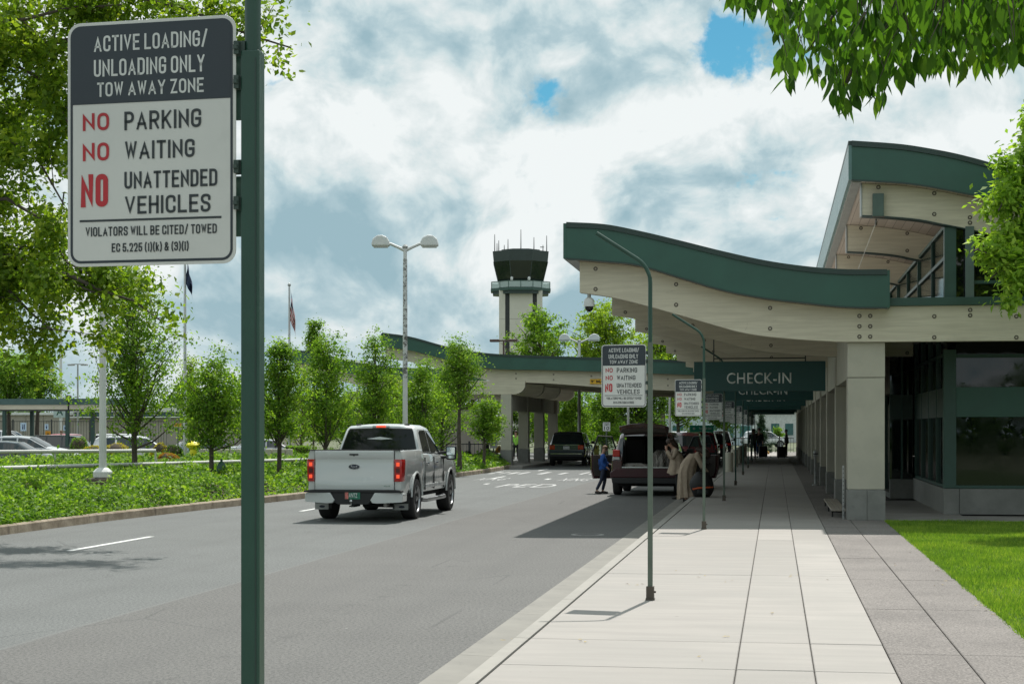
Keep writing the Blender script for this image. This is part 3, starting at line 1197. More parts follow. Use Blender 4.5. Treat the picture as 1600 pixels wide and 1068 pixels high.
# spacer wall between the canopy roof and the rail of the clerestory
MB().box(XR + 0.0, XR + 0.05, YF, YE, fB[-1][1], fT[-1][1] - 0.01).build('fascia_return', GREEN, T)

# beam profile for every bay
zb_flat = bB[-1][1]
xb0 = bB[0][0]
beamtop_right = yp(1450, 478.5, YB).z


def beam_mesh(xr, n=50, name='beam'):
    top, bot = [], []
    xs = [xb0 + (xr - xb0) * i / (n - 1) for i in range(n)]
    for x in xs:
        zt = curve_z(fB, x) - 0.012 if x < XR else beamtop_right
        if x >= XR - 0.3:
            zt = min(zt, beamtop_right)
        top.append((x, zt))
        bot.append((x, curve_z(bB, x)))
    return MB().strip(top, bot, -0.13, 0.13)


bm1 = beam_mesh(9.0, 70).mesh('beam', GLU, smooth=30)
bm2 = beam_mesh(3.0, 50).mesh('beam', GLU, smooth=30)
bolt_me = MB().lathe([(0.040, 0.0), (0.040, 0.006), (0.024, 0.006)], 12, 0).lathe([(0.021, 0.006), (0.019, 0.016)], 8, 1).mesh('bolt', [BOLTM, BOLTL])
# washers face the viewer: rotate the mesh to -Y
bolt_me.transform(Matrix.Rotation(PI / 2, 4, 'X'))
bolts_px = [(930.6, 419.8), (930.6, 451.5), (1056.5, 444), (1056.5, 476), (1203.3, 481), (1203.3, 513), (1342.8, 493.4), (1359.7, 493.4), (1342.8, 509.5), (1359.7, 509.5),
            (1342.8, 525.7), (1359.7, 525.7), (1459.8, 494), (1459.8, 526.8), (1515.9, 484), (1515.9, 492.5), (1588, 494), (1588, 526.8)]
bolts = []
for q in bolts_px:
    v_ = yp(q[0], q[1], YB - 0.13)
    bolts.append((v_.x, v_.z))
for i in range(NBAY + 1):
    yb = YB + i * BAY
    b_ = link('beam', bm1 if i == 0 else bm2, T, loc=(0, yb, 0))
    if i < 5:
        for (x, z) in bolts:
            if i and x > 2.9:
                continue
            link('bolt', bolt_me, b_, loc=(x, -0.131, z))

# columns with granite plinths, longitudinal lintel above
XC0, XC1 = 1.33, 1.995
cm = MB().box(XC0, XC1, -0.02, 0.63, 0.72, 2.775).mesh('column', CCOL)
pm = MB().box(XC0 - 0.012, XC0 + 0.345, -0.035, 0.642, 0.15, 0.70).box(XC0 + 0.349, XC1 + 0.012, -0.035, 0.642, 0.15, 0.70).box(XC0 + 0.01, XC1 - 0.01, -0.01, 0.62, 0.69, 0.725).mesh('plinth', STONE)
hm = MB().box(XC0 - 0.006, XC1 + 0.004, -0.03, 0.64, 2.785, zb_flat - 0.006).mesh('capital', CCOL)
for i in range(NBAY + 1):
    yb = YB + i * BAY
    c_ = link('column', cm, T, 0.008, loc=(0, yb, 0))
    link('plinth', pm, c_, 0.008)
    link('capital', hm, c_, 0.006)
    if i < NBAY:
        MB().box(XC0 + 0.02, XC1 - 0.03, 0.642, BAY - 0.032, 2.78, zb_flat + 0.35).build('lintel', CCOL, T, loc=(0, yb, 0))

# ---- clerestory rail, upper roof
MB().box(XR + 0.052, 9.0, YB - 0.20, YB + 0.10, beamtop_right + 0.004, beamtop_right + 0.15).build('sill_rail', GREEN_F, T, 0.006)
MB().box(XR + 0.08, 9.0, YB + 0.1, YE, beamtop_right - 0.2, beamtop_right + 0.02).build('lower_roof', MEMB, T)
uT_px = [(1331, 220), (1402, 225), (1445, 231), (1503, 242.5), (1571, 262), (1640, 290), (1720, 330)]
uB_px = [(1331, 281), (1402, 285), (1445, 290), (1503, 301), (1544, 309.5), (1600, 324), (1640, 337), (1720, 372)]
uT = lerp_curve(prof_px(uT_px, YF), 30)
uB = lerp_curve(prof_px(uB_px, YF), 30)
uT = [(a[0], t[1]) for a, t in zip(uB, uT)]
ux0 = uB[0][0]
MB().strip(shift(uT, -0.10), uB, YF, YF + 0.06).build('upper_fascia', GREEN, T, smooth=30)
MB().strip(uT, shift(uT, -0.098), YF - 0.03, YF + 0.1).build('upper_fascia_cap', GREEN_D, T, smooth=30)
MB().strip(shift(uB, 0.012), shift(uB, -0.018), YF - 0.012, YF + 0.02).build('drip_edge', GREEN_D, T, smooth=30)
MB().strip(shift(uT, -0.03), shift(uT, -0.3), YF + 0.061, YE).build('upper_roof', GREEN_D, T, smooth=30)
MB().strip(shift(uB, 0.095), shift(uB, -0.005), YF + 0.061, YE).build('upper_soffit', DECK, T, smooth=30)
MB().box(ux0 - 0.06, ux0 - 0.002, YF, YE, uB[0][1], uT[0][1] - 0.08).build('upper_eave_fascia', mat('green_eave', (0.10, 0.19, 0.18), 0.3, var=0.08), T)
MB().box(ux0 - 0.064, ux0 + 0.06, YF, YE, uT[0][1] - 0.078, uT[0][1]).build('gutter_cap', GREEN_D, T)
MB().box(ux0 + 0.0, ux0 + 0.17, YF + 0.065, YE, uB[0][1] - 0.035, uB[0][1] - 0.008).build('eave_trim', mat('eave_grey', (0.25, 0.25, 0.23), 0.6), T)
ub_px = [(1346.6, 337.5), (1382, 339), (1436, 344), (1469.6, 350.6), (1506.7, 357.7), (1560, 370), (1640, 395)]
ubC = lerp_curve(prof_px(ub_px, YB), 24)
tp_, bt_ = [], []
for (x, z) in ubC:
    tp_.append((x, curve_z(uB, x) - 0.012))
    bt_.append((x, z))
ubm = MB().strip(tp_, bt_, -0.13, 0.13).strip([(x, z) for x, z in bt_], [(x, z - 0.02) for x, z in bt_], -0.145, 0.145, 1).mesh('upper_beam', [GLU, GREEN_D], smooth=30)
cap_me = MB().box(ubC[0][0] - 0.03, ubC[0][0] - 0.002, -0.14, 0.14, ubC[0][1] - 0.02, curve_z(uB, ubC[0][0]) - 0.02).mesh('beam_end_plate', STEELG)
ubolts = []
for q in ((1372.5, 292.5), (1459.8, 302), (1459.8, 334.5), (1515.5, 339.7), (1515.5, 348), (1590, 350), (1590, 372)):
    v_ = yp(q[0], q[1], YB - 0.13)
    ubolts.append((v_.x, v_.z))
for i in range(NBAY + 1):
    b_ = link('upper_beam', ubm, T, loc=(0, YB + i * BAY, 0))
    link('beam_end_plate', cap_me, b_)
    if i < 4:
        for (x, z) in ubolts:
            link('bolt', bolt_me, b_, loc=(x, -0.131, z))
# ---- clerestory glazing: side wall running back, front wall under the first beam
zr0 = beamtop_right + 0.15
XS = yp(1484, 460, YB).x
# front
pw = (yp(1475, 460, YB).x, yp(1493.5, 460, YB).x)
MB().box(pw[0], pw[1], YB - 0.08, YB + 0.12, zr0, curve_z(ubC, XS) - 0.02).build('corner_post', GREEN_F, T, 0.005)
pw2 = (yp(1507, 460, YB).x, yp(1520.5, 460, YB).x)
MB().box(pw2[0], pw2[1], YB - 0.16, YB - 0.06, zr0 - 0.13, curve_z(ubC, pw2[0]) + 0.03).build('window_post', STEELG if False else mat('post_greygreen', (0.10, 0.145, 0.13), 0.5), T, 0.004)
MB().box(pw[1] + 0.002, pw2[0] + 0.05, YB + 0.0, YB + 0.02, zr0, curve_z(ubC, pw2[0]) + 0.1).build('window_pane', GLASS, T)
MB().box(pw2[1] - 0.03, 9.0, YB + 0.0, YB + 0.02, zr0, 6.3).build('window_pane', GLASS, T)
for k in range(1, 5):
    MB().box(pw2[1] + k * 1.25, pw2[1] + k * 1.25 + 0.08, YB - 0.06, YB + 0.0, zr0, 5.5).build('mullion', GREEN_F, T)
MB().box(pw2[1], 9.0, YB - 0.05, YB - 0.002, zr0 + 0.25, zr0 + 0.31).build('transom', GREEN_F, T)
zsill, zmid, ztop = zr0, 5.02, curve_z(ubC, XS) - 0.03
for i in range(0, 9):
    y0, y1 = YB + 0.13 + i * BAY, YB + (i + 1) * BAY - 0.13
    n_ = 2
    for k in range(n_):
        ya_, yb_ = y0 + (y1 - y0) * k / n_, y0 + (y1 - y0) * (k + 1) / n_
        MB().box(XS - 0.01, XS + 0.01, ya_ + 0.04, yb_ - 0.04, zsill + 0.04, zmid - 0.03).build('window_pane', GLASS_T, T)
        MB().box(XS - 0.01, XS + 0.01, ya_ + 0.04, yb_ - 0.04, zmid + 0.03, ztop + 0.08).build('window_pane', GLASS_T, T)
        MB().box(XS - 0.05, XS + 0.05, ya_ - 0.035, ya_ + 0.035, zsill, ztop + 0.12).build('mullion', GREEN_F, T)
    MB().box(XS - 0.045, XS + 0.045, y0 + 0.04, y1, zmid - 0.035, zmid + 0.035).build('transom', GREEN_F, T)
    MB().box(XS - 0.045, XS + 0.045, y0 + 0.04, y1, ztop + 0.06, ztop + 0.13).build('transom', GREEN_F, T)
    MB().box(XS - 0.045, XS + 0.045, y0 + 0.04, y1, zsill, zsill + 0.05).build('transom', GREEN_F, T)
# ---- ground floor facade
cP = gp(1474.5, 802.8, 0.15)
XF, YW = cP.x, cP.y
# plinth panels facing the lawn
xx_ = [XF, XF + 0.30, XF + 1.9, XF + 3.5, XF + 5.1, 9.2]
for a_, b_ in zip(xx_, xx_[1:]):
    MB().box(a_ + (0.004 if a_ > XF else 0), b_ - 0.004, YW, YW + 0.18, 0.15, 0.655).build('stone_panel', STONE, T, 0.004)
yy_ = [YW + 0.181, YW + 2.4, YW + 4.9, YW + 7.4]
for a_, b_ in zip(yy_, yy_[1:]):
    MB().box(XF, XF + 0.18, a_ + 0.004, b_ - 0.004, 0.15, 0.655).build('stone_panel', STONE, T, 0.004)
YR = YW + 7.4
XI = 2.75
# corner mullion, bands and frames (front)
MB().box(XF + 0.0, XF + 0.245, YW + 0.03, YW + 0.23, 0.66, 3.40).build('corner_mullion', GREEN_F, T, 0.006)
fx0, fx1 = XF + 0.247, 9.2


def pane(x0, x1, y0, y1, z0, z1, m=GLASS):
    MB().box(x0, x1, y0, y1, z0, z1).build('window_pane', m, T)


MB().box(fx0, fx1, YW + 0.05, YW + 0.16, 0.66, 0.72).build('sill', GREEN_F, T, 0.004)
MB().box(fx0, fx1, YW + 0.06, YW + 0.14, 2.07, 2.66).build('spandrel', GREEN, T, 0.004)
MB().box(fx0, fx1, YW + 0.06, YW + 0.15, 3.24, 3.31).build('head', GREEN_F, T, 0.004)
for (a_, b_) in ((fx0, fx0 + 3.2), (fx0 + 3.26, fx1)):
    pane(a_, b_, YW + 0.11, YW + 0.12, 0.72, 2.07)
    pane(a_, b_, YW + 0.11, YW + 0.12, 2.66, 3.24)
    pane(a_, b_, YW + 0.11, YW + 0.12, 3.31, 4.0)
MB().box(fx0 + 3.2, fx0 + 3.26, YW + 0.05, YW + 0.15, 0.72, 4.0).build('mullion', GREEN_F, T)
# side
MB().box(XF + 0.04, XF + 0.15, YW + 0.23, YR, 0.66, 0.72).build('sill', GREEN_F, T, 0.004)
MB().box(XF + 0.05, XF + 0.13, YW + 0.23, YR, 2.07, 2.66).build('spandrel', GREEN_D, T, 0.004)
MB().box(XF + 0.05, XF + 0.13, YW + 0.23, YR, 3.30, 3.36).build('transom', GREEN_F, T, 0.004)
k = YW + 0.23
sp_ = (YR - k) / 4
for j in range(4):
    pane(XF + 0.09, XF + 0.10, k + j * sp_ + 0.04, k + (j + 1) * sp_ - 0.04, 0.72, 2.07)
    pane(XF + 0.09, XF + 0.10, k + j * sp_ + 0.04, k + (j + 1) * sp_ - 0.04, 2.66, 3.30)
    pane(XF + 0.09, XF + 0.10, k + j * sp_ + 0.04, k + (j + 1) * sp_ - 0.04, 3.36, 4.3)
    MB().box(XF + 0.04, XF + 0.15, k + (j + 1) * sp_ - 0.04, k + (j + 1) * sp_ + 0.04, 0.72, 4.3).build('mullion', GREEN_F, T)
# return wall facing the lawn, then the recessed concourse wall
MB().box(XI, XF, YR, YR + 0.18, 0.15, 0.62).build('stone_panel', STONE, T, 0.004)
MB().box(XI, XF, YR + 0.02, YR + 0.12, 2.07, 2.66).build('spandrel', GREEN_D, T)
for (a_, b_) in ((XI, XI + 0.26), (XI + 0.30, XF)):
    pane(a_, b_, YR + 0.06, YR + 0.07, 0.63, 2.07)
    pane(a_, b_, YR + 0.06, YR + 0.07, 2.66, 4.3)
MB().box(XI + 0.26, XI + 0.30, YR + 0.01, YR + 0.13, 0.62, 4.3).build('mullion', GREEN_F, T)
nseg = 22
L_ = (YE - YR) / nseg
for j in range(nseg):
    y0 = YR + 0.19 + j * L_
    if j % 3 == 2:
        MB().box(XI - 0.02, XI + 0.2, y0, y0 + L_ - 0.02, 0.15, 2.7).build('wall_panel', WALLB, T)
    else:
        pane(XI + 0.08, XI + 0.10, y0 + 0.04, y0 + L_ - 0.06, 0.28, 2.45)
        MB().box(XI, XI + 0.15, y0, y0 + L_ - 0.02, 0.15, 0.28).build('wall_panel', STONE, T)
        MB().box(XI, XI + 0.15, y0 - 0.02, y0 + 0.04, 0.28, 2.7).build('mullion', GREEN_F, T)
    MB().box(XI + 0.0, XI + 0.2, y0, y0 + L_ - 0.02, 2.71, 4.3).build('wall_panel', WALLB, T)
# rear wall of the hall and floor-to-roof core so that the inside is closed
MB().box(9.2, 9.4, YW, YE, 0.15, 6.2).build('rear_wall', WALLB, T)
MB().box(XI + 0.3, 9.2, YE - 0.2, YE, 0.15, 6.2).build('end_wall', WALLB, T)
MB().box(XF + 0.2, 9.2, YW + 0.2, YE - 0.2, 4.31, 4.33).build('ceiling', WALLB, T)
# winch box on the upper beam with its rope
b0 = yp(1363.5, 338, YB - 0.24)
b1_ = yp(1381, 302, YB - 0.24)
MB().box(b0.x, b1_.x, YB - 0.26, YB - 0.132, b0.z, b1_.z).build('winch_box', mat('box_greygreen', (0.075, 0.12, 0.10), 0.5), T, 0.006)
MB().box(b0.x - 0.01, b1_.x + 0.01, YB - 0.265, YB - 0.132, b0.z - 0.02, b0.z - 0.001).build('winch_base', BOLTM, T)
q = yp(1369, 347, YB - 0.2)
MB().lathe([(0.045, -0.02), (0.06, -0.015), (0.06, 0.015), (0.045, 0.02)], 14, axis='X').build('pulley', BOLTM, T, smooth=40, loc=tuple(q))
MB().tube([q + Vector((0, 0, 0)), yp(1341, 420, YB + 1.6)], 0.006, 5).build('rope', mat('rope', (0.65, 0.63, 0.58), 0.8), T)

# dome camera hanging from the first beam end
cpt = yp(920.5, 459, YB)
dc = thing('dome_camera', 'pale dome security camera hanging under the left tip of the nearest roof beam', 'security camera', tuple(cpt))
MB().tube([(0, 0, 0.0), (0, 0, -0.08)], 0.035, 10).build('stem', STEELG, dc)
MB().lathe([(0.03, -0.06), (0.085, -0.10), (0.10, -0.15), (0.105, -0.24)], 18).build('housing', WHITEP, dc, smooth=40)
MB().lathe([(0.08, -0.245), (0.078, -0.27), (0.062, -0.31), (0.03, -0.335), (0.004, -0.34)], 18).build('dome', GLASS, dc, smooth=60)

# ---- hanging CHECK-IN signs
SIGNG = mat('sign_teal', (0.014, 0.080, 0.076), 0.4, var=0.06, vscale=1)
LETT = mat('sign_letter', (0.80, 0.82, 0.80), 0.5)
HANG = mat('hanger_black', (0.02, 0.02, 0.02), 0.5)
SX1 = 1.135
SX0 = SX1 - 2.98


def hang_sign(y, lines, label, icon=None, x0=SX0, x1=SX1, zb=2.70, zt=3.38):
    t = thing('hanging_sign', label, 'sign', (0, y, 0), 0, 'green signs hanging in a row under the canopy')
    MB().box(x0, x1, -0.09, 0.09, zb, zt).build('sign_box', SIGNG, t, 0.008)
    for (s_, fx0_, fx1_, fz0, fz1) in lines:
        W_, H_ = x1 - x0, zt - zb
        link('lettering', text_mesh(s_, x0 + W_ * fx0_, x0 + W_ * fx1_, zb + H_ * fz0, zb + H_ * fz1, -0.092, LETT, bold=0.008), t)
    if icon:
        m_ = MB()
        W_, H_ = x1 - x0, zt - zb
        for (fx, fz, kind_) in icon:
            cx, cz = x0 + W_ * fx, zb + H_ * fz
            if kind_ == 'down':
                m_.prism([(cx - 0.07, cz + 0.05), (cx + 0.07, cz + 0.05), (cx, cz - 0.06)], -0.0935, -0.092)
            else:
                m_.prism([(cx - 0.05, cz - 0.05), (cx + 0.05, cz - 0.05), (cx + 0.05, cz + 0.05), (cx - 0.05, cz + 0.05)], -0.0935, -0.092)
        m_.build('arrow', LETT, t)
    MB().tube([(x0 + 0.45, 0, zt - 0.01), (x0 + 0.45, 0, zt + 0.42 + 0.36)], 0.014, 6).build('hanger', HANG, t)
    MB().tube([(x1 - 0.45, 0, zt - 0.01), (x1 - 0.45, 0, zt + 0.22)], 0.014, 6).build('hanger', HANG, t)
    MB().box(x0 + 0.44, x1 - 0.44, -0.02, 0.02, zt + 0.06, zt + 0.085).build('hanger_rail', HANG, t)
    return t


order = ['nearest of the four', 'second nearest of the four', 'third of the four', 'farthest of the four']
for i in range(4):
    hang_sign(38.6 + i * 12.35, [('CHECK-IN', 0.252, 0.742, 0.25, 0.62)], 'green hanging sign reading CHECK-IN, %s such signs' % order[i])
hang_sign(38.6 + 4 * 12.35, [('to Bag Claim', 0.40, 0.86, 0.22, 0.50)], 'green hanging sign reading to Bag Claim, behind the CHECK-IN signs', [(0.92, 0.36, 'down')])
hang_sign(38.6 + 5 * 12.35, [('Convenience  Bag Claim', 0.22, 0.86, 0.18, 0.42)], 'farthest green hanging sign of the row with two small arrows', [(0.12, 0.3, 'down'), (0.92, 0.3, 'down')])

# ---- porte-cochere across the road
def xz_at(lst, Y):
    return prof_px(lst, Y)


def crossing(name, label, Y0, tp, bp, mp, cols, low, Yend, bays):
    t = thing(name, label, 'canopy')
    F0 = lerp_curve(xz_at(tp, Y0), 40)
    F1 = lerp_curve(xz_at(bp, Y0), 40)
    F0 = [(a[0], c_[1]) for a, c_ in zip(F1, F0)]
    MB().strip(F0, F1, Y0, Y0 + 0.08).build('fascia', GREEN, t, smooth=30)
    MB().strip(shift(F0, 0.05), shift(F0, -0.06), Y0 - 0.03, Y0 + 0.12).build('fascia_cap', GREEN_D, t, smooth=30)
    MB().strip(shift(F0, -0.03), shift(F0, -0.2), Y0 + 0.081, Yend).build('roof', GREEN_D, t, smooth=30)
    MB().strip(shift(F1, 0.1), shift(F1, -0.005), Y0 + 0.081, Yend).build('soffit', DECK, t, smooth=30)
    MB().box(F1[0][0] - 0.06, F1[0][0] - 0.002, Y0, Yend, F1[0][1], F0[0][1]).build('eave_fascia', GREEN, t)
    B0 = lerp_curve(xz_at(mp, Y0 + 0.4), 40)
    tb = [(x, curve_z(F1, x) - 0.01) for x, z in B0]
    m_ = MB().strip(tb, B0, -0.15, 0.15).mesh('beam', GLU, smooth=30)
    bp_ = []
    for i in range(bays + 1):
        y_ = Y0 + 0.5 + i * (Yend - Y0 - 1.0) / bays
        bo = link('beam', m_, t, loc=(0, y_, 0))
        if i == 0:
            for fx in np.linspace(0.06, 0.97, 9):
                x = B0[0][0] + (B0[-1][0] - B0[0][0]) * fx
                zt_, zb_ = curve_z(F1, x), curve_z(B0, x)
                for ff in (0.3, 0.7):
                    link('bolt', bolt_me, bo, loc=(x, -0.151, zb_ + (zt_ - zb_) * ff))
        if low:
            LB = low_poly
            link('corbel_beam', LB, t, loc=(0, y_, 0))
    return t, F0, F1


YPC = 77.5
# lower corbel beam on the columns, with a rounded nose on the road side
a0 = yp(640, 594, YPC)
a1 = yp(783, 594.5, YPC)
a2 = yp(822, 594.5, YPC)
a3 = yp(822, 616, YPC)
lp = [(a0.x, a0.z), (a2.x, a2.z - 0.01), (a2.x - 0.02, a2.z - 0.18)]
for k in range(6):
    an = math.radians(15 + 75 * k / 5)
    lp.append((a2.x - 0.55 + 0.55 * math.cos(an), a2.z - 0.17 - 0.47 * math.sin(an)))
lp += [(a0.x, a3.z)]
low_poly = MB().prism(lp[::-1], -0.25, 0.25).mesh('corbel_beam', GLU)
PC, F0, F1 = crossing('crossing_canopy', 'curved green roofed canopy crossing the road on paired concrete columns', YPC - 0.5,
                      [(597, 521), (640, 527), (700, 543), (760, 553), (860, 557.6), (960, 560.5), (1056, 564), (1120, 567)],
                      [(597, 541), (640, 547), (700, 562), (760, 575), (860, 578), (960, 581), (1056, 584.5), (1120, 587)],
                      [(603, 560), (640, 565), (700, 579), (760, 593.5), (800, 596.5), (860, 599), (960, 606), (1056, 610), (1120, 612)],
                      4, True, 97.0, 3)
for (px, w_, y_, side) in ((783.7, 17.5, 77.4, 0), (811, 17, 82.6, 0), (835.5, 16, 87.8, 0), (857, 14.5, 93.0, 0)):
    xa = yp(px, 650, y_).x
    wd_ = w_ / FPX * y_
    c_ = MB().box(xa, xa + 0.5, y_ - 0.25, y_ + 0.25, 0.85, a3.z - 0.005).build('column', CCOL, PC, 0.01)
    MB().box(xa - 0.02, xa + 0.52, y_ - 0.27, y_ + 0.27, -0.05, 0.84).build('plinth', STONE, c_, 0.01)
xa = yp(783.7, 650, 77.4).x
MB().box(xa + 0.03, xa + 0.47, 77.7, 95.0, a3.z - 0.75, a3.z - 0.01).build('lintel', CCOL, PC)
MB().box(xa + 0.5, -3.0, 77.9, 96.0, 4.12, 4.30).build('inner_ceiling', mat('ceiling_brown', (0.22, 0.17, 0.13), 0.8), PC)
# pavement island under it
isl = MB().prism([(xa - 1.2, 75.6), (xa + 1.2, 76.0), (xa + 1.6, 96.5), (xa - 1.2, 96.5)], 0.0, 0.13, plane='XY').build('island_kerb', CONC)
isl['kind'] = 'structure'
# clearance sign
cs0, cs1 = yp(921.5, 599.5, YPC - 0.3), yp(952, 591.5, YPC - 0.3)
YEL = mat('yellow_sign', (0.75, 0.42, 0.02), 0.45, var=0.05)
SBLK = mat('sign_black', (0.012, 0.014, 0.014), 0.5)
cl = thing('clearance_sign', 'small yellow clearance sign with black lettering fixed to the crossing canopy beam', 'sign', (0, YPC - 0.16, 0))
MB().box(cs0.x, cs1.x, -0.03, 0.0, cs0.z, cs1.z).build('plate', YEL, cl)
link('lettering', text_mesh('9\' MAX', cs0.x + 0.04, cs1.x - 0.1, cs0.z + 0.05, cs1.z - 0.05, -0.031, SBLK, bold=0.03), cl)

# second crossing roof further left/back
Y2 = 108.0
PC2, _, _ = crossing('rear_canopy', 'second curved green roof half hidden behind the street trees left of the crossing canopy', Y2,
                     [(452, 546), (500, 553), (545, 565), (600, 573), (650, 576), (760, 578)],
                     [(452, 566), (500, 572), (545, 583), (600, 592), (650, 597), (760, 598)],
                     [(460, 582), (500, 588), (545, 598), (600, 608), (650, 614), (760, 616)],
                     4, False, 122.0, 2)
MB().box(yp(560, 650, Y2 + 2).x, yp(760, 650, Y2 + 2).x, Y2 + 2, Y2 + 2.4, 0, yp(560, 640, Y2 + 2).z).build('wall', WALLB, PC2)
MB().box(yp(545, 650, Y2 + 1).x, yp(556, 650, Y2 + 1).x, Y2 + 1, Y2 + 1.7, 0, yp(545, 612, Y2 + 1).z).build('column', CCOL, PC2)
MB().box(yp(565, 650, Y2 + 1).x, yp(615, 650, Y2 + 1).x, Y2 + 1, Y2 + 1.7, yp(545, 655, Y2 + 1).z, yp(545, 635, Y2 + 1).z).build('lintel', CCOL, PC2)

# ---- control tower
ZT = 240.0
tb = zp(813.5, 670, ZT)
tw = thing('control_tower', 'beige airport control tower with dark glass cab and glazed balcony', 'tower', (tb.x, tb.y, 0), YAW)
u = ZT / FPX                      # metres per pixel
TWR = mat('tower_concrete', (0.60, 0.575, 0.50), 0.75, var=0.05, vscale=0.3, bump=0.1, bscale=5, dirt=0.08)
TDARK = mat('tower_recess', (0.03, 0.035, 0.035), 0.5)


def octa(r, cut=0.41):
    k_ = r * cut
    return [(-r, -k_), (-k_, -r), (k_, -r), (r, -k_), (r, k_), (k_, r), (-k_, r), (-r, k_)]


zt0 = 1.83 + (670 - 456) * u
hw = 33.5 * u
zz_ = [0, 3.5, 7.0, 10.5, 14.0, 17.5, zt0]
for a_, b_ in zip(zz_, zz_[1:]):
    MB().box(-hw, -hw + 9.5 * u, -hw, hw, a_ + 0.03, b_).box(-hw + 16.3 * u, hw - 15.2 * u, -hw, hw, a_ + 0.03, b_).box(hw - 8.5 * u, hw, -hw, hw, a_ + 0.03, b_).build('wall_panel', TWR, tw)
MB().box(-hw + 0.3, hw - 0.3, -hw + 0.35, hw - 0.35, 0, zt0).build('recess', TDARK, tw)
# balcony slab + glazed rail
br_ = 46.5 * u
MB().prism(octa(br_), zt0 - 0.05, zt0 + 0.35, plane='XY').build('balcony', GREEN_F, tw)
MB().prism(octa(br_ * 0.93), zt0 - 0.5, zt0 - 0.05, plane='XY').build('balcony_soffit', GREEN_D, tw)
oc = octa(br_ - 0.1)
for i in range(8):
    a_, b_ = Vector((*oc[i], 0)), Vector((*oc[(i + 1) % 8], 0))
    MB().add([(a_.x, a_.y, zt0 + 0.4), (b_.x, b_.y, zt0 + 0.4), (b_.x, b_.y, zt0 + 1.25), (a_.x, a_.y, zt0 + 1.25)], [(0, 1, 2, 3)]).build('balcony_glass', GLASS_G, tw)
    MB().tube([a_ + Vector((0, 0, zt0 + 1.28)), b_ + Vector((0, 0, zt0 + 1.28))], 0.05, 6).build('handrail', GREEN_F, tw)
    for f_ in (0, 0.5):
        q = a_.lerp(b_, f_)
        MB().tube([q + Vector((0, 0, zt0 + 0.3)), q + Vector((0, 0, zt0 + 1.3))], 0.05, 6).build('rail_post', GREEN_F, tw)
zc0, zc1 = 1.83 + (670 - 446) * u, 1.83 + (670 - 401) * u
ztp = 1.83 + (670 - 393.5) * u
r0, r1 = 33.5 * u, 42.6 * u
TG = mat('cab_glass', (0.012, 0.018, 0.017), 0.06, var=0.0, spec=0.7)
TCAB = mat('cab_panel', (0.035, 0.05, 0.048), 0.45)
for i in range(8):
    for (ra, za, rb, zb_, m_, nm) in ((r0, zt0 + 0.3, r0 * 1.02, zc0 + 0.25, TCAB, 'cab_wall'), (r0 * 1.02, zc0 + 0.25, r1 * 0.985, zc1 - 0.9, TG, 'cab_window'), (r1 * 0.985, zc1 - 0.9, r1 * 1.02, zc1 + 0.5, TCAB, 'cab_fascia')):
        A_, B_ = octa(ra), octa(rb)
        j = (i + 1) % 8
        MB().add([(*A_[i], za), (*A_[j], za), (*B_[j], zb_), (*B_[i], zb_)], [(0, 1, 2, 3)]).build(nm, m_, tw)
    A_, B_ = octa(r0 * 1.025), octa(r1 * 0.99)
    MB().tube([(*A_[i], zc0 + 0.25), (*B_[i], zc1 - 0.9)], 0.06, 5).build('cab_mullion', TCAB, tw)
MB().prism(octa(r1 * 1.02), zc1 + 0.5, zc1 + 0.6, plane='XY').add([], []).build('cab_roof', TCAB, tw)
MB().prism(octa(r1 * 0.7), zc1 + 0.6, ztp + 0.2, plane='XY').build('cab_roof_top', TCAB, tw)
for (px, pt) in ((773, 366), (776.6, 380), (779.5, 378), (788, 385), (793.8, 376), (813.8, 361), (834, 373), (848, 385), (854.2, 368)):
    x = (px - 813.5) * u
    MB().tube([(x, -2.0 if abs(x) < 3.4 else 0, zc1 + 0.5), (x, -2.0 if abs(x) < 3.4 else 0, 1.83 + (670 - pt) * u)], [0.075, 0.04], 6).build('antenna', TDARK, tw)
MB().box((844 - 813.5) * u, (850 - 813.5) * u, -0.1, 0.1, 1.83 + (670 - 386.5) * u, 1.83 + (670 - 385.5) * u).build('antenna', TDARK, tw)
for px in (799.6, 826.2):
    x = (px - 813.5) * u
    MB().lathe([(0.12, 0), (0.2, 0.25), (0.2, 0.5), (0.1, 0.62)], 10).build('beacon', WHITEP, tw, smooth=40, loc=(x, -br_ + 0.5, zt0 + 1.25))

# ---- far building beyond the parking with its fence
YFB = 150
fb = thing('low_terminal_wing', 'long low beige building beyond the parking lot with a glazed band', 'building')
xa, xb = yp(-120, 650, YFB).x, yp(122, 650, YFB).x
zt_ = yp(0, 648, YFB).z
n_ = 9
for i in range(n_):
    a_, b_ = xa + (xb - xa) * i / n_, xa + (xb - xa) * (i + 1) / n_
    MB().box(a_ + 0.02, b_ - 0.02, YFB, YFB + 8, 0, zt_).build('wall_panel', mat('wing_wall', (0.36, 0.33, 0.28), 0.8, var=0.06), fb)
MB().box(xa - 0.3, xb + 0.1, YFB - 0.3, YFB + 8.4, zt_, zt_ + 0.25).build('roof', WHITEP, fb)
xc, xd = xb + 0.02, yp(430, 650, YFB).x
zb2 = yp(0, 642, YFB - 1).z
MB().box(xc, xd, YFB - 1, YFB + 9, 0, yp(0, 654, YFB - 1).z).build('wall_panel', mat('wing_wall', (0.36, 0.33, 0.28)), fb)
MB().box(xc - 0.3, xd, YFB - 1.6, YFB + 9, yp(0, 652.5, YFB - 1).z, yp(0, 650.8, YFB - 1).z).build('ledge', WHITEP, fb)
gz0, gz1 = yp(0, 650.6, YFB - 1).z, yp(0, 643.6, YFB - 1).z
k = xc
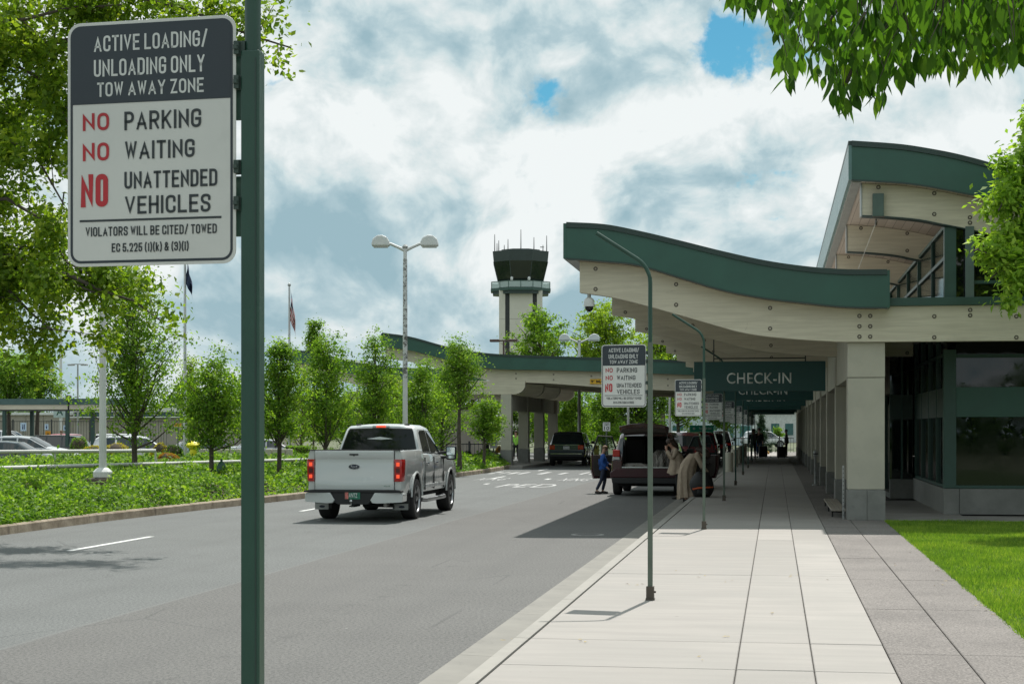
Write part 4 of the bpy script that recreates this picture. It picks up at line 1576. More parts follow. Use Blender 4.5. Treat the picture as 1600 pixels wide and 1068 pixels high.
while k < xd - 2:
    MB().box(k + 0.06, k + 1.94, YFB - 0.9, YFB - 0.8, gz0, gz1).build('window', mat('teal_glass', (0.05, 0.13, 0.13), 0.1), fb)
    MB().box(k - 0.06, k + 0.06, YFB - 1, YFB - 0.7, gz0, gz1).build('mullion', WHITEP, fb)
    k += 2
MB().box(xc - 0.3, xd, YFB - 1.6, YFB + 9, gz1, gz1 + 0.35).build('roof', WHITEP, fb)

# ---- covered walkway at the left
YCW = 86.0
cw = thing('covered_walkway', 'flat green edged walkway cover on slim dark posts at the parking lot', 'canopy')
xa, xb = yp(-40, 630, YCW).x, yp(166, 630, YCW).x
z = [yp(60, q, YCW).z for q in (622.5, 631.8, 639.5)]
MB().box(xa, xb, YCW, YCW + 3.2, z[1], z[0]).build('fascia', mat('walk_green', (0.07, 0.13, 0.12), 0.5), cw)
MB().box(xa + 0.05, xb - 0.05, YCW + 0.05, YCW + 3.1, z[2], z[1] - 0.003).build('soffit_beam', GLU, cw)
MB().box(xa + 0.1, xb - 0.1, YCW + 0.2, YCW + 2.9, z[2] - 0.06, z[2] - 0.002).build('ceiling', GREEN_D, cw)
for (px, dy) in ((7, 0.3), (50, 2.8), (105.5, 0.3), (145, 0.9)):
    x = yp(px, 650, YCW + dy).x
    MB().box(x - 0.09, x + 0.09, YCW + dy - 0.09, YCW + dy + 0.09, 0, z[2] - 0.06).build('post', GREEN_F, cw)
sp = yp(107, 630, YCW - 0.4)
ml = thing('flood_light', 'small dark flood light clamped on the edge of the covered walkway roof', 'light', tuple(sp))
MB().tube([(0, 0, -0.35), (0, 0, 0.1)], 0.05, 6).build('stem', BLACK, ml)
MB().lathe([(0.05, -0.15), (0.17, 0.0), (0.17, 0.18), (0.1, 0.24)], 12).build('lamp_head', BLACK, ml, loc=(0, 0, 0.22), smooth=40)
MB().lathe([(0.12, 0), (0.11, 0.02)], 12).build('lens', WHITEP, ml, loc=(0, -0.17, 0.3))

# ================================================================== STREET FURNITURE
# ---- loading zone sign posts
POSTG = mat('post_green', (0.020, 0.066, 0.046), 0.4, var=0.12, vscale=2.5, bump=0.08, bscale=25, dirt=0.25)
POSTL = mat('post_weathered', (0.105, 0.135, 0.105), 0.5, var=0.15, vscale=4, bump=0.1, bscale=30, dirt=0.3)
SNAVY = mat('sign_navy', (0.026, 0.036, 0.046), 0.45, var=0.05)
SFACE = mat('sign_white', (0.60, 0.61, 0.58), 0.4, var=0.035, vscale=3, dirt=0.08)
SRED = mat('sign_red', (0.42, 0.022, 0.03), 0.45)
SINK = mat('sign_ink', (0.030, 0.038, 0.042), 0.5)
SPALE = mat('sign_reverse_letter', (0.58, 0.60, 0.58), 0.5)
SW, SH = 0.457, 0.618

# ---- condensed road sign lettering drawn as strokes
def _round(pts, closed=False, seg=5):
    """pts (x, z[, r]) with rounded corners -> polyline"""
    P_ = [(p_[0], p_[1], p_[2] if len(p_) > 2 else 0.0) for p_ in pts]
    out = []
    n = len(P_)
    for i, (x, z, r) in enumerate(P_):
        if r <= 0 or (not closed and i in (0, n - 1)):
            out.append(Vector((x, z)))
            continue
        c = Vector((x, z))
        a, b = Vector(P_[i - 1][:2]), Vector(P_[(i + 1) % n][:2])
        ra, rb = min(r, (a - c).length / 2), min(r, (b - c).length / 2)
        p0, p2 = c + (a - c).normalized() * ra, c + (b - c).normalized() * rb
        for k in range(seg + 1):
            t_ = k / seg
            out.append(p0 * (1 - t_) ** 2 + c * 2 * t_ * (1 - t_) * 0.92 + (p0 + p2) * 0.08 * t_ * (1 - t_) + p2 * t_ ** 2)
    return out


R_ = 0.34
GL = {
    'A': (1.0, [[(0, 0), (.5, 1), (1, 0)], [(.16, .28), (.84, .28)]]),
    'B': (.86, [[(0, 0), (0, 1), (.95, 1, R_), (.95, .52, R_), (0, .52)], [(0, .52), (1, .52, R_), (1, 0, R_), (0, 0)]]),
    'C': (.86, [[(1, .72), (1, 1, R_), (0, 1, R_), (0, 0, R_), (1, 0, R_), (1, .28)]]),
    'D': (.88, [[(0, 0), (0, 1), (1, 1, R_), (1, 0, R_), (0, 0)]]),
    'E': (.78, [[(1, 1), (0, 1), (0, 0), (1, 0)], [(0, .52), (.86, .52)]]),
    'F': (.76, [[(1, 1), (0, 1), (0, 0)], [(0, .52), (.86, .52)]]),
    'G': (.88, [[(1, .74), (1, 1, R_), (0, 1, R_), (0, 0, R_), (1, 0, R_), (1, .46), (.55, .46)]]),
    'H': (.86, [[(0, 0), (0, 1)], [(1, 0), (1, 1)], [(0, .52), (1, .52)]]),
    'I': (.0, [[(.5, 0), (.5, 1)]]),
    'K': (.88, [[(0, 0), (0, 1)], [(1, 1), (.05, .40)], [(.32, .57), (1, 0)]]),
    'L': (.76, [[(0, 1), (0, 0), (1, 0)]]),
    'N': (.88, [[(0, 0), (0, 1), (1, 0), (1, 1)]]),
    'O': (.88, [[(0, 0, R_), (0, 1, R_), (1, 1, R_), (1, 0, R_), 'c']]),
    'P': (.84, [[(0, 0), (0, 1), (1, 1, R_), (1, .45, R_), (0, .45)]]),
    'R': (.88, [[(0, 0), (0, 1), (1, 1, R_), (1, .46, R_), (0, .46)], [(.5, .46), (1, 0)]]),
    'S': (.84, [[(1, .76), (1, 1, R_), (0, 1, R_), (0, .54, R_), (1, .48, R_), (1, 0, R_), (0, 0, R_), (0, .24)]]),
    'T': (.80, [[(0, 1), (1, 1)], [(.5, 1), (.5, 0)]]),
    'U': (.86, [[(0, 1), (0, 0, R_), (1, 0, R_), (1, 1)]]),
    'V': (.92, [[(0, 1), (.5, 0), (1, 1)]]),
    'W': (1.16, [[(0, 1), (.25, 0), (.5, .95), (.75, 0), (1, 1)]]),
    'X': (.92, [[(0, 0), (1, 1)], [(0, 1), (1, 0)]]),
    'Y': (.94, [[(0, 1), (.5, .46), (1, 1)], [(.5, .46), (.5, 0)]]),
    'Z': (.82, [[(0, 1), (1, 1), (0, 0), (1, 0)]]),
    '/': (.62, [[(0, -.05), (1, 1.08)]]),
    '(': (.22, [[(1, 1.08), (0, .78, .3), (0, .2, .3), (1, -.1)]]),
    ')': (.22, [[(0, 1.08), (1, .78, .3), (1, .2, .3), (0, -.1)]]),
    '1': (.14, [[(0, .86), (1, 1), (1, 0)]]),
    '2': (.80, [[(0, .76), (0, 1, R_), (1, 1, R_), (1, .5, .2), (0, 0), (1, 0)]]),
    '3': (.80, [[(0, .8), (0, 1, R_), (1, 1, R_), (1, .53, R_), (.35, .53)], [(.35, .53), (1, .53, R_), (1, 0, R_), (0, 0, R_), (0, .2)]]),
    '5': (.80, [[(.95, 1), (.08, 1), (0, .5), (1, .62, R_), (1, 0, R_), (0, 0, R_), (0, .2)]]),
    '.': (.0, [[(.5, 0), (.5, .10)]]),
    'k': (.66, [[(0, 0), (0, 1)], [(1, .66), (.08, .28)], [(.35, .42), (1, 0)]]),
    'i': (.0, [[(.5, 0), (.5, .62)], [(.5, .86), (.5, .98)]]),
    '&': (1.0, [[(1, 0), (.15, .72, .1), (.15, 1, .25), (.72, 1, .25), (.72, .72, .2), (0, .35, .2), (0, 0, .3), (.62, 0, .25), (1, .42)]]),
}


def stroke_text(s, x0, x1, z0, z1, y, m, tw=0.15):
    """lettering of even strokes fitted to the box; tw = stroke width / letter height"""
    key = ('st', s, round(x0, 4), round(x1, 4), round(z0, 4), round(z1, 4), round(y, 4), m.name, tw)
    if key in _tcache:
        return _tcache[key]
    H_ = z1 - z0
    th = H_ * tw
    gap_f, sp_f = 0.26, 0.80
    # horizontal layout in units of letter height, solved for the letter width factor k
    fixed, var_ = 0.0, 0.0
    for i, ch in enumerate(s):
        if ch == ' ':
            var_ += sp_f
            continue
        fixed += th
        var_ += GL[ch][0]
        if i < len(s) - 1 and s[i + 1] != ' ':
            var_ += gap_f
    k = ((x1 - x0) - fixed) / var_
    b = MB()
    x = x0
    for i, ch in enumerate(s):
        if ch == ' ':
            x += sp_f * k
            continue
        w_, strokes = GL[ch]
        W_ = w_ * k
        for st_ in strokes:
            closed = st_[-1] == 'c'
            pts_ = [q_ for q_ in st_ if q_ != 'c']
            # to real size first so that corners and stroke ends stay even
            real = [(x + th / 2 + (q_[0] * W_ if w_ else 0), z0 + th / 2 + q_[1] * (H_ - th)) + ((q_[2] * min(1.3 * k, H_),) if len(q_) > 2 else ()) for q_ in pts_]
            L_ = _round(real, closed)
            L_ = [q_ for j_, q_ in enumerate(L_) if (q_ - L_[j_ - 1]).length > th * 0.02 or (j_ == 0 and not closed)]
            n = len(L_)
            lf, rt = [], []
            for j in range(n):
                a = L_[j - 1] if (j or closed) else None
                c = L_[j]
                d = L_[(j + 1) % n] if (j < n - 1 or closed) else None
                e1 = (c - a).normalized() if a is not None else None
                e2 = (d - c).normalized() if d is not None else None
                if e1 is None:
                    e1 = e2
                if e2 is None:
                    e2 = e1
                t_ = (e1 + e2)
                t_ = t_.normalized() if t_.length > 1e-6 else e1
                nn = Vector((-t_.y, t_.x))
                ml = 1 / max(0.22, nn.dot(Vector((-e1.y, e1.x))))
                cc = c.copy()
                if a is None:
                    cc = c - e1 * th / 2
                if d is None:
                    cc = c + e1 * th / 2
                lf.append(cc + nn * th / 2 * ml)
                rt.append(cc - nn * th / 2 * ml)
            if ch not in '/()':
                xa_, xb_ = x, x + W_ + th
                for q_ in lf + rt:
                    q_.x = min(max(q_.x, xa_), xb_)
                    q_.y = min(max(q_.y, z0), z1)
            v_ = [(q_.x, y, q_.y) for q_ in lf] + [(q_.x, y, q_.y) for q_ in rt]
            f_ = [(j, (j + 1) % n, n + (j + 1) % n, n + j) for j in range(n if closed else n - 1)]
            b.add(v_, f_)
        x += W_ + th
        if i < len(s) - 1 and s[i + 1] != ' ':
            x += gap_f * k
    me = b.mesh('lettering', m)
    _tcache[key] = me
    return me




def sx(v):
    return (v - 45) / 655 * SW - SW / 2


def sz(v):
    return (1000 - v) / 920 * SH - SH / 2


_sign_parts = None


def sign_parts():
    """meshes of the sign plate: (name, mesh)"""
    out = []
    m_ = MB().prism(rrect(SW / 2, SH / 2, 0.034, 6), -0.0015, 0.0015)
    out.append(('plate', m_.mesh('plate', SFACE)))
    # dark border ring
    o_ = rrect(SW / 2 - 0.008, SH / 2 - 0.008, 0.028, 6)
    i_ = rrect(SW / 2 - 0.0145, SH / 2 - 0.0145, 0.022, 6)
    n = len(o_)
    v = [(a, -0.0022, b) for a, b in o_] + [(a, -0.0022, b) for a, b in i_]
    f = [(k, (k + 1) % n, n + (k + 1) % n, n + k) for k in range(n)]
    out.append(('border', MB().add(v, f).mesh('border', SNAVY)))
    hb = sz(388)
    hd = [p_ for p_ in rrect(SW / 2 - 0.014, SH / 2 - 0.014, 0.022, 6) if p_[1] > hb + 0.02]
    hd = hd + [(-SW / 2 + 0.014, hb), (SW / 2 - 0.014, hb)]
    out.append(('header', MB().prism(hd, -0.0026, -0.0014).mesh('header', SNAVY)))
    L = [('ACTIVE LOADING/', 150, 592, 192, 132, SPALE, .135), ('UNLOADING ONLY', 150, 582, 286, 222, SPALE, .13), ('TOW AWAY ZONE', 163, 578, 362, 308, SPALE, .145),
         ('NO', 106, 210, 488, 422, SRED, .17), ('PARKING', 270, 568, 492, 422, SINK, .15),
         ('NO', 106, 210, 602, 534, SRED, .17), ('WAITING', 272, 543, 602, 534, SINK, .15),
         ('NO', 98, 206, 776, 652, SRED, .165), ('UNATTENDED', 270, 630, 712, 648, SINK, .15), ('VEHICLES', 272, 604, 807, 740, SINK, .15),
         ('VIOLATORS WILL BE CITED/ TOWED', 117, 628, 887, 852, SINK, .15), ('EC 5.225 (1)(k) & (3)(i)', 220, 520, 948, 915, SINK, .16)]
    for (s_, a, b, zb, zt, m, bo) in L:
        out.append(('lettering', stroke_text(s_, sx(a), sx(b), sz(zb), sz(zt), -0.0030, m, bo)))
    out.append(('rule', MB().box(sx(93), sx(645), -0.0024, -0.0014, sz(832), sz(824)).mesh('rule', SINK)))
    return out


SP = sign_parts()


def merge_sign(parts):
    """far signs keep plate, header and one joined lettering part"""
    bm = bmesh.new()
    mats = []
    for nm, me in parts:
        k = len(bm.faces)
        mi = len(mats)
        mats.append(me.materials[0])
        bm.from_mesh(me)
        bm.faces.ensure_lookup_table()
        for f in bm.faces[k:]:
            f.material_index = mi
    me = bpy.data.meshes.new('sign_print')
    bm.to_mesh(me)
    bm.free()
    for m in mats:
        me.materials.append(m)
    return me


far_print = merge_sign([q for q in SP if q[0] in ('lettering', 'rule')])
BRK = mat('bracket', (0.05, 0.075, 0.065), 0.5, metal=0.3)
BRKM = MB().box(SW / 2 - 0.03, SW / 2 + 0.022, 0.002, 0.010, -0.018, 0.018).box(SW / 2 - 0.003, SW / 2 + 0.010, -0.010, 0.0, -0.016, 0.016).lathe([(0.006, -0.005), (0.006, 0.005)], 8, c=(SW / 2 + 0.003, -0.012, 0)).mesh('bracket', BRK)
PCLR = MB().box(-0.044, 0.044, -0.044, 0.044, 0.0, 0.02).box(-0.038, 0.038, -0.038, 0.038, 0.02, 0.135).lathe([(0.012, 0), (0.012, 0.02)], 8, c=(0.046, 0, 0.07)).mesh('base_collar', BOLTM)
ps = 0.0238
PO1 = MB().box(-ps, ps, -ps, ps, 0.0, 2.535).mesh('post', POSTG)
PO0 = MB().box(-ps, ps, -ps, ps, 0.0, 2.62).mesh('post', POSTG)
PO2 = MB().box(-ps, ps, -ps, ps, 0.0, 2.535).mesh('post', POSTL)
arm_pts = [(0, 0, 2.50), (0, 0, 3.10)]
for k in range(7):
    a = math.radians(58 * k / 6)
    arm_pts.append((-0.28 * (1 - math.cos(a)), 0, 3.12 + 0.28 * math.sin(a)))
ax_, az_ = arm_pts[-1][0], arm_pts[-1][2]
arm_pts.append((ax_ - 0.40, 0, az_ + 0.26))
ARM = MB().tube(arm_pts, 0.021, 10).lathe([(0.024, 2.49), (0.024, 2.535)], 10).mesh('arm', POSTG, smooth=50)


def loading_post(x, y, label, near, yawd=10, postm=PO2, rz=0.0, dz=0.0):
    t = thing('loading_zone_sign', label, 'sign', (x, y, 0.15), 0, 'loading zone sign posts along the kerb')
    link('post', postm, t, 0.004, rz=rz)
    link('base_collar', PCLR, t, 0.003)
    link('arm', ARM, t, loc=(0, 0, 0.085 if dz else 0))
    zc = 2.55 - SH / 2 - 0.035 + dz
    th = -math.radians(yawd)
    off = Vector((-(SW / 2 + 0.036), -0.012, 0))
    pos = Matrix.Rotation(th, 3, 'Z') @ off
    pl_ = link('sign_plate', SP[0][1], t, 0.0008, loc=(pos.x, pos.y - 0.01, zc), rz=th)
    for nm, me in (SP[1:] if near else SP[1:3]):
        link(nm, me, pl_)
    if not near:
        link('lettering', far_print, pl_)
    for dz in (0.225, 0.14, -0.07, -0.16) if near else (0.16, -0.12):
        link('bracket', BRKM, pl_, loc=(0, 0, dz))
    return t


q = zp(395, 670, 4.15)
LP = loading_post(q.x, q.y, 'nearest loading zone sign on a dark green post at the left of the picture', True, 4, PO0, math.radians(0), 0.195)
# side flange plates that carry the near sign
for (z0, z1) in ((2.03, 2.33 + 0.12), (1.93 - 0.12, 2.05 - 0.02)):
    pass
for (z0, z1) in ((2.60 - 0.15, 2.76 - 0.15), (2.31 - 0.15, 2.46 - 0.15)):
    MB().box(-ps - 0.020, -ps - 0.001, -0.006, 0.004, z0, z1).build('flange_plate', POSTG, LP, 0.002)
MB().box(ps - 0.0105, ps - 0.0075, -ps - 0.0012, -ps + 0.001, 0.0, 2.60).build('post_groove', GREEN_D, LP)  # flat dark strip, its colour standing in for the shade of a groove
q = gp(1016, 936.5, 0.15)
yb2 = q.y
loading_post(q.x, q.y, 'second loading zone sign on a grey green post standing on sunlit pavement', True, 10)
q3 = gp(1100, 826, 0.15)
loading_post(q3.x, q3.y, 'loading zone sign whose post stands right at the edge of the canopy shadow', True, 8)
stp = 11.15
words = ['third loading zone sign under the canopy roof, first one fully in shade', 'loading zone sign in shade, fifth post counted from the camera', 'loading zone sign in shade, sixth post counted from the camera',
         'loading zone sign in shade, seventh post counted from the camera', 'farthest but one loading zone sign under the canopy', 'farthest loading zone sign under the canopy']
words[0] = 'loading zone sign fully in shade, fourth post counted from the camera'
for i in range(6):
    loading_post(q3.x + 0.01 * i, q3.y + stp * (i + 1), words[i], i < 1, 8 + (i % 3), PO2 if i < 1 else PO1)

# ---- bench and small post beside the first column
WOOD = mat('bench_wood', (0.33, 0.29, 0.24), 0.6, var=0.2, vscale=6, bump=0.2, bscale=30)
bx, by = 1.20, YB + 0.9
bt = thing('bench', 'very low pale slatted ledge bench between the first two columns', 'bench', (bx, by, 0.15))
for k in range(3):
    MB().box(-0.14 + k * 0.095, -0.055 + k * 0.095, 0.0, 5.0, 0.12, 0.155).build('slat', WOOD, bt, 0.004)
for yy_ in (0.15, 2.4, 4.7):
    MB().box(-0.13, -0.10, yy_, yy_ + 0.05, 0, 0.118).box(0.09, 0.12, yy_, yy_ + 0.05, 0, 0.118).box(-0.13, 0.12, yy_, yy_ + 0.05, 0.09, 0.117).build('leg', BLACK, bt)
wb = thing('ash_post', 'slim pale ash post standing against the columns under the canopy', 'ash post', (1.20, 50.5, 0.15))
MB().lathe([(0.11, 0), (0.11, 0.03), (0.05, 0.05), (0.05, 0.85), (0.075, 0.88), (0.075, 1.02), (0.03, 1.06)], 14).build('body', STEELG, wb, smooth=40)
MB().lathe([(0.078, 0.93), (0.078, 0.96)], 14).build('slot', BLACK, wb)
wb = thing('sign_stub', 'thin perforated steel post against the side of the first column', 'post', (1.26, YB + 0.35, 0.15))
MB().box(-0.020, 0.020, -0.020, 0.020, 0, 1.0).build('post', STEELG, wb, 0.002)
hm_ = MB().lathe([(0.009, 0), (0.009, 0.002)], 8).mesh('hole', BLACK)
hm_.transform(Matrix.Rotation(PI / 2, 4, 'X'))
for k in range(12):
    link('hole', hm_, wb, loc=(0, -0.0205, 0.08 + k * 0.078))

# ---- concrete kerbside bollards
bol = MB().lathe([(0.155, 0), (0.155, 0.72), (0.145, 0.76), (0.12, 0.775)], 16).mesh('concrete_bollard', CCOL, smooth=40)
wl = ['nearest', 'second', 'third', 'fourth', 'farthest']
for i in range(5):
    tag(link('concrete_bollard', bol, loc=(-2.28 + 0.5, 66.0 + i * 8.2, 0.15)), 'round concrete bollard on the kerb beyond the maroon car, %s of five' % wl[i], 'bollard', 'round concrete bollards on the kerb')

# ---- light poles
def double_lamp(x, y, h, label, z0=0.3, base=True, sc=1.0, rz=0.0, sleeve=False):
    t = thing('street_lamp', label, 'lamp post', (x, y, z0), rz, 'white double headed lamp posts')
    MB().tube([(0, 0, 0), (0, 0, h)], [0.095 * sc, 0.060 * sc], 8).build('pole', WHITEP, t, smooth=50)
    MB().lathe([(0.20, 0), (0.24, 0.03), (0.24, 0.16), (0.18, 0.22), (0.13, 0.26)], 8).build('base_cover', WHITEP, t, 0.01)
    if sleeve:
        MB().tube([(0, 0, h - 4.4), (0, 0, h - 0.4)], [0.083, 0.070], 8).build('peeling_sleeve', PEEL, t)
    MB().lathe([(0.09, h - 0.04), (0.10, h + 0.02), (0.05, h + 0.08)], 10).build('cap', STEELG, t)
    for s_ in (-1, 1):
        pts_ = [(0, 0, h - 0.12), (s_ * 0.25, 0, h + 0.0), (s_ * 0.48, 0, h + 0.10), (s_ * 0.56, 0, h + 0.11)]
        MB().tube(pts_, [0.06, 0.05, 0.05, 0.05], 8).build('arm', WHITEP, t, smooth=50)
        prof_ = [(-0.30, -0.10), (0.30, -0.10), (0.30, 0.05), (0.22, 0.20), (0.05, 0.27), (-0.12, 0.26), (-0.26, 0.14), (-0.30, 0.0)]
        if s_ > 0:
            prof_ = [(-a, b) for a, b in prof_]
        MB().prism(prof_, -0.20, 0.20).build('lamp_head', WHITEP, t, 0.05, loc=(s_ * 0.82, 0, h + 0.12))
        MB().box(-0.24, 0.24, -0.15, 0.15, -0.135, -0.101).build('lens', mat('lamp_lens', (0.5, 0.5, 0.46), 0.2), t, loc=(s_ * 0.82, 0, h + 0.12))
    return t


PEEL, N, p, co = custom('peeling_paint')
b1 = N.noise(co, 9, 6, 0.75, 1.0)
c = N.mix(N.smooth(b1, 0.44, 0.52), (0.12, 0.115, 0.10), (0.62, 0.63, 0.61))
N.l(c, p.inputs['Base Color'])
p.inputs['Roughness'].default_value = 0.6
q = zp(160.5, 756, 41)
PBX, PBY = q.x, q.y
pd = MB().lathe([(0.40, -0.25), (0.40, 0.26), (0.38, 0.29)], 8, c=(PBX, PBY, 0.33)).build('lamp_footing', mat('footing_brown', (0.11, 0.085, 0.07), 0.9, var=0.3, vscale=5, bump=0.5), None)
tag(pd, 'weathered brown concrete footing under the near white lamp post in the ground cover', 'footing')
double_lamp(PBX, PBY, 7.5, 'near white double lamp post rising from a brown footing through the left tree', 0.62, rz=YAW)
q = zp(633, 700, 56)
double_lamp(q.x, q.y, 7.85, 'tall white double headed lamp post with peeling paint behind the pickup', 0.1, rz=YAW, sleeve=True)
q = zp(905, 700, 92)
double_lamp(q.x, q.y, 6.6, 'white double headed lamp post behind the dark blue car', 0.1, rz=YAW, sc=1.1)


def plain_pole(px, Z, ptop, label, r=0.07, m=WHITEP, name='light_pole', cat='pole', group='bare white light poles'):
    q_ = zp(px, 670, Z)
    h_ = 1.83 + (670 - ptop) / FPX * Z
    t = thing(name, label, cat, (q_.x, q_.y, 0), 0, group)
    MB().tube([(0, 0, 0), (0, 0, h_)], [r * 1.2, r * 0.8], 8).build('pole', m, t, smooth=50)
    MB().lathe([(0.22, 0), (0.22, 0.05), (0.15, 0.12)], 8).build('base_plate', m, t)
    return t, h_


for px, l_ in ((981.5, 'thin white pole directly above the open tailgate of the maroon car'), (1046.5, 'thin white pole seen right of the open tailgate')):
    t, h_ = plain_pole(px, 100, 575, l_)
    MB().box(-0.5, 0.5, -0.15, 0.15, h_, h_ + 0.12).build('lamp_head', WHITEP, t)
# high masts over the parking
t, h_ = plain_pole(95, 140, 500, 'tall pale parking mast with a flat lamp and letter A board', 0.13, name='parking_mast', group='tall parking lot masts')
MB().tube([(0, 0, h_ - 0.1), (0.3, 0, h_ + 0.05), (1.0, 0, h_ + 0.05)], 0.05, 6).build('arm', WHITEP, t)
MB().box(0.1, 1.0, -0.25, 0.25, h_ + 0.05, h_ + 0.2).box(-0.9, -0.1, -0.25, 0.25, h_ + 0.0, h_ + 0.12).build('lamp_head', STEELG, t, 0.03)
za = yp(95, 652, t.location.y).z
MB().box(-0.55, 0.55, -0.22, -0.18, za, za + 0.95).build('letter_board', mat('board_teal', (0.42, 0.52, 0.50), 0.5), t)
link('lettering', text_mesh('A', -0.3, 0.3, za + 0.2, za + 0.8, -0.222, SIGNG, bold=0.02), t)
t, h_ = plain_pole(121.5, 150, 569, 'slender T shaped parking mast with two flat lamps', 0.09, name='parking_mast', group='tall parking lot masts', m=STEELG)
MB().box(-0.6, 0.6, -0.04, 0.04, h_ - 0.02, h_ + 0.06).build('arm', STEELG, t)
for s_ in (-1, 1):
    MB().box(s_ * 0.62 - 0.28, s_ * 0.62 + 0.28, -0.2, 0.2, h_ - 0.12, h_ + 0.03).build('lamp_head', STEELG, t, 0.02)
# T lamp in front of the tower (brown)
BRW = mat('lamp_brown', (0.10, 0.06, 0.05), 0.5)
t, h_ = plain_pole(787, 118, 532, 'brown T shaped twin lamp standing in front of the control tower', 0.09, BRW, 'twin_lamp', 'lamp post', None)
MB().tube([(-0.35, 0, h_), (0.35, 0, h_)], 0.06, 6).build('arm', BRW, t)
for s_ in (-1, 1):
    MB().box(s_ * 0.65 - 0.33, s_ * 0.65 + 0.33, -0.2, 0.2, h_ - 0.09, h_ + 0.10).build('lamp_head', BRW, t, 0.03)

# ---- flagpoles
def flag_mesh(kind, H=1.5, L=2.4, m=None):
    nu_, nv_ = 20, 26
    v, f, mi = [], [], []
    rg = random.Random(4)
    for i in range(nu_ + 1):
        u_ = i / nu_
        for j in range(nv_ + 1):
            w_ = j / nv_                      # 0 top of the hoist
            fold = 0.13 * math.sin(u_ * 9 + w_ * 2.2) * min(1, u_ * 3)
            x = 0.05 + 0.34 * (u_ ** 0.8) * (0.35 + 0.65 * w_) + 0.05 * math.sin(w_ * 5)
            z = -w_ * H * (1.0 + 0.15 * u_) - u_ * L * 0.50 * (1 - 0.35 * w_)
            v.append((x, fold, z))
    for i in range(nu_):
        for j in range(nv_):
            a_ = i * (nv_ + 1) + j
            f.append((a_, a_ + 1, a_ + nv_ + 2, a_ + nv_ + 1))
            if kind == 'stripes':
                if i < nu_ * 0.4 and j < nv_ * 7 / 13:
                    mi.append(2)
                else:
                    mi.append(0 if (j // 2) % 2 == 0 else 1)
            else:
                mi.append(0)
    b = MB()
    b.v, b.f, b.mi = v, f, mi
    return b


FR_, FWt, FB_ = mat('flag_red', (0.42, 0.03, 0.05), 0.7), mat('flag_white', (0.66, 0.64, 0.62), 0.7), mat('flag_blue', (0.02, 0.03, 0.10), 0.7)
FN = mat('flag_navy', (0.02, 0.035, 0.085), 0.7)
for (px, Z, ptop, kind, lab) in ((452, 80, 447, 'stripes', 'flagpole with limp red and white striped flag left of the canopy roofs'), (289, 66, 398, 'navy', 'flagpole with limp dark blue flag beside the left tree')):
    q_ = zp(px, 670, Z)
    h_ = 1.83 + (670 - ptop) / FPX * Z
    t = thing('flagpole', lab, 'flagpole', (q_.x, q_.y, 0))
    MB().tube([(0, 0, 0), (0, 0, h_)], [0.085, 0.045], 10).build('pole', mat('pole_silver', (0.55, 0.56, 0.56), 0.35, metal=0.4), t, smooth=50)
    MB().lathe([(0.06, h_), (0.09, h_ + 0.05), (0.05, h_ + 0.13), (0.005, h_ + 0.16)], 10).build('finial', STEELG, t, smooth=60)
    MB().lathe([(0.2, 0), (0.2, 0.05), (0.12, 0.12)], 10).build('base_plate', STEELG, t)
    fl = flag_mesh(kind, 1.45 if kind == 'stripes' else 1.0, 2.2 if kind == 'stripes' else 1.7).mesh('flag', [FR_, FWt, FB_] if kind == 'stripes' else [FN], smooth=60)
    link('flag', fl, t, loc=(0.0, 0, h_ - 0.12), rz=0.15)

# ---- pipe rails
RAILM = mat('rail_paint', (0.56, 0.56, 0.53), 0.5, var=0.08, vscale=1.2, dirt=0.35)


def pipe_rail(A, B, zr, r, label, seg=3.0, gr='white pipe rails in the planting'):
    t = thing('pipe_rail', label, 'rail', (0, 0, 0), 0, gr)
    d = (B - A)
    L_ = d.length
    n_ = int(L_ / seg)
    MB().tube([A + Vector((0, 0, zr)), B + Vector((0, 0, zr))], r, 12).build('pipe', RAILM, t, smooth=50)
    for k_ in range(n_ + 1):
        q_ = A + d * (k_ / n_)
        MB().tube([(q_.x, q_.y, 0), (q_.x, q_.y, zr - r * 0.5)], r * 0.62, 8).build('rail_post', RAILM, t)
        if k_ % 2:
            u_ = d.normalized() * 0.07
            MB().tube([q_ + Vector((0, 0, zr)) - u_, q_ + Vector((0, 0, zr)) + u_], r * 1.10, 12).build('pipe_joint', RAILM, t)
    return t


A1, B1 = zp(-80, 731, 45.2), zp(620, 711.5, 66)
zr1 = 0.80
A1 = Vector((A1.x, A1.y, 0))
B1 = Vector((B1.x, B1.y, 0))
A1, B1 = gp(-80, 733, 0.80), gp(620, 714, 0.80)
pipe_rail(Vector((A1.x, A1.y, 0)), Vector((B1.x, B1.y, 0)), 0.80, 0.055, 'front white pipe rail running through the bright ground cover')
A2, B2 = gp(-80, 706, 1.12), gp(243, 704, 1.12)
pipe_rail(Vector((A2.x, A2.y, 0)), Vector((B2.x, B2.y, 0)), 1.12, 0.06, 'rear white pipe rail in front of the parked cars')

# ---- hydrants and yellow posts
HG = mat('hydrant_green', (0.02, 0.075, 0.045), 0.45, var=0.15, vscale=8)
HY = mat('hydrant_orange', (0.55, 0.22, 0.03), 0.5)
q = zp(346, 748, 47)
hy = thing('fire_hydrant', 'green fire hydrant with orange outlet half sunk in the ground cover', 'hydrant', (q.x, q.y, 0.15))
MB().lathe([(0.10, 0), (0.10, 0.42), (0.155, 0.43), (0.155, 0.47)], 14).build('barrel', HY, hy, smooth=40)
MB().lathe([(0.165, 0.47), (0.165, 0.51), (0.135, 0.52), (0.13, 0.62), (0.10, 0.70), (0.06, 0.755), (0.035, 0.765), (0.035, 0.83), (0.02, 0.84)], 14).build('bonnet', HG, hy, smooth=40)
MB().lathe([(0.06, 0.09), (0.06, 0.18), (0.07, 0.18), (0.07, 0.21)], 10, axis='X').build('outlet', HY, hy, smooth=40, loc=(0, 0, 0.40))
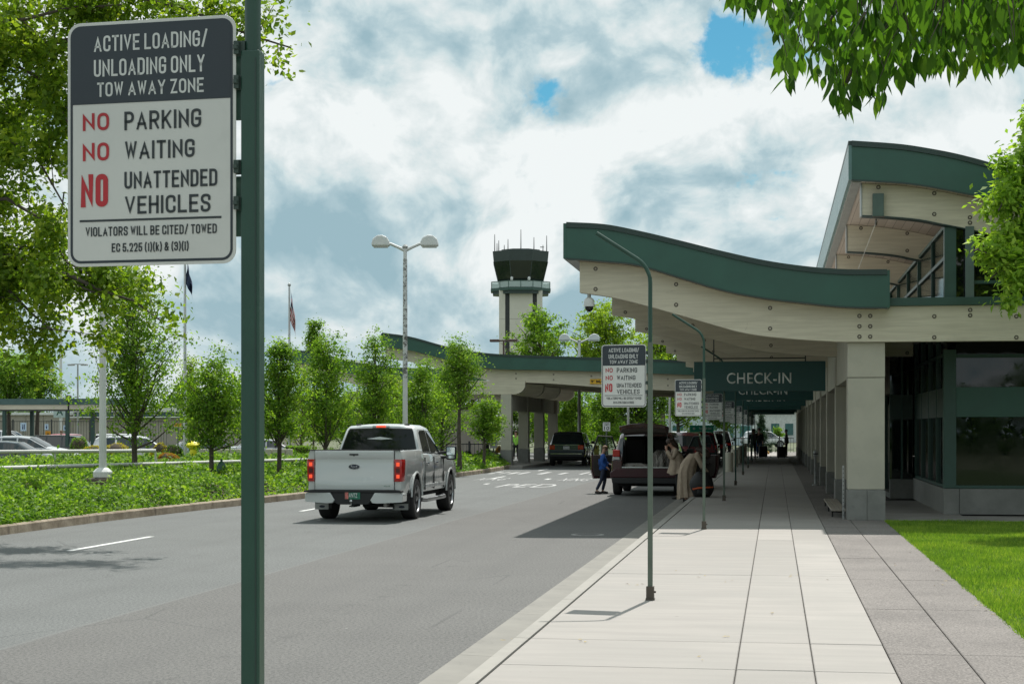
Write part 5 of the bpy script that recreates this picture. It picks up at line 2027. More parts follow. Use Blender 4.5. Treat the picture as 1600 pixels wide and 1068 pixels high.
MB().lathe([(0.06, -0.09), (0.06, -0.18), (0.07, -0.18), (0.07, -0.21)], 10, axis='X').build('outlet', HY, hy, smooth=40, loc=(0, 0, 0.40))
YB_ = mat('bright_yellow', (0.80, 0.72, 0.02), 0.45, var=0.1, vscale=6)
q = zp(302, 718, 64)
ys_ = thing('wrapped_post', 'bright yellow wrapped post with a bunched top behind the front pipe rail', 'post', (q.x, q.y, 0.2))
MB().lathe([(0.13, 0), (0.12, 0.5), (0.14, 0.75), (0.12, 0.85)], 10).build('wrap', YB_, ys_, smooth=50)
MB().lathe([(0.10, 0.85), (0.24, 0.92), (0.28, 1.02), (0.20, 1.12), (0.05, 1.18)], 9).build('bunched_top', YB_, ys_, smooth=50)

# row of square concrete guard posts by the parking
row = [(316, 'a'), (324, 'b'), (333, 'c'), (342, 'd'), (352, 'e'), (362, 'f'), (371, 'g'), (420, 'h'), (431, 'i'), (442, 'j'), (452, 'k')]
gpm = MB().box(-0.12, 0.12, -0.12, 0.12, 0, 0.78).mesh('guard_post', CCOL)
wd_ = ['leftmost', 'second', 'third', 'fourth', 'fifth', 'sixth', 'seventh', 'eighth', 'ninth', 'tenth', 'rightmost']
for i, (px, _) in enumerate(row):
    q = zp(px, 718, 69)
    tag(link('guard_post', gpm, bevel=0.02, loc=(q.x, q.y, 0.22)), 'square grey concrete guard post behind the street trees, %s in its row' % wd_[i], 'guard post', 'square concrete guard posts')

# ---- small signs
def board(name, label, px0, px1, py0, py1, Z, m, lines=(), legs=True, cat='sign', post=POSTL, group=None, rim=None):
    A_, B_ = zp(px0, py1, Z), zp(px1, py0, Z)
    cx = (A_.x + B_.x) / 2
    W_ = (B_ - A_).dot(RT)
    t = thing(name, label, cat, ((A_.x + B_.x) / 2, (A_.y + B_.y) / 2, 0), YAW, group)
    z0, z1 = A_.z, B_.z
    MB().box(-W_ / 2, W_ / 2, -0.02, 0.02, z0, z1).build('panel', m, t, 0.004)
    for (s_, a, b, c_, d_, mm) in lines:
        link('lettering', text_mesh(s_, -W_ / 2 + W_ * a, -W_ / 2 + W_ * b, z0 + (z1 - z0) * c_, z0 + (z1 - z0) * d_, -0.022, mm, bold=0.01), t)
    if legs:
        for lx in ((-W_ * 0.32, W_ * 0.32) if W_ > 0.8 else (0,)):
            MB().tube([(lx, 0.05, 0), (lx, 0.05, z1 - 0.05)], 0.035, 6).build('post', post, t)
    return t


BIANCO = mat('board_white', (0.62, 0.64, 0.64), 0.5)
board('speed_limit_sign', 'small white SPEED LIMIT 10 sign on a thin post by the trees', 942, 953.5, 659.5, 673, 72, BIANCO,
      [('SPEED', .18, .82, .80, .92, SINK), ('LIMIT', .18, .82, .62, .75, SINK), ('10', .16, .84, .10, .54, SINK)])
board('information_board', 'upright white information board with grey print beside the crossing canopy columns', 765.5, 777, 676, 700, 84, BIANCO,
      [('RENTAL CARS', .1, .9, .84, .92, SINK), ('PARKING', .1, .6, .68, .76, SNAVY), ('EXIT', .3, .9, .50, .60, SNAVY), ('TERMINAL', .3, .95, .36, .46, SNAVY)])
GSG = mat('guide_green', (0.015, 0.25, 0.16), 0.4)
board('guide_sign', 'green roadside guide sign with two white lines beyond the open car door', 1078, 1115, 664, 679.5, 98, GSG,
      [('Terminal Exit', .38, .92, .58, .78, BIANCO), ('Return', .42, .88, .20, .38, BIANCO), ('o', .12, .22, .55, .78, BIANCO)])
board('handicap_sign', 'pale blue parking sign left of the walkway post in the lot', 32, 41, 660, 673, 120, mat('pale_blue', (0.42, 0.55, 0.66), 0.5), [('i', .3, .5, .2, .8, FB_), ('l', .6, .75, .2, .8, FB_)], group='pale blue parking signs')
board('handicap_sign', 'pale blue parking sign in the middle of the three, near the orange machine', 70, 75.5, 662, 671, 120, MATS['pale_blue'], [('i', .3, .7, .2, .8, FB_)], group='pale blue parking signs')
board('handicap_sign', 'pale blue parking sign nearest the second walkway post', 99, 104, 664, 672, 120, MATS['pale_blue'], [('i', .3, .7, .2, .8, FB_)], group='pale blue parking signs')
board('ticket_machine', 'orange ticket machine standing among parked cars', 71, 79, 673, 689, 100, mat('machine_orange', (0.75, 0.33, 0.02), 0.5), [('P', .3, .7, .5, .8, SBLK)], cat='machine')
board('warning_board', 'small orange warning board hanging in the trees by the flagpole', 272, 283.5, 661, 666, 75, MATS['machine_orange'], [('EXIT', .15, .85, .2, .8, SBLK)])
yw = board('pedestrian_sign', 'fluorescent yellow pedestrian crossing sign left of the boy', 928, 936, 695.5, 716, 84, YB_)
MB().lathe([(0.03, 0), (0.035, 0.03)], 8).tube([(0, 0, -0.04), (0, 0, -0.16)], 0.025, 6).build('pictogram', SBLK, yw, loc=(0, -0.035, 1.0))

# ================================================================== VEHICLES
WPAINT = mat('white_car_paint', (0.57, 0.595, 0.585), 0.24, var=0.005, coat=1.0, spec=0.5)
TYRE = mat('tyre', (0.018, 0.018, 0.018), 0.8, var=0.2, vscale=20, bump=0.2, bscale=60)
RIMD = mat('rim_dark', (0.045, 0.045, 0.048), 0.35, metal=0.6)
RIMS = mat('rim_silver', (0.40, 0.41, 0.42), 0.3, metal=0.8)
PLAST = mat('black_plastic', (0.014, 0.015, 0.016), 0.55)
CHR = mat('chrome', (0.55, 0.56, 0.57), 0.15, metal=1.0, var=0.02)
UNDER = mat('underbody', (0.012, 0.012, 0.012), 0.9)
CGLASS = mat('car_glass', (0.008, 0.011, 0.011), 0.03, var=0.0, spec=0.3)
CGLASS2 = mat('car_glass_side', (0.016, 0.024, 0.025), 0.03, var=0.0, spec=1.0)
LRED = mat('tail_red', (0.42, 0.010, 0.008), 0.15, var=0.05, coat=0.6)
LRED_ON = mat('tail_lit', (0.8, 0.08, 0.03), 0.2, var=0.0, emit=(1.0, 0.10, 0.04, 0.75))
LWHITE = mat('lamp_clear', (0.5, 0.5, 0.5), 0.15)
LORANGE = mat('lamp_amber', (0.6, 0.2, 0.03), 0.2)


def wheel_meshes(R, wdt, rimr, spokes, rimm, deep=0.03, n=28):
    """tyre + rim; outer face looks to +X"""
    h = wdt / 2
    ty = MB().lathe([(rimr + 0.01, -h), (R - 0.03, -h), (R - 0.008, -h + 0.02), (R, -h + 0.05), (R, h - 0.05), (R - 0.008, h - 0.02), (R - 0.03, h), (rimr + 0.01, h), (rimr + 0.005, h - 0.03)], n, axis='X').mesh('tyre', TYRE, smooth=35)
    r_ = MB()
    r_.lathe([(rimr + 0.012, h - 0.035), (rimr + 0.012, h - 0.004), (rimr - 0.012, h - 0.002), (rimr - 0.03, h - 0.05), (rimr - 0.035, -h + 0.05)], n, axis='X')
    for k in range(spokes):
        a = 2 * PI * k / spokes
        c_, s_ = math.cos(a), math.sin(a)
        t_ = 0.028 + 0.01 * (spokes < 7)
        vs = []
        for (rr_, x_, tt) in ((0.04, h - deep - 0.01, t_ * 1.1), (rimr - 0.02, h - deep * 0.5, t_ * 0.75)):
            for sg in (-1, 1):
                for dx in (0.0, -0.03):
                    vs.append((x_ + dx, rr_ * c_ - sg * tt * s_, rr_ * s_ + sg * tt * c_))
        r_.add(vs, [(0, 2, 6, 4), (1, 5, 7, 3), (0, 4, 5, 1), (2, 3, 7, 6)])
    r_.lathe([(0.055, h - deep - 0.03), (0.055, h - deep + 0.012), (0.03, h - deep + 0.02)], 12, axis='X')
    rm = r_.mesh('rim', rimm, smooth=35)
    bk = MB().lathe([(rimr - 0.04, -h + 0.06), (rimr - 0.04, h - 0.075), (0.02, h - 0.08)], n, axis='X').mesh('brake', UNDER)
    return ty, rm, bk


def put_wheels(t, WM, axles, half, R, z=0.0, steer=0.0):
    for (y_, front) in axles:
        for s_ in (1, -1):
            w_ = link('wheel', WM[0], t, loc=(s_ * half, y_, R + z))
            rz = (0 if s_ > 0 else PI) + (steer if front else 0)
            w_.rotation_euler = (0, 0, rz)
            link('rim', WM[1], w_)
            link('brake', WM[2], w_)


def loft(stations, glass_of=None, cap0=0, cap1=0):
    """stations: list of (y, [(x,z)...]) half outlines from bottom centre to top centre; mirrored and closed"""
    b = MB()
    n = len(stations[0][1])
    full = 2 * n - 2
    for (y, P_) in stations:
        ring = [(x, y, z) for x, z in P_] + [(-x, y, z) for x, z in P_[-2:0:-1]]
        b.v += ring
    for i in range(len(stations) - 1):
        for j in range(full):
            a = i * full + j
            a2 = i * full + (j + 1) % full
            b.f.append((a, a2, a2 + full, a + full))
            seg = j if j < n - 1 else full - 1 - j
            b.mi.append(glass_of(i, seg) if glass_of else 0)
    b.f.append(tuple(range(full))[::-1])
    b.mi.append(cap0)
    k = (len(stations) - 1) * full
    b.f.append(tuple(k + j for j in range(full)))
    b.mi.append(cap1)
    return b


def boolean(me, cutters, name='body'):
    """subtract cutter meshes; their faces keep their own materials"""
    o = bpy.data.objects.new('tmp', me)
    COL.objects.link(o)
    cs = []
    for c_ in cutters:
        co_ = bpy.data.objects.new('tmpc', c_)
        COL.objects.link(co_)
        cs.append(co_)
        md = o.modifiers.new('b', 'BOOLEAN')
        md.object = co_
        md.operation = 'DIFFERENCE'
        md.solver = 'EXACT'
        md.material_mode = 'TRANSFER'
    bpy.context.view_layer.update()
    dg = bpy.context.evaluated_depsgraph_get()
    r = bpy.data.meshes.new_from_object(o.evaluated_get(dg))
    for c_ in cs:
        bpy.data.objects.remove(c_)
    bpy.data.objects.remove(o)
    r.name = name
    return r


def split_mats(me, groups):
    """split a mesh by material name into several meshes: groups = [(name, [materials])]"""
    out = []
    names = [m.name for m in me.materials]
    for nm, ms in groups:
        bm = bmesh.new()
        bm.from_mesh(me)
        kill = [f for f in bm.faces if names[f.material_index] not in ms]
        bmesh.ops.delete(bm, geom=kill, context='FACES')
        if len(bm.faces):
            m2 = bpy.data.meshes.new(nm)
            bm.to_mesh(m2)
            for m in me.materials:
                m2.materials.append(m)
            m2.polygons.foreach_set('use_smooth', [True] * len(m2.polygons))
            m2.set_sharp_from_angle(angle=math.radians(32))
            out.append((nm, m2))
        bm.free()
    return out


def cyl_cut(y, z, r, x0, x1, m):
    return MB().lathe([(r, x0), (r, x1)], 40, axis='X', c=(0, y, z)).mesh('cut', m)


def box_cut(x0, x1, y0, y1, z0, z1, m):
    return MB().box(x0, x1, y0, y1, z0, z1).mesh('cut', m)


# ------------------------------------------------------------------ the white pickup
def pickup():
    t = thing('pickup_truck', 'white crew cab pickup with lit tail lights driving away in the road', 'pickup truck')
    WB0, WB1 = 1.27, 4.95                 # axles
    hw = 0.985

    def low(y, hwf=1.0, zt=1.36, zb=0.50, top=0.955, crown=0.03):
        h_ = hw * hwf
        return (y, [(0, zb), (h_ * 0.86, zb), (h_ * 0.955, zb + 0.03), (h_ * 0.985, zb + 0.14), (h_ * 0.975, zb + 0.30), (h_ * 0.99, zb + 0.40), (h_, zt - 0.36), (h_ * 0.995, zt - 0.22),
                    (h_ * 0.975, zt - 0.07), (h_ * top, zt - 0.012), (h_ * (top - 0.02), zt), (h_ * 0.5, zt + crown), (0, zt + crown)])
    # bed (separate from the cab by a gap)
    def bed(y, f=1.0, zt=1.41):
        return low(y, f, zt, 0.52, 0.95, 0.0)
    B = loft([bed(0.0, 0.965), bed(0.05, 0.99), bed(0.4), bed(0.85, 1.005), bed(1.3, 1.008), bed(1.75, 1.004), bed(1.95, 1.0), bed(2.02, 0.992)])
    me = B.mesh('bed', [WPAINT, PLAST, UNDER])
    cuts = [box_cut(-0.84, 0.84, 0.07, 1.98, 0.85, 1.6, PLAST), cyl_cut(WB0, 0.44, 0.50, -1.2, -0.62, UNDER), cyl_cut(WB0, 0.44, 0.50, 0.62, 1.2, UNDER)]
    me = boolean(me, cuts, 'bed')
    for nm, m2 in split_mats(me, [('bed', [m.name for m in me.materials])]):
        link('bed', m2, t)
    # cab + hood
    def cab(y, zt, f=1.0, crown=0.03, zb=0.50, top=0.955):
        return low(y, f, zt, zb, top, crown)
    C = loft([cab(2.06, 1.30, 0.99), cab(2.12, 1.315), cab(3.0, 1.30, 1.0), cab(3.9, 1.275, 1.0), cab(4.1, 1.27, 1.0, 0.06), cab(4.5, 1.25, 1.003, 0.08), cab(4.95, 1.22, 1.008, 0.09), cab(5.4, 1.18, 1.0, 0.09), cab(5.75, 1.12, 0.975, 0.07, 0.55), cab(5.88, 1.02, 0.93, 0.03, 0.6)])
    me = C.mesh('cab', [WPAINT, PLAST, UNDER])
    me = boolean(me, [cyl_cut(WB1, 0.44, 0.50, -1.2, -0.62, UNDER), cyl_cut(WB1, 0.44, 0.50, 0.62, 1.2, UNDER)], 'cab')
    for nm, m2 in split_mats(me, [('body', [m.name for m in me.materials])]):
        link('body', m2, t)
    # greenhouse
    def gh(y, zt, wb=0.90, wt=0.74, zb=1.29, cr=0.035):
        return (y, [(0, zb), (wb * 0.9, zb), (wb, zb), (wb * 0.985, zb + 0.05), (wt + 0.03, zt - 0.085), (wt + 0.005, zt - 0.04), (wt - 0.05, zt - 0.005), (wt * 0.5, zt + cr * 0.7), (0, zt + cr)])
    G = loft([gh(2.07, 1.34, .90, .87, 1.28, 0.0), gh(2.16, 1.60, .90, .80), gh(2.30, 1.865, .90, .735), gh(2.40, 1.90, .90, .73), gh(3.0, 1.915, .90, .735), gh(3.5, 1.885, .90, .725),
              gh(3.75, 1.82, .90, .72), gh(4.15, 1.53, .90, .78, 1.26, .03), gh(4.42, 1.31, .90, .86, 1.24, .02)])
    G.build('cab_roof', WPAINT, t, smooth=40)

    # rear window: slightly proud panel, rounded corners, following the sloping back
    def rearpt(x, z, off=0.006):
        y = 2.07 + (z - 1.34) / (1.865 - 1.34) * 0.23
        return (x, y - off - 0.030, z)
    rw = [(-0.775, 1.36), (0.775, 1.36), (0.795, 1.40), (0.685, 1.79), (0.655, 1.835), (0.0, 1.852), (-0.655, 1.835), (-0.685, 1.79), (-0.795, 1.40)]
    MB().add([rearpt(x, z) for x, z in rw], [tuple(range(len(rw)))]).build('rear_window', CGLASS, t)
    rwo = [(x * 1.02, 1.6 + (z - 1.6) * 1.035) for x, z in rw]
    n = len(rw)
    MB().add([rearpt(x, z, 0.003) for x, z in rwo] + [rearpt(x, z, 0.009) for x, z in rw], [(k, (k + 1) % n, n + (k + 1) % n, n + k) for k in range(n)]).build('window_seal', PLAST, t)

    # side windows on the greenhouse flank
    def sidept(s_, y, z, off=0.006):
        zb, wb = 1.29, 0.8865
        zt = np.interp(y, [2.30, 2.40, 3.0, 3.5, 3.75, 4.15], [1.78, 1.815, 1.83, 1.80, 1.735, 1.445])
        wt = np.interp(y, [2.30, 2.40, 3.0, 3.5, 3.75, 4.15], [.765, .76, .765, .755, .75, .81])
        f_ = (z - 1.34) / (zt - 1.34)
        return (s_ * (wb + (wt - wb) * f_ + off), y, z)
    for s_ in (1, -1):
        for poly in ([(2.34, 1.36), (3.05, 1.335), (3.05, 1.805), (2.52, 1.80), (2.40, 1.765)], [(3.14, 1.33), (4.05, 1.30), (4.10, 1.345), (3.80, 1.60), (3.60, 1.755), (3.45, 1.79), (3.14, 1.805)]):
            # cut into strips so that it follows the curved side
            MB().add([sidept(s_, y, max(z, 1.345)) if z > 1.33 else (s_ * 0.893, y, z) for y, z in poly], [tuple(range(len(poly)))]).build('side_window', CGLASS2, t)
        # window trim line
        MB().tube([(s_ * 0.899, 2.32, 1.345), (s_ * 0.899, 3.1, 1.325), (s_ * 0.897, 4.1, 1.29)], 0.008, 5).build('window_trim', PLAST, t)
    # windscreen
    MB().add([(-0.68, 3.79, 1.80), (0.68, 3.79, 1.80), (0.79, 4.38, 1.36), (-0.79, 4.38, 1.36)], [(0, 1, 2, 3)]).build('windscreen', CGLASS, t)
    # ---- tailgate: own panel with spoiler lip, horizontal creases
    def tgz():
        prof_ = [(0.625, 0.0), (0.64, -0.035), (0.80, -0.045), (0.83, -0.038), (1.10, -0.036), (1.13, -0.030), (1.24, -0.032), (1.265, -0.046), (1.375, -0.062), (1.405, -0.055), (1.415, 0.0)]
        return prof_
    TG_ = MB()
    xs = [-0.80, -0.785, -0.60, -0.2, 0.2, 0.60, 0.785, 0.80]
    pr = tgz()
    for x in xs:
        for (z, y) in pr:
            e = 0.0 if abs(x) < 0.79 else 0.02
            up = -0.010 if abs(x) < 0.55 and 0.82 < z < 1.25 else 0
            TG_.v.append((x, y + e - up * 0.6, z))
    npf = len(pr)
    for i in range(len(xs) - 1):
        for j in range(npf - 1):
            a = i * npf + j
            TG_.f.append((a, a + 1, a + npf + 1, a + npf))
            TG_.mi.append(0)
    TG_.f.append(tuple(range(npf)))
    TG_.f.append(tuple((len(xs) - 1) * npf + j for j in range(npf)))
    TG_.mi += [0, 0]
    tg = TG_.build('tailgate', WPAINT, t, smooth=28)
    MB().box(-0.95, 0.95, -0.03, 0.04, 1.408, 1.425).build('tailgate_cap', PLAST, tg)
    for s_ in (-1, 1):
        MB().box(s_ * 0.808 - 0.006, s_ * 0.808 + 0.006, -0.004, 0.01, 0.63, 1.40).build('panel_gap', UNDER, tg)
    ov = [(0.105 * math.cos(a), 0.045 * math.sin(a)) for a in np.linspace(0, 2 * PI, 29)[:-1]]
    MB().prism([(x * 1.1, z * 1.12 + 1.09) for x, z in ov], -0.048, -0.030).build('badge_rim', CHR, tg)
    MB().prism([(x, z + 1.09) for x, z in ov], -0.052, -0.047).build('badge', mat('badge_navy', (0.01, 0.016, 0.035), 0.3), tg)
    link('badge_script', text_mesh('Ford', -0.062, 0.062, 1.062, 1.118, -0.0525, CHR, bold=0.01), tg)
    MB().box(-0.09, 0.09, -0.070, -0.05, 1.315, 1.345).build('tailgate_handle', PLAST, tg, 0.004)
    MB().lathe([(0.016, 0), (0.012, 0.02)], 10).build('camera_lens', PLAST, tg, loc=(0.0, -0.06, 1.30))
    link('trim_badge', text_mesh('4x4', 0.60, 0.72, 0.70, 0.725, -0.046, mat('badge_green', (0.03, 0.16, 0.08), 0.4)), tg)
    # ---- tail lights
    for s_ in (-1, 1):
        hl = MB()
        prof_ = [(0.815, -0.045), (0.90, -0.045), (0.95, -0.03), (0.972, 0.03), (0.976, 0.17)]
        zs = [0.80, 0.83, 1.0, 1.05, 1.20, 1.235]
        for zi, z in enumerate(zs):
            for (x, y) in prof_:
                k_ = 0.012 if zi in (0, 5) else 0
                taper = (z - 0.80) / 0.435 * 0.012
                hl.v.append((s_ * (x - k_ + (taper if x > 0.85 else 0)), y + k_, z))
        for i in range(5):
            for j in range(4):
                a = i * 5 + j
                hl.f.append((a, a + 1, a + 6, a + 5))
                hl.mi.append(0)
        lt = hl.build('tail_light', LRED, t, smooth=40)
        for (z0, z1) in ((0.865, 0.935), (1.10, 1.175)):
            MB().box(min(s_ * 0.85, s_ * 0.915), max(s_ * 0.85, s_ * 0.915), -0.052, -0.04, z0, z1).build('lit_lens', LRED_ON, lt, 0.006)
        MB().box(min(s_ * 0.84, s_ * 0.92), max(s_ * 0.84, s_ * 0.92), -0.05, -0.04, 0.975, 1.06).build('reverse_lens', mat('lamp_smoked', (0.12, 0.02, 0.02), 0.2), lt)
    MB().box(-0.10, 0.10, 2.245, 2.30, 1.865, 1.905).build('high_brake_light', LRED_ON, t, 0.004, loc=(0, 0.02, 0.0))
    for s_ in (-1, 1):
        MB().box(s_ * 0.145 - 0.035, s_ * 0.145 + 0.035, 2.265, 2.32, 1.868, 1.902).build('cargo_light', LWHITE, t, 0.004)
        MB().box(s_ * 0.52 - 0.05, s_ * 0.52 + 0.05, 2.42, 2.5, 1.905, 1.94).build('roof_clip', PLAST, t, 0.006)
    # ---- bumper
    for s_ in (-1, 1):
        P_ = [(s_ * 0.36, 0.44), (s_ * 0.45, 0.585), (s_ * 0.93, 0.585), (s_ * 0.985, 0.56), (s_ * 0.985, 0.40), (s_ * 0.93, 0.395), (s_ * 0.5, 0.375), (s_ * 0.40, 0.38)]
        v = [(x, -0.20 + (0.10 * max(0, abs(x) - 0.80) / 0.18) ** 1, z) for x, z in P_] + [(x, 0.02 if abs(x) < 0.97 else 0.30, z) for x, z in P_]
        k = len(P_)
        MB().add(v, [tuple(range(k)), tuple(range(2 * k - 1, k - 1, -1))] + [(i, (i + 1) % k, k + (i + 1) % k, k + i) for i in range(k)]).build('bumper', WPAINT, t, 0.012, smooth=40)
    MB().prism([(-0.985, 0.59), (0.985, 0.59), (0.985, 0.625), (0.80, 0.64), (-0.80, 0.64), (-0.985, 0.625)], -0.195, 0.0).build('step_pad', PLAST, t, 0.006)
    MB().prism([(-0.44, 0.589), (0.44, 0.589), (0.36, 0.40), (0.30, 0.35), (-0.30, 0.35), (-0.36, 0.40)], -0.17, 0.0).build('bumper_centre', PLAST, t, 0.01)
    PLM = mat('plate_green', (0.02, 0.16, 0.10), 0.4, var=0.2, vscale=14)
    pl_ = MB().box(-0.155, 0.155, -0.186, -0.172, 0.455, 0.605).build('licence_plate', PLM, t, 0.003)
    MB().box(-0.150, -0.08, -0.1885, -0.186, 0.46, 0.60).build('plate_sticker', mat('plate_pink', (0.55, 0.16, 0.14), 0.5, var=0.4, vscale=30), pl_)
    link('plate_letters', text_mesh('ANTZ', -0.07, 0.10, 0.485, 0.575, -0.1875, BIANCO, bold=0.02), pl_)
    # hitch, exhaust, axle, mud flaps
    MB().box(-0.04, 0.04, -0.16, 0.3, 0.30, 0.36).build('hitch', UNDER, t)
    MB().lathe([(0.012, 0.0), (0.012, 0.05), (0.030, 0.06), (0.036, 0.085), (0.030, 0.115), (0.008, 0.125)], 12).build('hitch_ball', CHR, t, smooth=60, loc=(-0.03, -0.17, 0.33))
    MB().box(-0.06, 0.03, -0.21, -0.13, 0.305, 0.33).build('ball_mount', UNDER, t)
    MB().tube([(-0.75, WB0, 0.43), (0.75, WB0, 0.43)], 0.045, 8).lathe([(0.05, -0.14), (0.14, -0.08), (0.14, 0.08), (0.05, 0.14)], 12, axis='X', c=(0, WB0, 0.43)).build('rear_axle', UNDER, t)
    MB().tube([(0.62, 0.0, 0.34), (0.62, 0.6, 0.36), (0.45, 1.2, 0.55)], 0.04, 8).build('exhaust', mat('exhaust_steel', (0.25, 0.24, 0.23), 0.4, metal=0.8), t)
    MB().tube([(0.10, 0.3, 0.34), (0.72, 0.3, 0.33)], 0.055, 8).build('spare_carrier', UNDER, t)
    MB().box(-0.80, 0.80, 0.1, 5.6, 0.42, 0.56).build('underbody', UNDER, t)
    for s_ in (-1, 1):
        fl = MB().box(s_ * 0.80 - 0.17, s_ * 0.80 + 0.17, 0.60, 0.615, 0.24, 0.62).build('mud_flap', PLAST, t)
        MB().box(s_ * 0.82 - 0.15, s_ * 0.82 + 0.13, 0.588, 0.599, 0.215, 0.34).build('flap_plate', mat('brushed_steel', (0.33, 0.34, 0.33), 0.4, metal=0.5), fl)
        ovs = [(s_ * 0.82 + 0.06 * math.cos(a), 0.275 + 0.026 * math.sin(a)) for a in np.linspace(0, 2 * PI, 17)[:-1]]
        MB().prism(ovs, 0.583, 0.588).build('flap_badge', MATS['badge_navy'], fl)
        # running boards and chrome strip
        MB().tube([(s_ * 0.93, 1.95, 0.37), (s_ * 1.0, 2.1, 0.355), (s_ * 1.0, 4.1, 0.355), (s_ * 0.93, 4.3, 0.37)], 0.045, 8).build('side_step', RIMS, t)
        # doors: seams, handles
        for y_ in (2.13, 3.08, 4.14):
            MB().box(min(s_ * 0.96, s_ * 0.9875), max(s_ * 0.96, s_ * 0.9875), y_ - 0.003, y_ + 0.003, 0.56, 1.24).build('door_seam', UNDER, t)
        for y_ in (2.32, 3.27):
            hd_ = MB().box(-0.012, 0.020, -0.11, 0.11, -0.016, 0.016).build('door_handle', CHR, t, 0.006, loc=(s_ * 0.995, y_, 1.12))
        MB().box(min(s_ * 0.955, s_ * 0.987), max(s_ * 0.955, s_ * 0.987), 2.2, 4.3, 0.60, 0.68).build('door_moulding', mat('strip_bright', (0.62, 0.64, 0.64), 0.2, coat=0.5), t, 0.008)
        # wheel arch lips
        for wy in (WB0, WB1):
            pts_ = [(s_ * 0.985, wy + 0.515 * math.cos(a), 0.44 + 0.515 * math.sin(a)) for a in np.linspace(0.05, PI - 0.05, 15)]
            MB().tube(pts_, 0.022, 6).build('arch_lip', WPAINT, t, smooth=50)
        # tow mirrors
        MB().tube([(s_ * 0.90, 3.98, 1.30), (s_ * 1.12, 3.93, 1.33)], 0.035, 8).tube([(s_ * 0.90, 4.0, 1.20), (s_ * 1.12, 3.93, 1.22)], 0.03, 8).build('mirror_arm', PLAST, t)
        mr_ = MB().prism(rrect(0.115, 0.155, 0.045, 4), -0.05, 0.05).build('mirror', PLAST, t, 0.02, loc=(s_ * 1.19, 3.93, 1.315))
        MB().prism(rrect(0.088, 0.085, 0.02, 3), -0.0535, -0.0515).build('mirror_glass', mat('mirror_glass', (0.65, 0.72, 0.72), 0.02, metal=1.0, var=0.0), mr_, loc=(0, 0, 0.035))
        MB().prism(rrect(0.085, 0.03, 0.015, 3), -0.0535, -0.0515).build('mirror_glass', MATS['mirror_glass'], mr_, loc=(0, 0, -0.095))
        MB().box(min(s_ * 0.60, s_ * 0.92), max(s_ * 0.60, s_ * 0.92), 5.80, 5.90, 0.90, 1.08).build('headlight', LWHITE, t, 0.01)
    WM = wheel_meshes(0.415, 0.285, 0.275, 6, RIMS, 0.03)
    put_wheels(t, WM, ((WB0, 0), (WB1, 1)), 0.855, 0.415, steer=0.0)
    # interior: seats silhouettes behind the glass are hidden by the tint
    return t


TR = pickup()
c0, c1 = gp(652, 810.6), gp(501.8, 808.5)
tc_ = (c0 + c1) / 2
rear_axle = Vector((tc_.x + 0.02, tc_.y, 0))
TYAW = math.radians(0.3)
org = rear_axle - Matrix.Rotation(TYAW, 3, 'Z') @ Vector((0, 1.27, 0))
TR.location = org
TR.rotation_euler = (0, 0, TYAW)


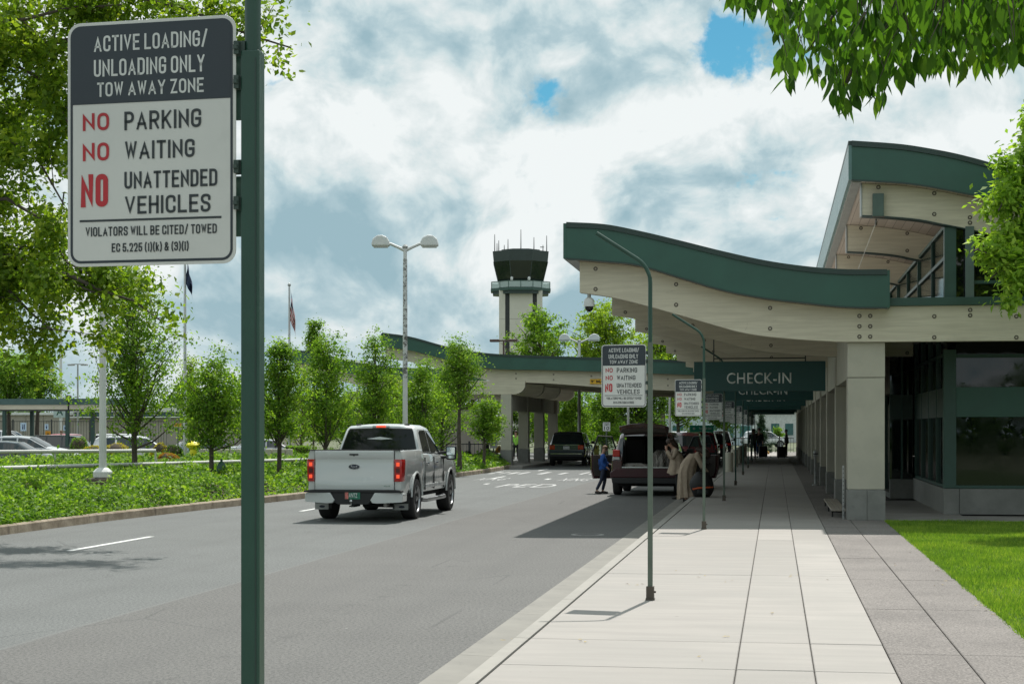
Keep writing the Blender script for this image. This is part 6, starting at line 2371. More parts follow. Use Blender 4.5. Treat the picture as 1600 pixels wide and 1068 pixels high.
# ------------------------------------------------------------------ cars (suv / hatch / saloon shapes)
def car(name, label, cat, paint, kind='suv', L=4.7, Wd=1.88, H=1.70, R=0.36, spokes=5, rimm=RIMS, opened=False, doors=(), group=None, plate='', detail=True):
    t = thing(name, label, cat, group=group)
    hw = Wd / 2
    a0, a1 = L * 0.19, L * 0.81
    zb = 0.30 if kind == 'saloon' else 0.36
    belt = H * (0.66 if kind == 'saloon' else 0.63)

    def st(y, ztop, wt, f=1.0, zbelt=belt, zc=0.03, zbot=None):
        z0 = zb if zbot is None else zbot
        h_ = hw * f
        return (y, [(0, z0), (h_ * 0.85, z0), (h_ * 0.96, z0 + 0.06), (h_, z0 + (zbelt - z0) * 0.38), (h_ * 0.995, z0 + (zbelt - z0) * 0.72), (h_ * 0.955, zbelt - 0.02), (h_ * 0.935, zbelt),
                    (wt + 0.03, max(zbelt + 0.004, ztop - 0.07)), (wt, max(zbelt + 0.006, ztop - 0.025)), (wt - 0.07, max(zbelt + 0.008, ztop)), (wt * 0.45, max(zbelt + 0.01, ztop + zc * 0.8)), (0, max(zbelt + 0.012, ztop + zc))])
    tw = hw * 0.73
    if kind == 'saloon':
        S = [st(0, belt - .08, hw * .72, .90, belt - .12, zbot=.42), st(.10, belt - .02, hw * .76, .95, belt - .06), st(.45, belt + .02, hw * .78, .98, belt), st(.75, belt + .05, hw * .78, 1, belt),
             st(1.20, H - .12, tw, 1), st(1.65, H - .03, tw, 1), st(1.72, H - .02, tw, 1), st(2.35, H - .02, tw, 1), st(2.42, H - .02, tw, 1), st(2.9, H - .07, tw, 1),
             st(L * .76, belt + .02, hw * .80, 1, belt - .02), st(L * .88, belt - .08, hw * .74, .98, belt - .12), st(L * .97, belt - .22, hw * .66, .92, belt - .28), st(L, belt - .36, hw * .6, .82, belt - .44, zbot=.4)]
        gl = {3: 'rear', 4: 'side', 6: 'side', 8: 'side', 9: 'front'}
    else:
        rk = 0.10 if kind == 'suv' else 0.30
        S = [st(0, belt - .04, hw * .80, .93, belt - .08, zbot=.50), st(.05, belt + .02, hw * .81, .96, belt - .02), st(.16, belt + .06, hw * .80, .985, belt), st(.16 + rk * 1.6, H - .14, tw, 1), st(.34 + rk * 1.8, H - .02, tw, 1),
             st(1.25, H, tw, 1), st(1.34, H, tw, 1), st(2.10, H, tw, 1), st(2.19, H, tw, 1), st(2.80, H - .05, tw, 1),
             st(L * .77, belt + .05, hw * .82, 1, belt), st(L * .86, belt - .03, hw * .76, .99, belt - .06), st(L * .96, belt - .12, hw * .70, .95, belt - .18), st(L, belt - .24, hw * .62, .86, belt - .32, zbot=.42)]
        gl = {2: 'rear', 4: 'side', 6: 'side', 8: 'side', 9: 'front'}

    def gof(i, seg):
        g_ = gl.get(i)
        if g_ == 'side' and seg == 6:
            return 1
        if g_ in ('rear', 'front') and seg in (8, 9, 10):
            return 1
        if g_ == 'front' and seg == 6:
            return 1
        if seg in (0, 1):
            return 2
        return 0
    INT = mat('cabin_dark', (0.012, 0.011, 0.010), 0.8)
    INT2 = mat('cabin_beige', (0.09, 0.075, 0.06), 0.8)
    me = loft(S, gof).mesh('body', [paint, CGLASS2, PLAST, UNDER, INT])
    cuts = []
    for y in (a0, a1):
        for s_ in (-1, 1):
            x0, x1 = sorted((s_ * hw * 1.2, s_ * (hw - 0.32)))
            cuts.append(cyl_cut(y, R, R * 1.17, x0, x1, UNDER))
    if opened:
        cuts.append(box_cut(-hw * .66, hw * .66, -0.3, 0.6, 0.78, H - 0.10, INT))
        cuts.append(MB().prism([(0.5, 0.76), (3.4, 0.76), (3.4, belt), (2.75, H - .16), (0.5, H - .10)], -hw * .80, hw * .80, plane='YZ').mesh('cut', INT))
    for (s_, y0, y1) in doors:
        x0, x1 = sorted((s_ * hw * 1.3, s_ * (hw * 0.5)))
        cuts.append(box_cut(x0, x1, y0, y1, zb + 0.14, H - 0.13, INT))
    me = boolean(me, cuts, 'body')
    gname = CGLASS2.name
    for nm, m2 in split_mats(me, [('body', [m.name for m in me.materials if m.name != gname]), ('windows', [gname])]):
        link(nm, m2, t)
    lv = 1.0
    WM = wheel_meshes(R, 0.225, R * 0.66, spokes, rimm, n=20)
    put_wheels(t, WM, ((a0, 0), (a1, 1)), hw - 0.125, R)
    MB().box(-hw * .8, hw * .8, 0.25, L - 0.35, zb - 0.10, zb + 0.05).build('underbody', UNDER, t)
    MB().prism([(-hw * .93, 0.46), (hw * .93, 0.46), (hw * .95, 0.62), (hw * .90, 0.66), (-hw * .90, 0.66), (-hw * .95, 0.62)] if not kind == 'saloon' else [(-hw * .88, .34), (hw * .88, .34), (hw * .9, .52), (-hw * .9, .52)], -0.07, 0.20).build('bumper', paint if kind == 'saloon' else PLAST, t, 0.02)
    if detail:
        for s_ in (-1, 1):
            zl0, zl1 = (belt - .24, belt - .02)
            x0, x1 = sorted((s_ * hw * .62, s_ * hw * .925))
            if not opened:
                MB().box(x0, x1, -0.025, 0.10, zl0, zl1).build('tail_light', LRED, t, 0.02)
            MB().tube([(s_ * hw * .90, L * .62, belt + .06), (s_ * hw * 1.06, L * .615, belt + .08)], 0.03, 6).build('mirror_arm', PLAST, t)
            MB().box(s_ * hw * 1.1 - .09, s_ * hw * 1.1 + .09, L * .60, L * .63, belt + .02, belt + .17).build('mirror', PLAST, t, 0.025)
            MB().box(s_ * hw * .62 - .2, s_ * hw * .62 + .2, L - .12, L - .02, belt - .42, belt - .30).build('headlight', LWHITE, t, 0.02)
            for y_ in (1.28, 2.14, L * .72):
                MB().box(min(s_ * hw * .97, s_ * hw * 1.004), max(s_ * hw * .97, s_ * hw * 1.004), y_ - .006, y_ + .006, zb + .12, belt - .04).build('door_seam', UNDER, t)
            for y_ in (1.45, 2.32):
                MB().box(-.012, .02, -.09, .09, -.014, .014).build('door_handle', CHR, t, 0.006, loc=(s_ * hw * .995, y_, belt - .13))
        if plate and not opened:
            pp = MB().box(-.155, .155, -0.035, -0.01, belt - .22, belt - .08).build('licence_plate', BIANCO, t, 0.003)
            link('plate_letters', text_mesh(plate, -.13, .13, belt - .19, belt - .11, -0.0355, SNAVY), pp)
            MB().box(-.06, .06, -0.03, 0.0, belt - .04, belt - .0).build('badge', CHR, t, 0.01)
    return t


def place_car(t, px, py, yaw=0.0, z=0.0, dy=0.0):
    q_ = gp(px, py, z)
    t.location = (q_.x, q_.y + dy, z)
    t.rotation_euler = (0, 0, yaw)


# ---- maroon car with open tailgate and doors
MAROON = mat('maroon_paint', (0.042, 0.003, 0.007), 0.14, var=0.03, coat=0.8)
JP = car('open_suv', 'maroon SUV stopped at the kerb with tailgate and side doors wide open', 'car', MAROON, 'suv', 4.8, 1.94, 1.74, 0.38, 5, RIMD, opened=True,
         doors=((-1, 1.38, 2.12), (1, 2.22, 3.2)))
wl_, wr_ = gp(973, 771.5), gp(1056, 773.5)
jx = (gp(966, 771.5).x + gp(1062, 772).x) / 2
JP.location = (jx, gp(1010, 772.5).y - 0.9, 0)
JB = 1.74 * 0.63
hw = 0.97
MB().box(-0.64, 0.64, -0.09, 0.02, 0.765, 0.80).build('sill_guard', CHR, JP, 0.006)
for s_ in (-1, 1):
    x0, x1 = sorted((s_ * .70, s_ * .90))
    lt = MB().box(x0, x1, -0.03, 0.16, JB - .02, JB + .17).build('tail_light', LRED, JP, 0.02)
    MB().box(x0 + .01, x1 - .01, -0.036, 0.0, JB - .10, JB - .03).build('lamp_clear_part', LWHITE, lt, 0.006)
    x0, x1 = sorted((s_ * .65, s_ * .92))
    MB().prism([(x0, .62), (x1, .62), (x1, JB - .11), (x0, JB - .11)], -0.02, 0.15).build('rear_quarter', MAROON, JP, 0.02)
MB().prism([(-.90, .34), (.90, .34), (.93, .50), (-.93, .50)], -0.11, 0.12).build('bumper_skirt', PLAST, JP, 0.02)
MB().prism([(-.95, .505), (.95, .505), (.965, .64), (.80, .76), (-.80, .76), (-.965, .64)], -0.10, 0.12).build('lower_bumper', mat('maroon_dark', (0.040, 0.004, 0.008), 0.35), JP, 0.02)
# raised tailgate: hinged at the roof, tilted slightly above level
hz_, hy_ = 1.72, 0.36
TGp = MB()
u_ = Vector((0, -math.cos(math.radians(12)), math.sin(math.radians(12))))
v_ = Vector((0, -u_.z, u_.y))       # thickness direction (downwards)
secs = [(0.0, 0.60, 0.03), (0.12, 0.62, 0.06), (0.55, 0.64, 0.08), (0.80, 0.68, 0.14), (1.0, 0.67, 0.17), (1.08, 0.60, 0.08)]
O_ = Vector((0, hy_, hz_))
NX = 9
for (s1, w1, th_) in secs:
    c_ = O_ + u_ * s1
    ring = []
    for k in range(NX):
        f_ = -1 + 2 * k / (NX - 1)
        ring.append(c_ + Vector((w1 * f_, 0, 0.045 - 0.075 * abs(f_) ** 2.6)))
    for k in range(NX):
        f_ = 1 - 2 * k / (NX - 1)
        ring.append(c_ + Vector((w1 * 0.96 * f_, 0, -th_ - 0.03 * abs(f_) ** 2)))
    TGp.v += [tuple(q_) for q_ in ring]
NR = NX * 2
for i in range(len(secs) - 1):
    for j in range(NR):
        a = i * NR + j
        b_ = i * NR + (j + 1) % NR
        TGp.f.append((a, b_, b_ + NR, a + NR))
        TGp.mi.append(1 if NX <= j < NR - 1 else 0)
TGp.f += [tuple(range(NR)), tuple(len(TGp.v) - 1 - k for k in range(NR))]
TGp.mi += [0, 0]
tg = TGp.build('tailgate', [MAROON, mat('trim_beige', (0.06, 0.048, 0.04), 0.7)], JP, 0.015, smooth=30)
for (a, b) in (((0.10, 0.70), (0.72, 0.70)),):
    q = [O_ + u_ * s1 + Vector((x, 0, 0.052 - 0.075 * (abs(x) / .66) ** 2.6)) for (s1, x) in ((0.14, -0.54), (0.14, 0.54), (0.60, 0.58), (0.60, -0.58))]
    MB().add(q, [(0, 1, 2, 3)]).build('tailgate_glass', CGLASS2, tg)
for s_ in (-1, 1):
    MB().tube([(s_ * .60, 0.22, 1.40), tuple(O_ + u_ * 0.42 + Vector((s_ * .58, 0, -0.06)))], 0.014, 6).build('gas_strut', CHR, JP)


# open doors: panel with window frame, swung out about the front hinge
def open_door(parent, name, s_, yh, ln, H, belt, zb, ang, paint):
    d = bpy.data.objects.new(name, None)
    d = MB().prism([(0, zb), (-ln * .92, zb), (-ln, zb + .25), (-ln, belt), (0, belt)], -0.055, 0.055, plane='YZ').build(name, paint, parent, 0.015)
    d.location = (s_ * hw * .96, yh, 0)
    d.rotation_euler = (0, 0, s_ * ang)
    trim = MB().prism([(-.04, zb + .06), (-ln * .9, zb + .06), (-ln * .96, zb + .27), (-ln * .96, belt - .02), (-.04, belt - .02)], -0.012, 0.012, plane='YZ').build('inner_trim', mat('door_trim', (0.05, 0.042, 0.036), 0.7), d, 0.005)
    trim.location = (-s_ * 0.066, 0, 0)
    ap = MB().box(-0.03, 0.03, -ln * .8, -ln * .25, belt - .28, belt - .22).build('armrest', mat('trim_beige', (0.14, 0.11, 0.09)), d, 0.01)
    ap.location = (-s_ * 0.10, 0, 0)
    MB().tube([(0, -.02, belt), (-s_ * 0.10, -ln * .30, H - .13), (-s_ * .12, -ln * .80, H - .10), (-s_ * .03, -ln * .985, belt)], 0.026, 6).build('window_frame', PLAST, d)
    MB().add([(0, -.05, belt), (-s_ * 0.10, -ln * .31, H - .15), (-s_ * .12, -ln * .78, H - .12), (-s_ * .03, -ln * .96, belt)], [(0, 1, 2, 3)]).build('door_glass', GLASS_C, d)
    return d


GLASS_C = glassmat('clear_car_glass', (0.03, 0.04, 0.04), 0.6)
open_door(JP, 'rear_door', -1, 2.14, 0.86, 1.74, JB, 0.42, math.radians(62), MAROON)
open_door(JP, 'front_door', 1, 3.22, 1.08, 1.74, JB, 0.42, math.radians(62), MAROON)
open_door(JP, 'front_door', -1, 3.22, 0.4, 1.0, 0.9, 0.42, 0.0, MAROON)
# seats, load
seat = MB().prism([(0, 0), (0.55, 0), (0.6, .1), (.12, .16), (-.05, .75), (-.18, .75), (-.1, .1)], -0.26, 0.26, plane='YZ').mesh('seat', mat('seat_dark', (0.02, 0.018, 0.016), 0.85))
for (x, y) in ((-.42, 1.45), (.42, 1.45), (-.42, 2.35), (.42, 2.35)):
    se = link('seat', seat, JP, 0.03, loc=(x, y, 0.78))
    MB().box(-.12, .12, -.20, -.10, .77, .93).build('headrest', MATS['seat_dark'], se, 0.03)
MB().box(-.72, .72, 0.02, 1.2, 0.762, 0.79).build('load_floor', mat('load_carpet', (0.10, 0.095, 0.09), 0.95), JP)


def blob_cloth(name, label, cat, loc, rx, ry, h, m, seed, amp=0.12, res=28, rz=0):
    """a heap of cloth: dome with folds"""
    rg = np.random.default_rng(seed)
    ph = rg.uniform(0, 6.28, 8)
    b = MB()
    for i in range(res + 1):
        f = i / res
        for j in range(res * 2):
            a = 2 * PI * j / (res * 2)
            r = math.sin(f * PI / 2) ** 0.8
            fold = 1 + amp * math.sin(5 * a + ph[0] + 3 * f) + amp * .6 * math.sin(11 * a + ph[1] - 4 * f) + amp * .4 * math.sin(19 * a + ph[2] + 7 * f)
            z = h * math.cos(f * PI / 2) ** 0.7 * (1 + amp * 1.2 * math.sin(3 * a + ph[3]) * f + amp * math.sin(9 * a * 1 + ph[4] + 6 * f) * .6)
            b.v.append((rx * r * fold * math.cos(a), ry * r * fold * math.sin(a), max(0.0, z)))
    n = res * 2
    for i in range(res):
        for j in range(n):
            a_, c_ = i * n + j, i * n + (j + 1) % n
            b.f.append((a_, c_, c_ + n, a_ + n))
            b.mi.append(0)
    o = b.build(name, m, None, smooth=70, loc=loc, rz=rz)
    tag(o, label, cat)
    return o


BLK, N, p, co = custom('striped_blanket')
wv_ = N.n('ShaderNodeTexWave')
wv_.inputs['Scale'].default_value = 9
wv_.inputs['Distortion'].default_value = 6
wv_.inputs['Detail'].default_value = 3
N.l(co, wv_.inputs['Vector'])
c = N.mix(N.smooth(wv_.outputs['Fac'], 0.4, 0.6), (0.05, 0.05, 0.05), (0.38, 0.35, 0.31))
N.l(c, p.inputs['Base Color'])
p.inputs['Roughness'].default_value = 0.95
jl = JP.location
blob_cloth('blanket', 'heap of grey striped blanket in the open boot of the maroon SUV', 'blanket', (jl.x + 0.42, jl.y + 0.35, 0.79), 0.33, 0.28, 0.42, BLK, 3, 0.16)
blob_cloth('folded_cloth', 'flat pale cloth spread across the left of the open boot', 'cloth', (jl.x - 0.30, jl.y + 0.30, 0.79), 0.36, 0.25, 0.10, mat('pale_cloth', (0.30, 0.28, 0.25), 0.9, var=0.2, vscale=9), 8, 0.12)

# ---- dark blue car ahead
DBLUE = mat('slate_blue_paint', (0.018, 0.034, 0.044), 0.22, var=0.03, coat=0.9)
c2 = car('parked_car', 'dark slate blue SUV seen from behind beside the crossing canopy columns', 'car', DBLUE, 'suv', 4.6, 1.86, 1.68, 0.35, 5, RIMS, plate='482 KBJ')
q = gp(896, 727)
c2.location = (q.x - 0.25, q.y - 0.87, 0)
MB().box(-.66, .66, -0.03, 0.0, 1.045, 1.06).build('tailgate_trim', CHR, c2)
MB().box(-.78, .78, -0.075, 0.0, 0.60, 0.625).build('bumper_trim', CHR, c2)
# ---- red car under the canopy and darker ones ahead of it
REDP = mat('red_paint', (0.30, 0.010, 0.020), 0.25, var=0.03, coat=0.9)
c3 = car('parked_car', 'bright red SUV parked at the kerb under the far canopy', 'car', REDP, 'suv', 4.5, 1.84, 1.66, 0.34, 5, RIMS, plate='317 LRC')
q = gp(1141, 708)
c3.location = (-3.75, 84.0, 0)
GREYP = mat('graphite_paint', (0.03, 0.033, 0.036), 0.25, coat=0.8)
c4 = car('parked_car', 'dark grey car parked ahead of the bright red one', 'car', GREYP, 'suv', 4.6, 1.84, 1.6, 0.34, 5, RIMS)
c4.location = (-3.6, 93, 0)
c5 = car('parked_car', 'nearly black car farthest along the shaded kerb', 'car', mat('black_paint', (0.012, 0.012, 0.014), 0.25, coat=0.8), 'suv', 4.6, 1.84, 1.7, 0.34, 5, RIMS)
c5.location = (-3.5, 102, 0)
c6 = car('parked_car', 'dark red car standing just beyond the open front door of the maroon SUV', 'car', mat('wine_paint', (0.10, 0.010, 0.014), 0.25, coat=0.8), 'suv', 4.5, 1.84, 1.68, 0.34, 5, RIMS)
c6.location = (-3.72, 66.5, 0)
bpy.data.objects.remove  # keep reference style simple

# ---- parked cars at the left
SAL = mat('silver_paint', (0.46, 0.48, 0.49), 0.25, var=0.02, coat=0.6)
NVY = mat('dark_navy_paint', (0.02, 0.03, 0.036), 0.22, coat=0.9)


def side_park(t, pxnose, Z, pyroof, H, yaw_extra=0.0, flip=False):
    """put a car side-on, nose towards the right of the picture at pixel pxnose"""
    z0 = 1.83 + (670 - pyroof) / FPX * Z - H
    q_ = zp(pxnose, 670, Z)
    a = YAW - PI / 2 + yaw_extra
    d_ = Vector((-math.sin(a), math.cos(a), 0))
    L = t.get('len', 4.6)
    q0 = q_ - d_ * L
    t.location = (q0.x, q0.y, z0)
    t.rotation_euler = (0, 0, a)


s1 = car('parked_car', 'dark navy saloon seen side on behind the rear pipe rail at far left', 'car', NVY, 'saloon', 4.7, 1.82, 1.44, 0.33, 7, RIMS)
s1['len'] = 4.7
side_park(s1, 103, 68, 688.5, 1.44)
s2 = car('parked_car', 'silver saloon with sloping bonnet parked behind the dark navy saloon', 'car', SAL, 'saloon', 4.8, 1.84, 1.5, 0.33, 7, RIMS)
s2['len'] = 4.8
side_park(s2, 121, 73, 680.5, 1.5)
s3 = car('parked_car', 'white car half hidden by yellow shrubs left of the flagpole', 'car', mat('bright_white_paint', (0.60, 0.61, 0.61), 0.25, coat=0.6), 'suv', 4.6, 1.84, 1.6, 0.34, 5, RIMS)
s3['len'] = 4.6
side_park(s3, 286, 84, 681, 1.6, 0.25)
s4 = car('parked_car', 'silver white hatchback parked farther back left of the flagpole', 'car', MATS['bright_white_paint'], 'suv', 4.5, 1.84, 1.62, 0.34, 5, RIMS)
s4['len'] = 4.5
side_park(s4, 262, 96, 678, 1.62, 0.1)
s5 = car('parked_car', 'blue grey saloon behind the guard posts next to the green post', 'car', mat('steel_blue_paint', (0.12, 0.17, 0.22), 0.25, coat=0.8), 'saloon', 4.6, 1.82, 1.46, 0.33, 7, RIMS)
s5['len'] = 4.6
side_park(s5, 392, 82, 686, 1.46, 0.5)
s6 = dup(s2, (0, 0, 0), 0, 'silver car glimpsed between street trees just left of the pickup')
s6['len'] = 4.8
side_park(s6, 478, 100, 685, 1.5, 0.2)
s7 = car('parked_car', 'white boxy van parked far back near the pale blue signs', 'van', MATS['bright_white_paint'], 'suv', 4.9, 1.95, 2.0, 0.36, 5, RIMS)
s7['len'] = 4.9
side_park(s7, 68, 118, 672.5, 2.0)
s8 = car('parked_car', 'red car parked far back just right of the orange ticket machine', 'car', MATS['red_paint'], 'suv', 4.4, 1.84, 1.6, 0.34, 5, RIMS, plate='55')
q = zp(86, 670, 110)
s8.location = (q.x, q.y, -0.1)
s9 = car('parked_car', 'dark car beyond the green shrub right of the walkway posts', 'car', MATS['black_paint'], 'suv', 4.6, 1.84, 1.66, 0.34, 5, RIMS)
s9['len'] = 4.6
side_park(s9, 172, 92, 680, 1.66)
# cars beyond the hedge on the right
far_lab = ['silver car beyond the hedge right of the open tailgate', 'pale blue white car beyond the hedge under the green guide sign', 'white car on the far lot seen at the end of the arcade', 'silver car farthest to the left of the guide sign']
for i, (px, Z, pr_, srcc) in enumerate(((1085, 125, 684, s2), (1118, 130, 684, s4), (1232, 165, 693, s4), (1064, 122, 684, s6))):
    cc = dup(srcc, (0, 0, 0), 0, far_lab[i])
    cc['len'] = 4.6
    side_park(cc, px, Z, pr_, 1.5)
    cc.location.z = 0
    if 'group' in cc:
        del cc['group']
for o in list(COL.objects):
    if o.name.startswith('parked_car') and o.parent is None:
        o['group'] = 'parked cars and vans'

# ================================================================== PEOPLE
SKINM = mat('skin', (0.42, 0.24, 0.17), 0.55, var=0.08, vscale=6)
HAIRB = mat('hair_brown', (0.16, 0.095, 0.05), 0.7, var=0.3, vscale=25)
HAIRD = mat('hair_dark', (0.035, 0.02, 0.014), 0.6, var=0.3, vscale=25)
JEANS = mat('navy_trousers', (0.020, 0.028, 0.055), 0.85, var=0.2, vscale=12, bump=0.3, bscale=40)
BLACKC = mat('black_cloth', (0.015, 0.015, 0.017), 0.85, var=0.2, vscale=12)
BLUEJ = mat('royal_blue_jacket', (0.012, 0.075, 0.30), 0.75, var=0.2, vscale=9, bump=0.5, bscale=14)
BEIGE = mat('beige_knit', (0.36, 0.285, 0.215), 0.95, var=0.15, vscale=7, bump=0.6, bscale=30)
SHOE = mat('dark_shoe', (0.03, 0.028, 0.026), 0.6)


def skin_obj(name, V_, E_, R_, m, parent, root=0, sub=1):
    me = bpy.data.meshes.new(name)
    me.from_pydata([tuple(v) for v in V_], E_, [])
    me.materials.append(m)
    o = bpy.data.objects.new(name, me)
    COL.objects.link(o)
    sm = o.modifiers.new('skin', 'SKIN')
    sm.use_smooth_shade = True
    if not me.skin_vertices:
        bpy.context.view_layer.objects.active = o
    sv_ = me.skin_vertices[0].data if me.skin_vertices else None
    for i, r in enumerate(R_):
        sv_[i].radius = (r, r) if not isinstance(r, tuple) else r
        sv_[i].use_root = (i == root)
    ss = o.modifiers.new('sub', 'SUBSURF')
    ss.levels = sub
    ss.render_levels = sub
    # bake so that the object is an ordinary mesh
    bpy.context.view_layer.update()
    dg = bpy.context.evaluated_depsgraph_get()
    m2 = bpy.data.meshes.new_from_object(o.evaluated_get(dg))
    bpy.data.objects.remove(o)
    m2.name = name
    m2.polygons.foreach_set('use_smooth', [True] * len(m2.polygons))
    return link(name, m2, parent)


def person(label, loc, rz, J, s=1.0, top=BLUEJ, legs=JEANS, hair=HAIRB, skin=SKINM, hair_long=False, open_hand=True, wide=1.0, sleeve=True, group=None):
    """J: joints facing +X, z up: pelvis chest neck head, l/r: sh el wr hip kn an toe"""
    t = thing('person', label, 'person', loc, rz, group)
    j = {k: Vector(v) * s for k, v in J.items()}
    V_, E_, R_ = [], [], []
    ix = {}

    def add(k, v, r, par=None):
        ix[k] = len(V_)
        V_.append(v)
        R_.append(r if isinstance(r, tuple) else r * s)
        if par is not None:
            E_.append((ix[par], ix[k]))
    add('pelvis', j['pelvis'], 0.115)
    add('waist', j['pelvis'].lerp(j['chest'], 0.45), 0.105, 'pelvis')
    add('chest', j['chest'], 0.125, 'waist')
    add('neck', j['neck'], 0.052, 'chest')
    hd = j['head'] - j['neck']
    add('skull0', j['neck'] + hd * 0.45, 0.070, 'neck')
    add('skull1', j['head'], 0.092, 'skull0')
    add('skull2', j['head'] + hd.normalized() * 0.08 * s, 0.068, 'skull1')
    for q in 'lr':
        add('sh' + q, j['sh' + q], 0.058, 'chest')
        add('el' + q, j['el' + q], 0.040, 'sh' + q)
        add('wr' + q, j['wr' + q], 0.026, 'el' + q)
        d = (j['wr' + q] - j['el' + q]).normalized()
        if 'hd' + q in j:
            d = (j['hd' + q] - j['wr' + q]).normalized()
        add('palm' + q, j['wr' + q] + d * 0.06 * s, 0.030, 'wr' + q)
        side = d.cross(Vector((0, 0, 1)))
        side = side.normalized() if side.length > 0.1 else Vector((0, 1, 0))
        cv_ = d.cross(side).normalized()
        for f, (o_, ln_) in enumerate(((-0.028, 0.07), (-0.009, 0.08), (0.010, 0.075), (0.028, 0.058))):
            add('f%d%s' % (f, q), j['wr' + q] + (d * 0.095 + side * o_) * s, 0.010, 'palm' + q)
            add('g%d%s' % (f, q), j['wr' + q] + (d * (0.095 + ln_ * 0.6) + side * o_ * 1.1 + cv_ * 0.025) * s, 0.008, 'f%d%s' % (f, q))
        add('th' + q, j['wr' + q] + (d * 0.06 + side * -0.05 + cv_ * 0.02) * s, 0.011, 'palm' + q)
        add('hip' + q, j['hip' + q], 0.085, 'pelvis')
        add('kn' + q, j['kn' + q], 0.056, 'hip' + q)
        add('an' + q, j['an' + q], 0.038, 'kn' + q)
        add('toe' + q, j['toe' + q], 0.034, 'an' + q)
    skin_obj('body', V_, E_, R_, skin, t)
    # face: nose, ears, eyes, mouth as children of the head direction
    h = j['head']
    fw = (j['face'] if 'face' in j else Vector((1, 0, -0.1))).normalized()
    upv = hd.normalized()
    sdv = upv.cross(fw).normalized()
    fw = sdv.cross(upv).normalized()
    nb = MB().tube([h + (fw * 0.078 + upv * 0.01) * s, h + (fw * 0.110 - upv * 0.022) * s, h + (fw * 0.082 - upv * 0.034) * s], [0.008 * s, 0.013 * s, 0.008 * s], 6)
    for e in (-1, 1):
        c_ = h + sdv * e * 0.082 * s
        nb.tube([c_ - sdv * e * 0.008 * s, c_ + sdv * e * 0.012 * s - fw * 0.012 * s], [0.026 * s, 0.022 * s], 7)
    nb.build('face_features', skin, t, smooth=60)
    eb = MB()
    for e in (-1, 1):
        c_ = h + (fw * 0.083 + sdv * e * 0.032 + upv * 0.012) * s
        eb.tube([c_, c_ + fw * 0.006 * s], 0.010 * s, 6)
    c_ = h + (fw * 0.080 - upv * 0.052) * s
    eb.tube([c_ - sdv * 0.022 * s, c_ + sdv * 0.022 * s], 0.006 * s, 5)
    eb.build('eyes_and_mouth', HAIRD, t)
    # hair cap
    hb = MB()
    n_, r_ = 14, 7
    for i in range(r_ + 1):
        a = i / r_ * PI * 0.62
        for k in range(n_):
            b = 2 * PI * k / n_
            rr = 0.103 * (1 + 0.05 * math.sin(5 * b + i))
            dirp = upv * math.cos(a) + (fw * math.cos(b) + sdv * math.sin(b)) * math.sin(a)
            cut = 1.0
            if math.cos(b) > 0.25 and a > 1.0:
                cut = 0.86
            hb.v.append(tuple(h + (dirp * rr * cut + upv * 0.028 - fw * 0.012) * s))
    for i in range(r_):
        for k in range(n_):
            a_, b_ = i * n_ + k, i * n_ + (k + 1) % n_
            hb.f.append((a_, b_, b_ + n_, a_ + n_))
            hb.mi.append(0)
    if hair_long:
        k_ = h - (fw * 0.05 + upv * 0.02) * s
        hb.tube([k_ + upv * 0.05 * s, k_ - fw * 0.02 * s, k_ - (upv * 0.14 + fw * 0.03) * s, k_ - (upv * 0.27 + fw * 0.02) * s], [0.095 * s, 0.10 * s, 0.085 * s, 0.04 * s], 10)
    hb.build('hair', hair, t, smooth=60)
    # clothes follow the same skeleton, a little wider
    V2 = [j['pelvis'] - (j['chest'] - j['pelvis']) * 0.34, j['pelvis'].lerp(j['chest'], 0.45), j['chest'], j['chest'].lerp(j['neck'], 0.72)]
    E2 = [(0, 1), (1, 2), (2, 3)]
    R2 = [0.150 * s * wide, 0.138 * s * wide, 0.152 * s * wide, 0.080 * s]
    for q in 'lr':
        k = len(V2)
        V2 += [j['sh' + q], j['el' + q], j['wr' + q].lerp(j['el' + q], 0.06)]
        R2 += [0.080 * s, 0.060 * s * wide, 0.043 * s * wide]
        E2 += [(2, k), (k, k + 1), (k + 1, k + 2)]
    skin_obj('top', V2, E2, R2, top, t, 1)
    V3 = [j['pelvis'] + (j['chest'] - j['pelvis']) * 0.35, j['pelvis']]
    E3, R3 = [(0, 1)], [0.122 * s, 0.130 * s]
    for q in 'lr':
        k = len(V3)
        V3 += [j['hip' + q], j['kn' + q], j['an' + q] + Vector((0, 0, 0.02 * s))]
        R3 += [0.098 * s, 0.070 * s, 0.055 * s]
        E3 += [(1, k), (k, k + 1), (k + 1, k + 2)]
    skin_obj('trousers', V3, E3, R3, legs, t, 1)
    for q in 'lr':
        a, b = j['an' + q], j['toe' + q]
        d = Vector((b.x - a.x, b.y - a.y, 0)).normalized()
        MB().tube([Vector((a.x, a.y, 0.05 * s)) - d * 0.05 * s, Vector((a.x, a.y, 0.045 * s)) + d * 0.06 * s, Vector((a.x, a.y, 0.032 * s)) + d * 0.17 * s, Vector((a.x, a.y, 0.028 * s)) + d * 0.205 * s], [0.040 * s, 0.046 * s, 0.036 * s, 0.018 * s], 8).build('shoe', SHOE, t, smooth=60)
    return t


STAND = dict(pelvis=(0, 0, .95), chest=(0, 0, 1.30), neck=(0.01, 0, 1.47), head=(.03, 0, 1.63),
             shl=(0, .18, 1.39), ell=(-.03, .23, 1.12), wrl=(.06, .24, .88), shr=(0, -.18, 1.39), elr=(-.03, -.23, 1.12), wrr=(.06, -.24, .88),
             hipl=(0, .09, .90), knl=(.03, .10, .50), anl=(-.02, .11, .08), toel=(.12, .12, .035), hipr=(0, -.09, .90), knr=(.03, -.10, .50), anr=(-.02, -.11, .08), toer=(.12, -.12, .035))

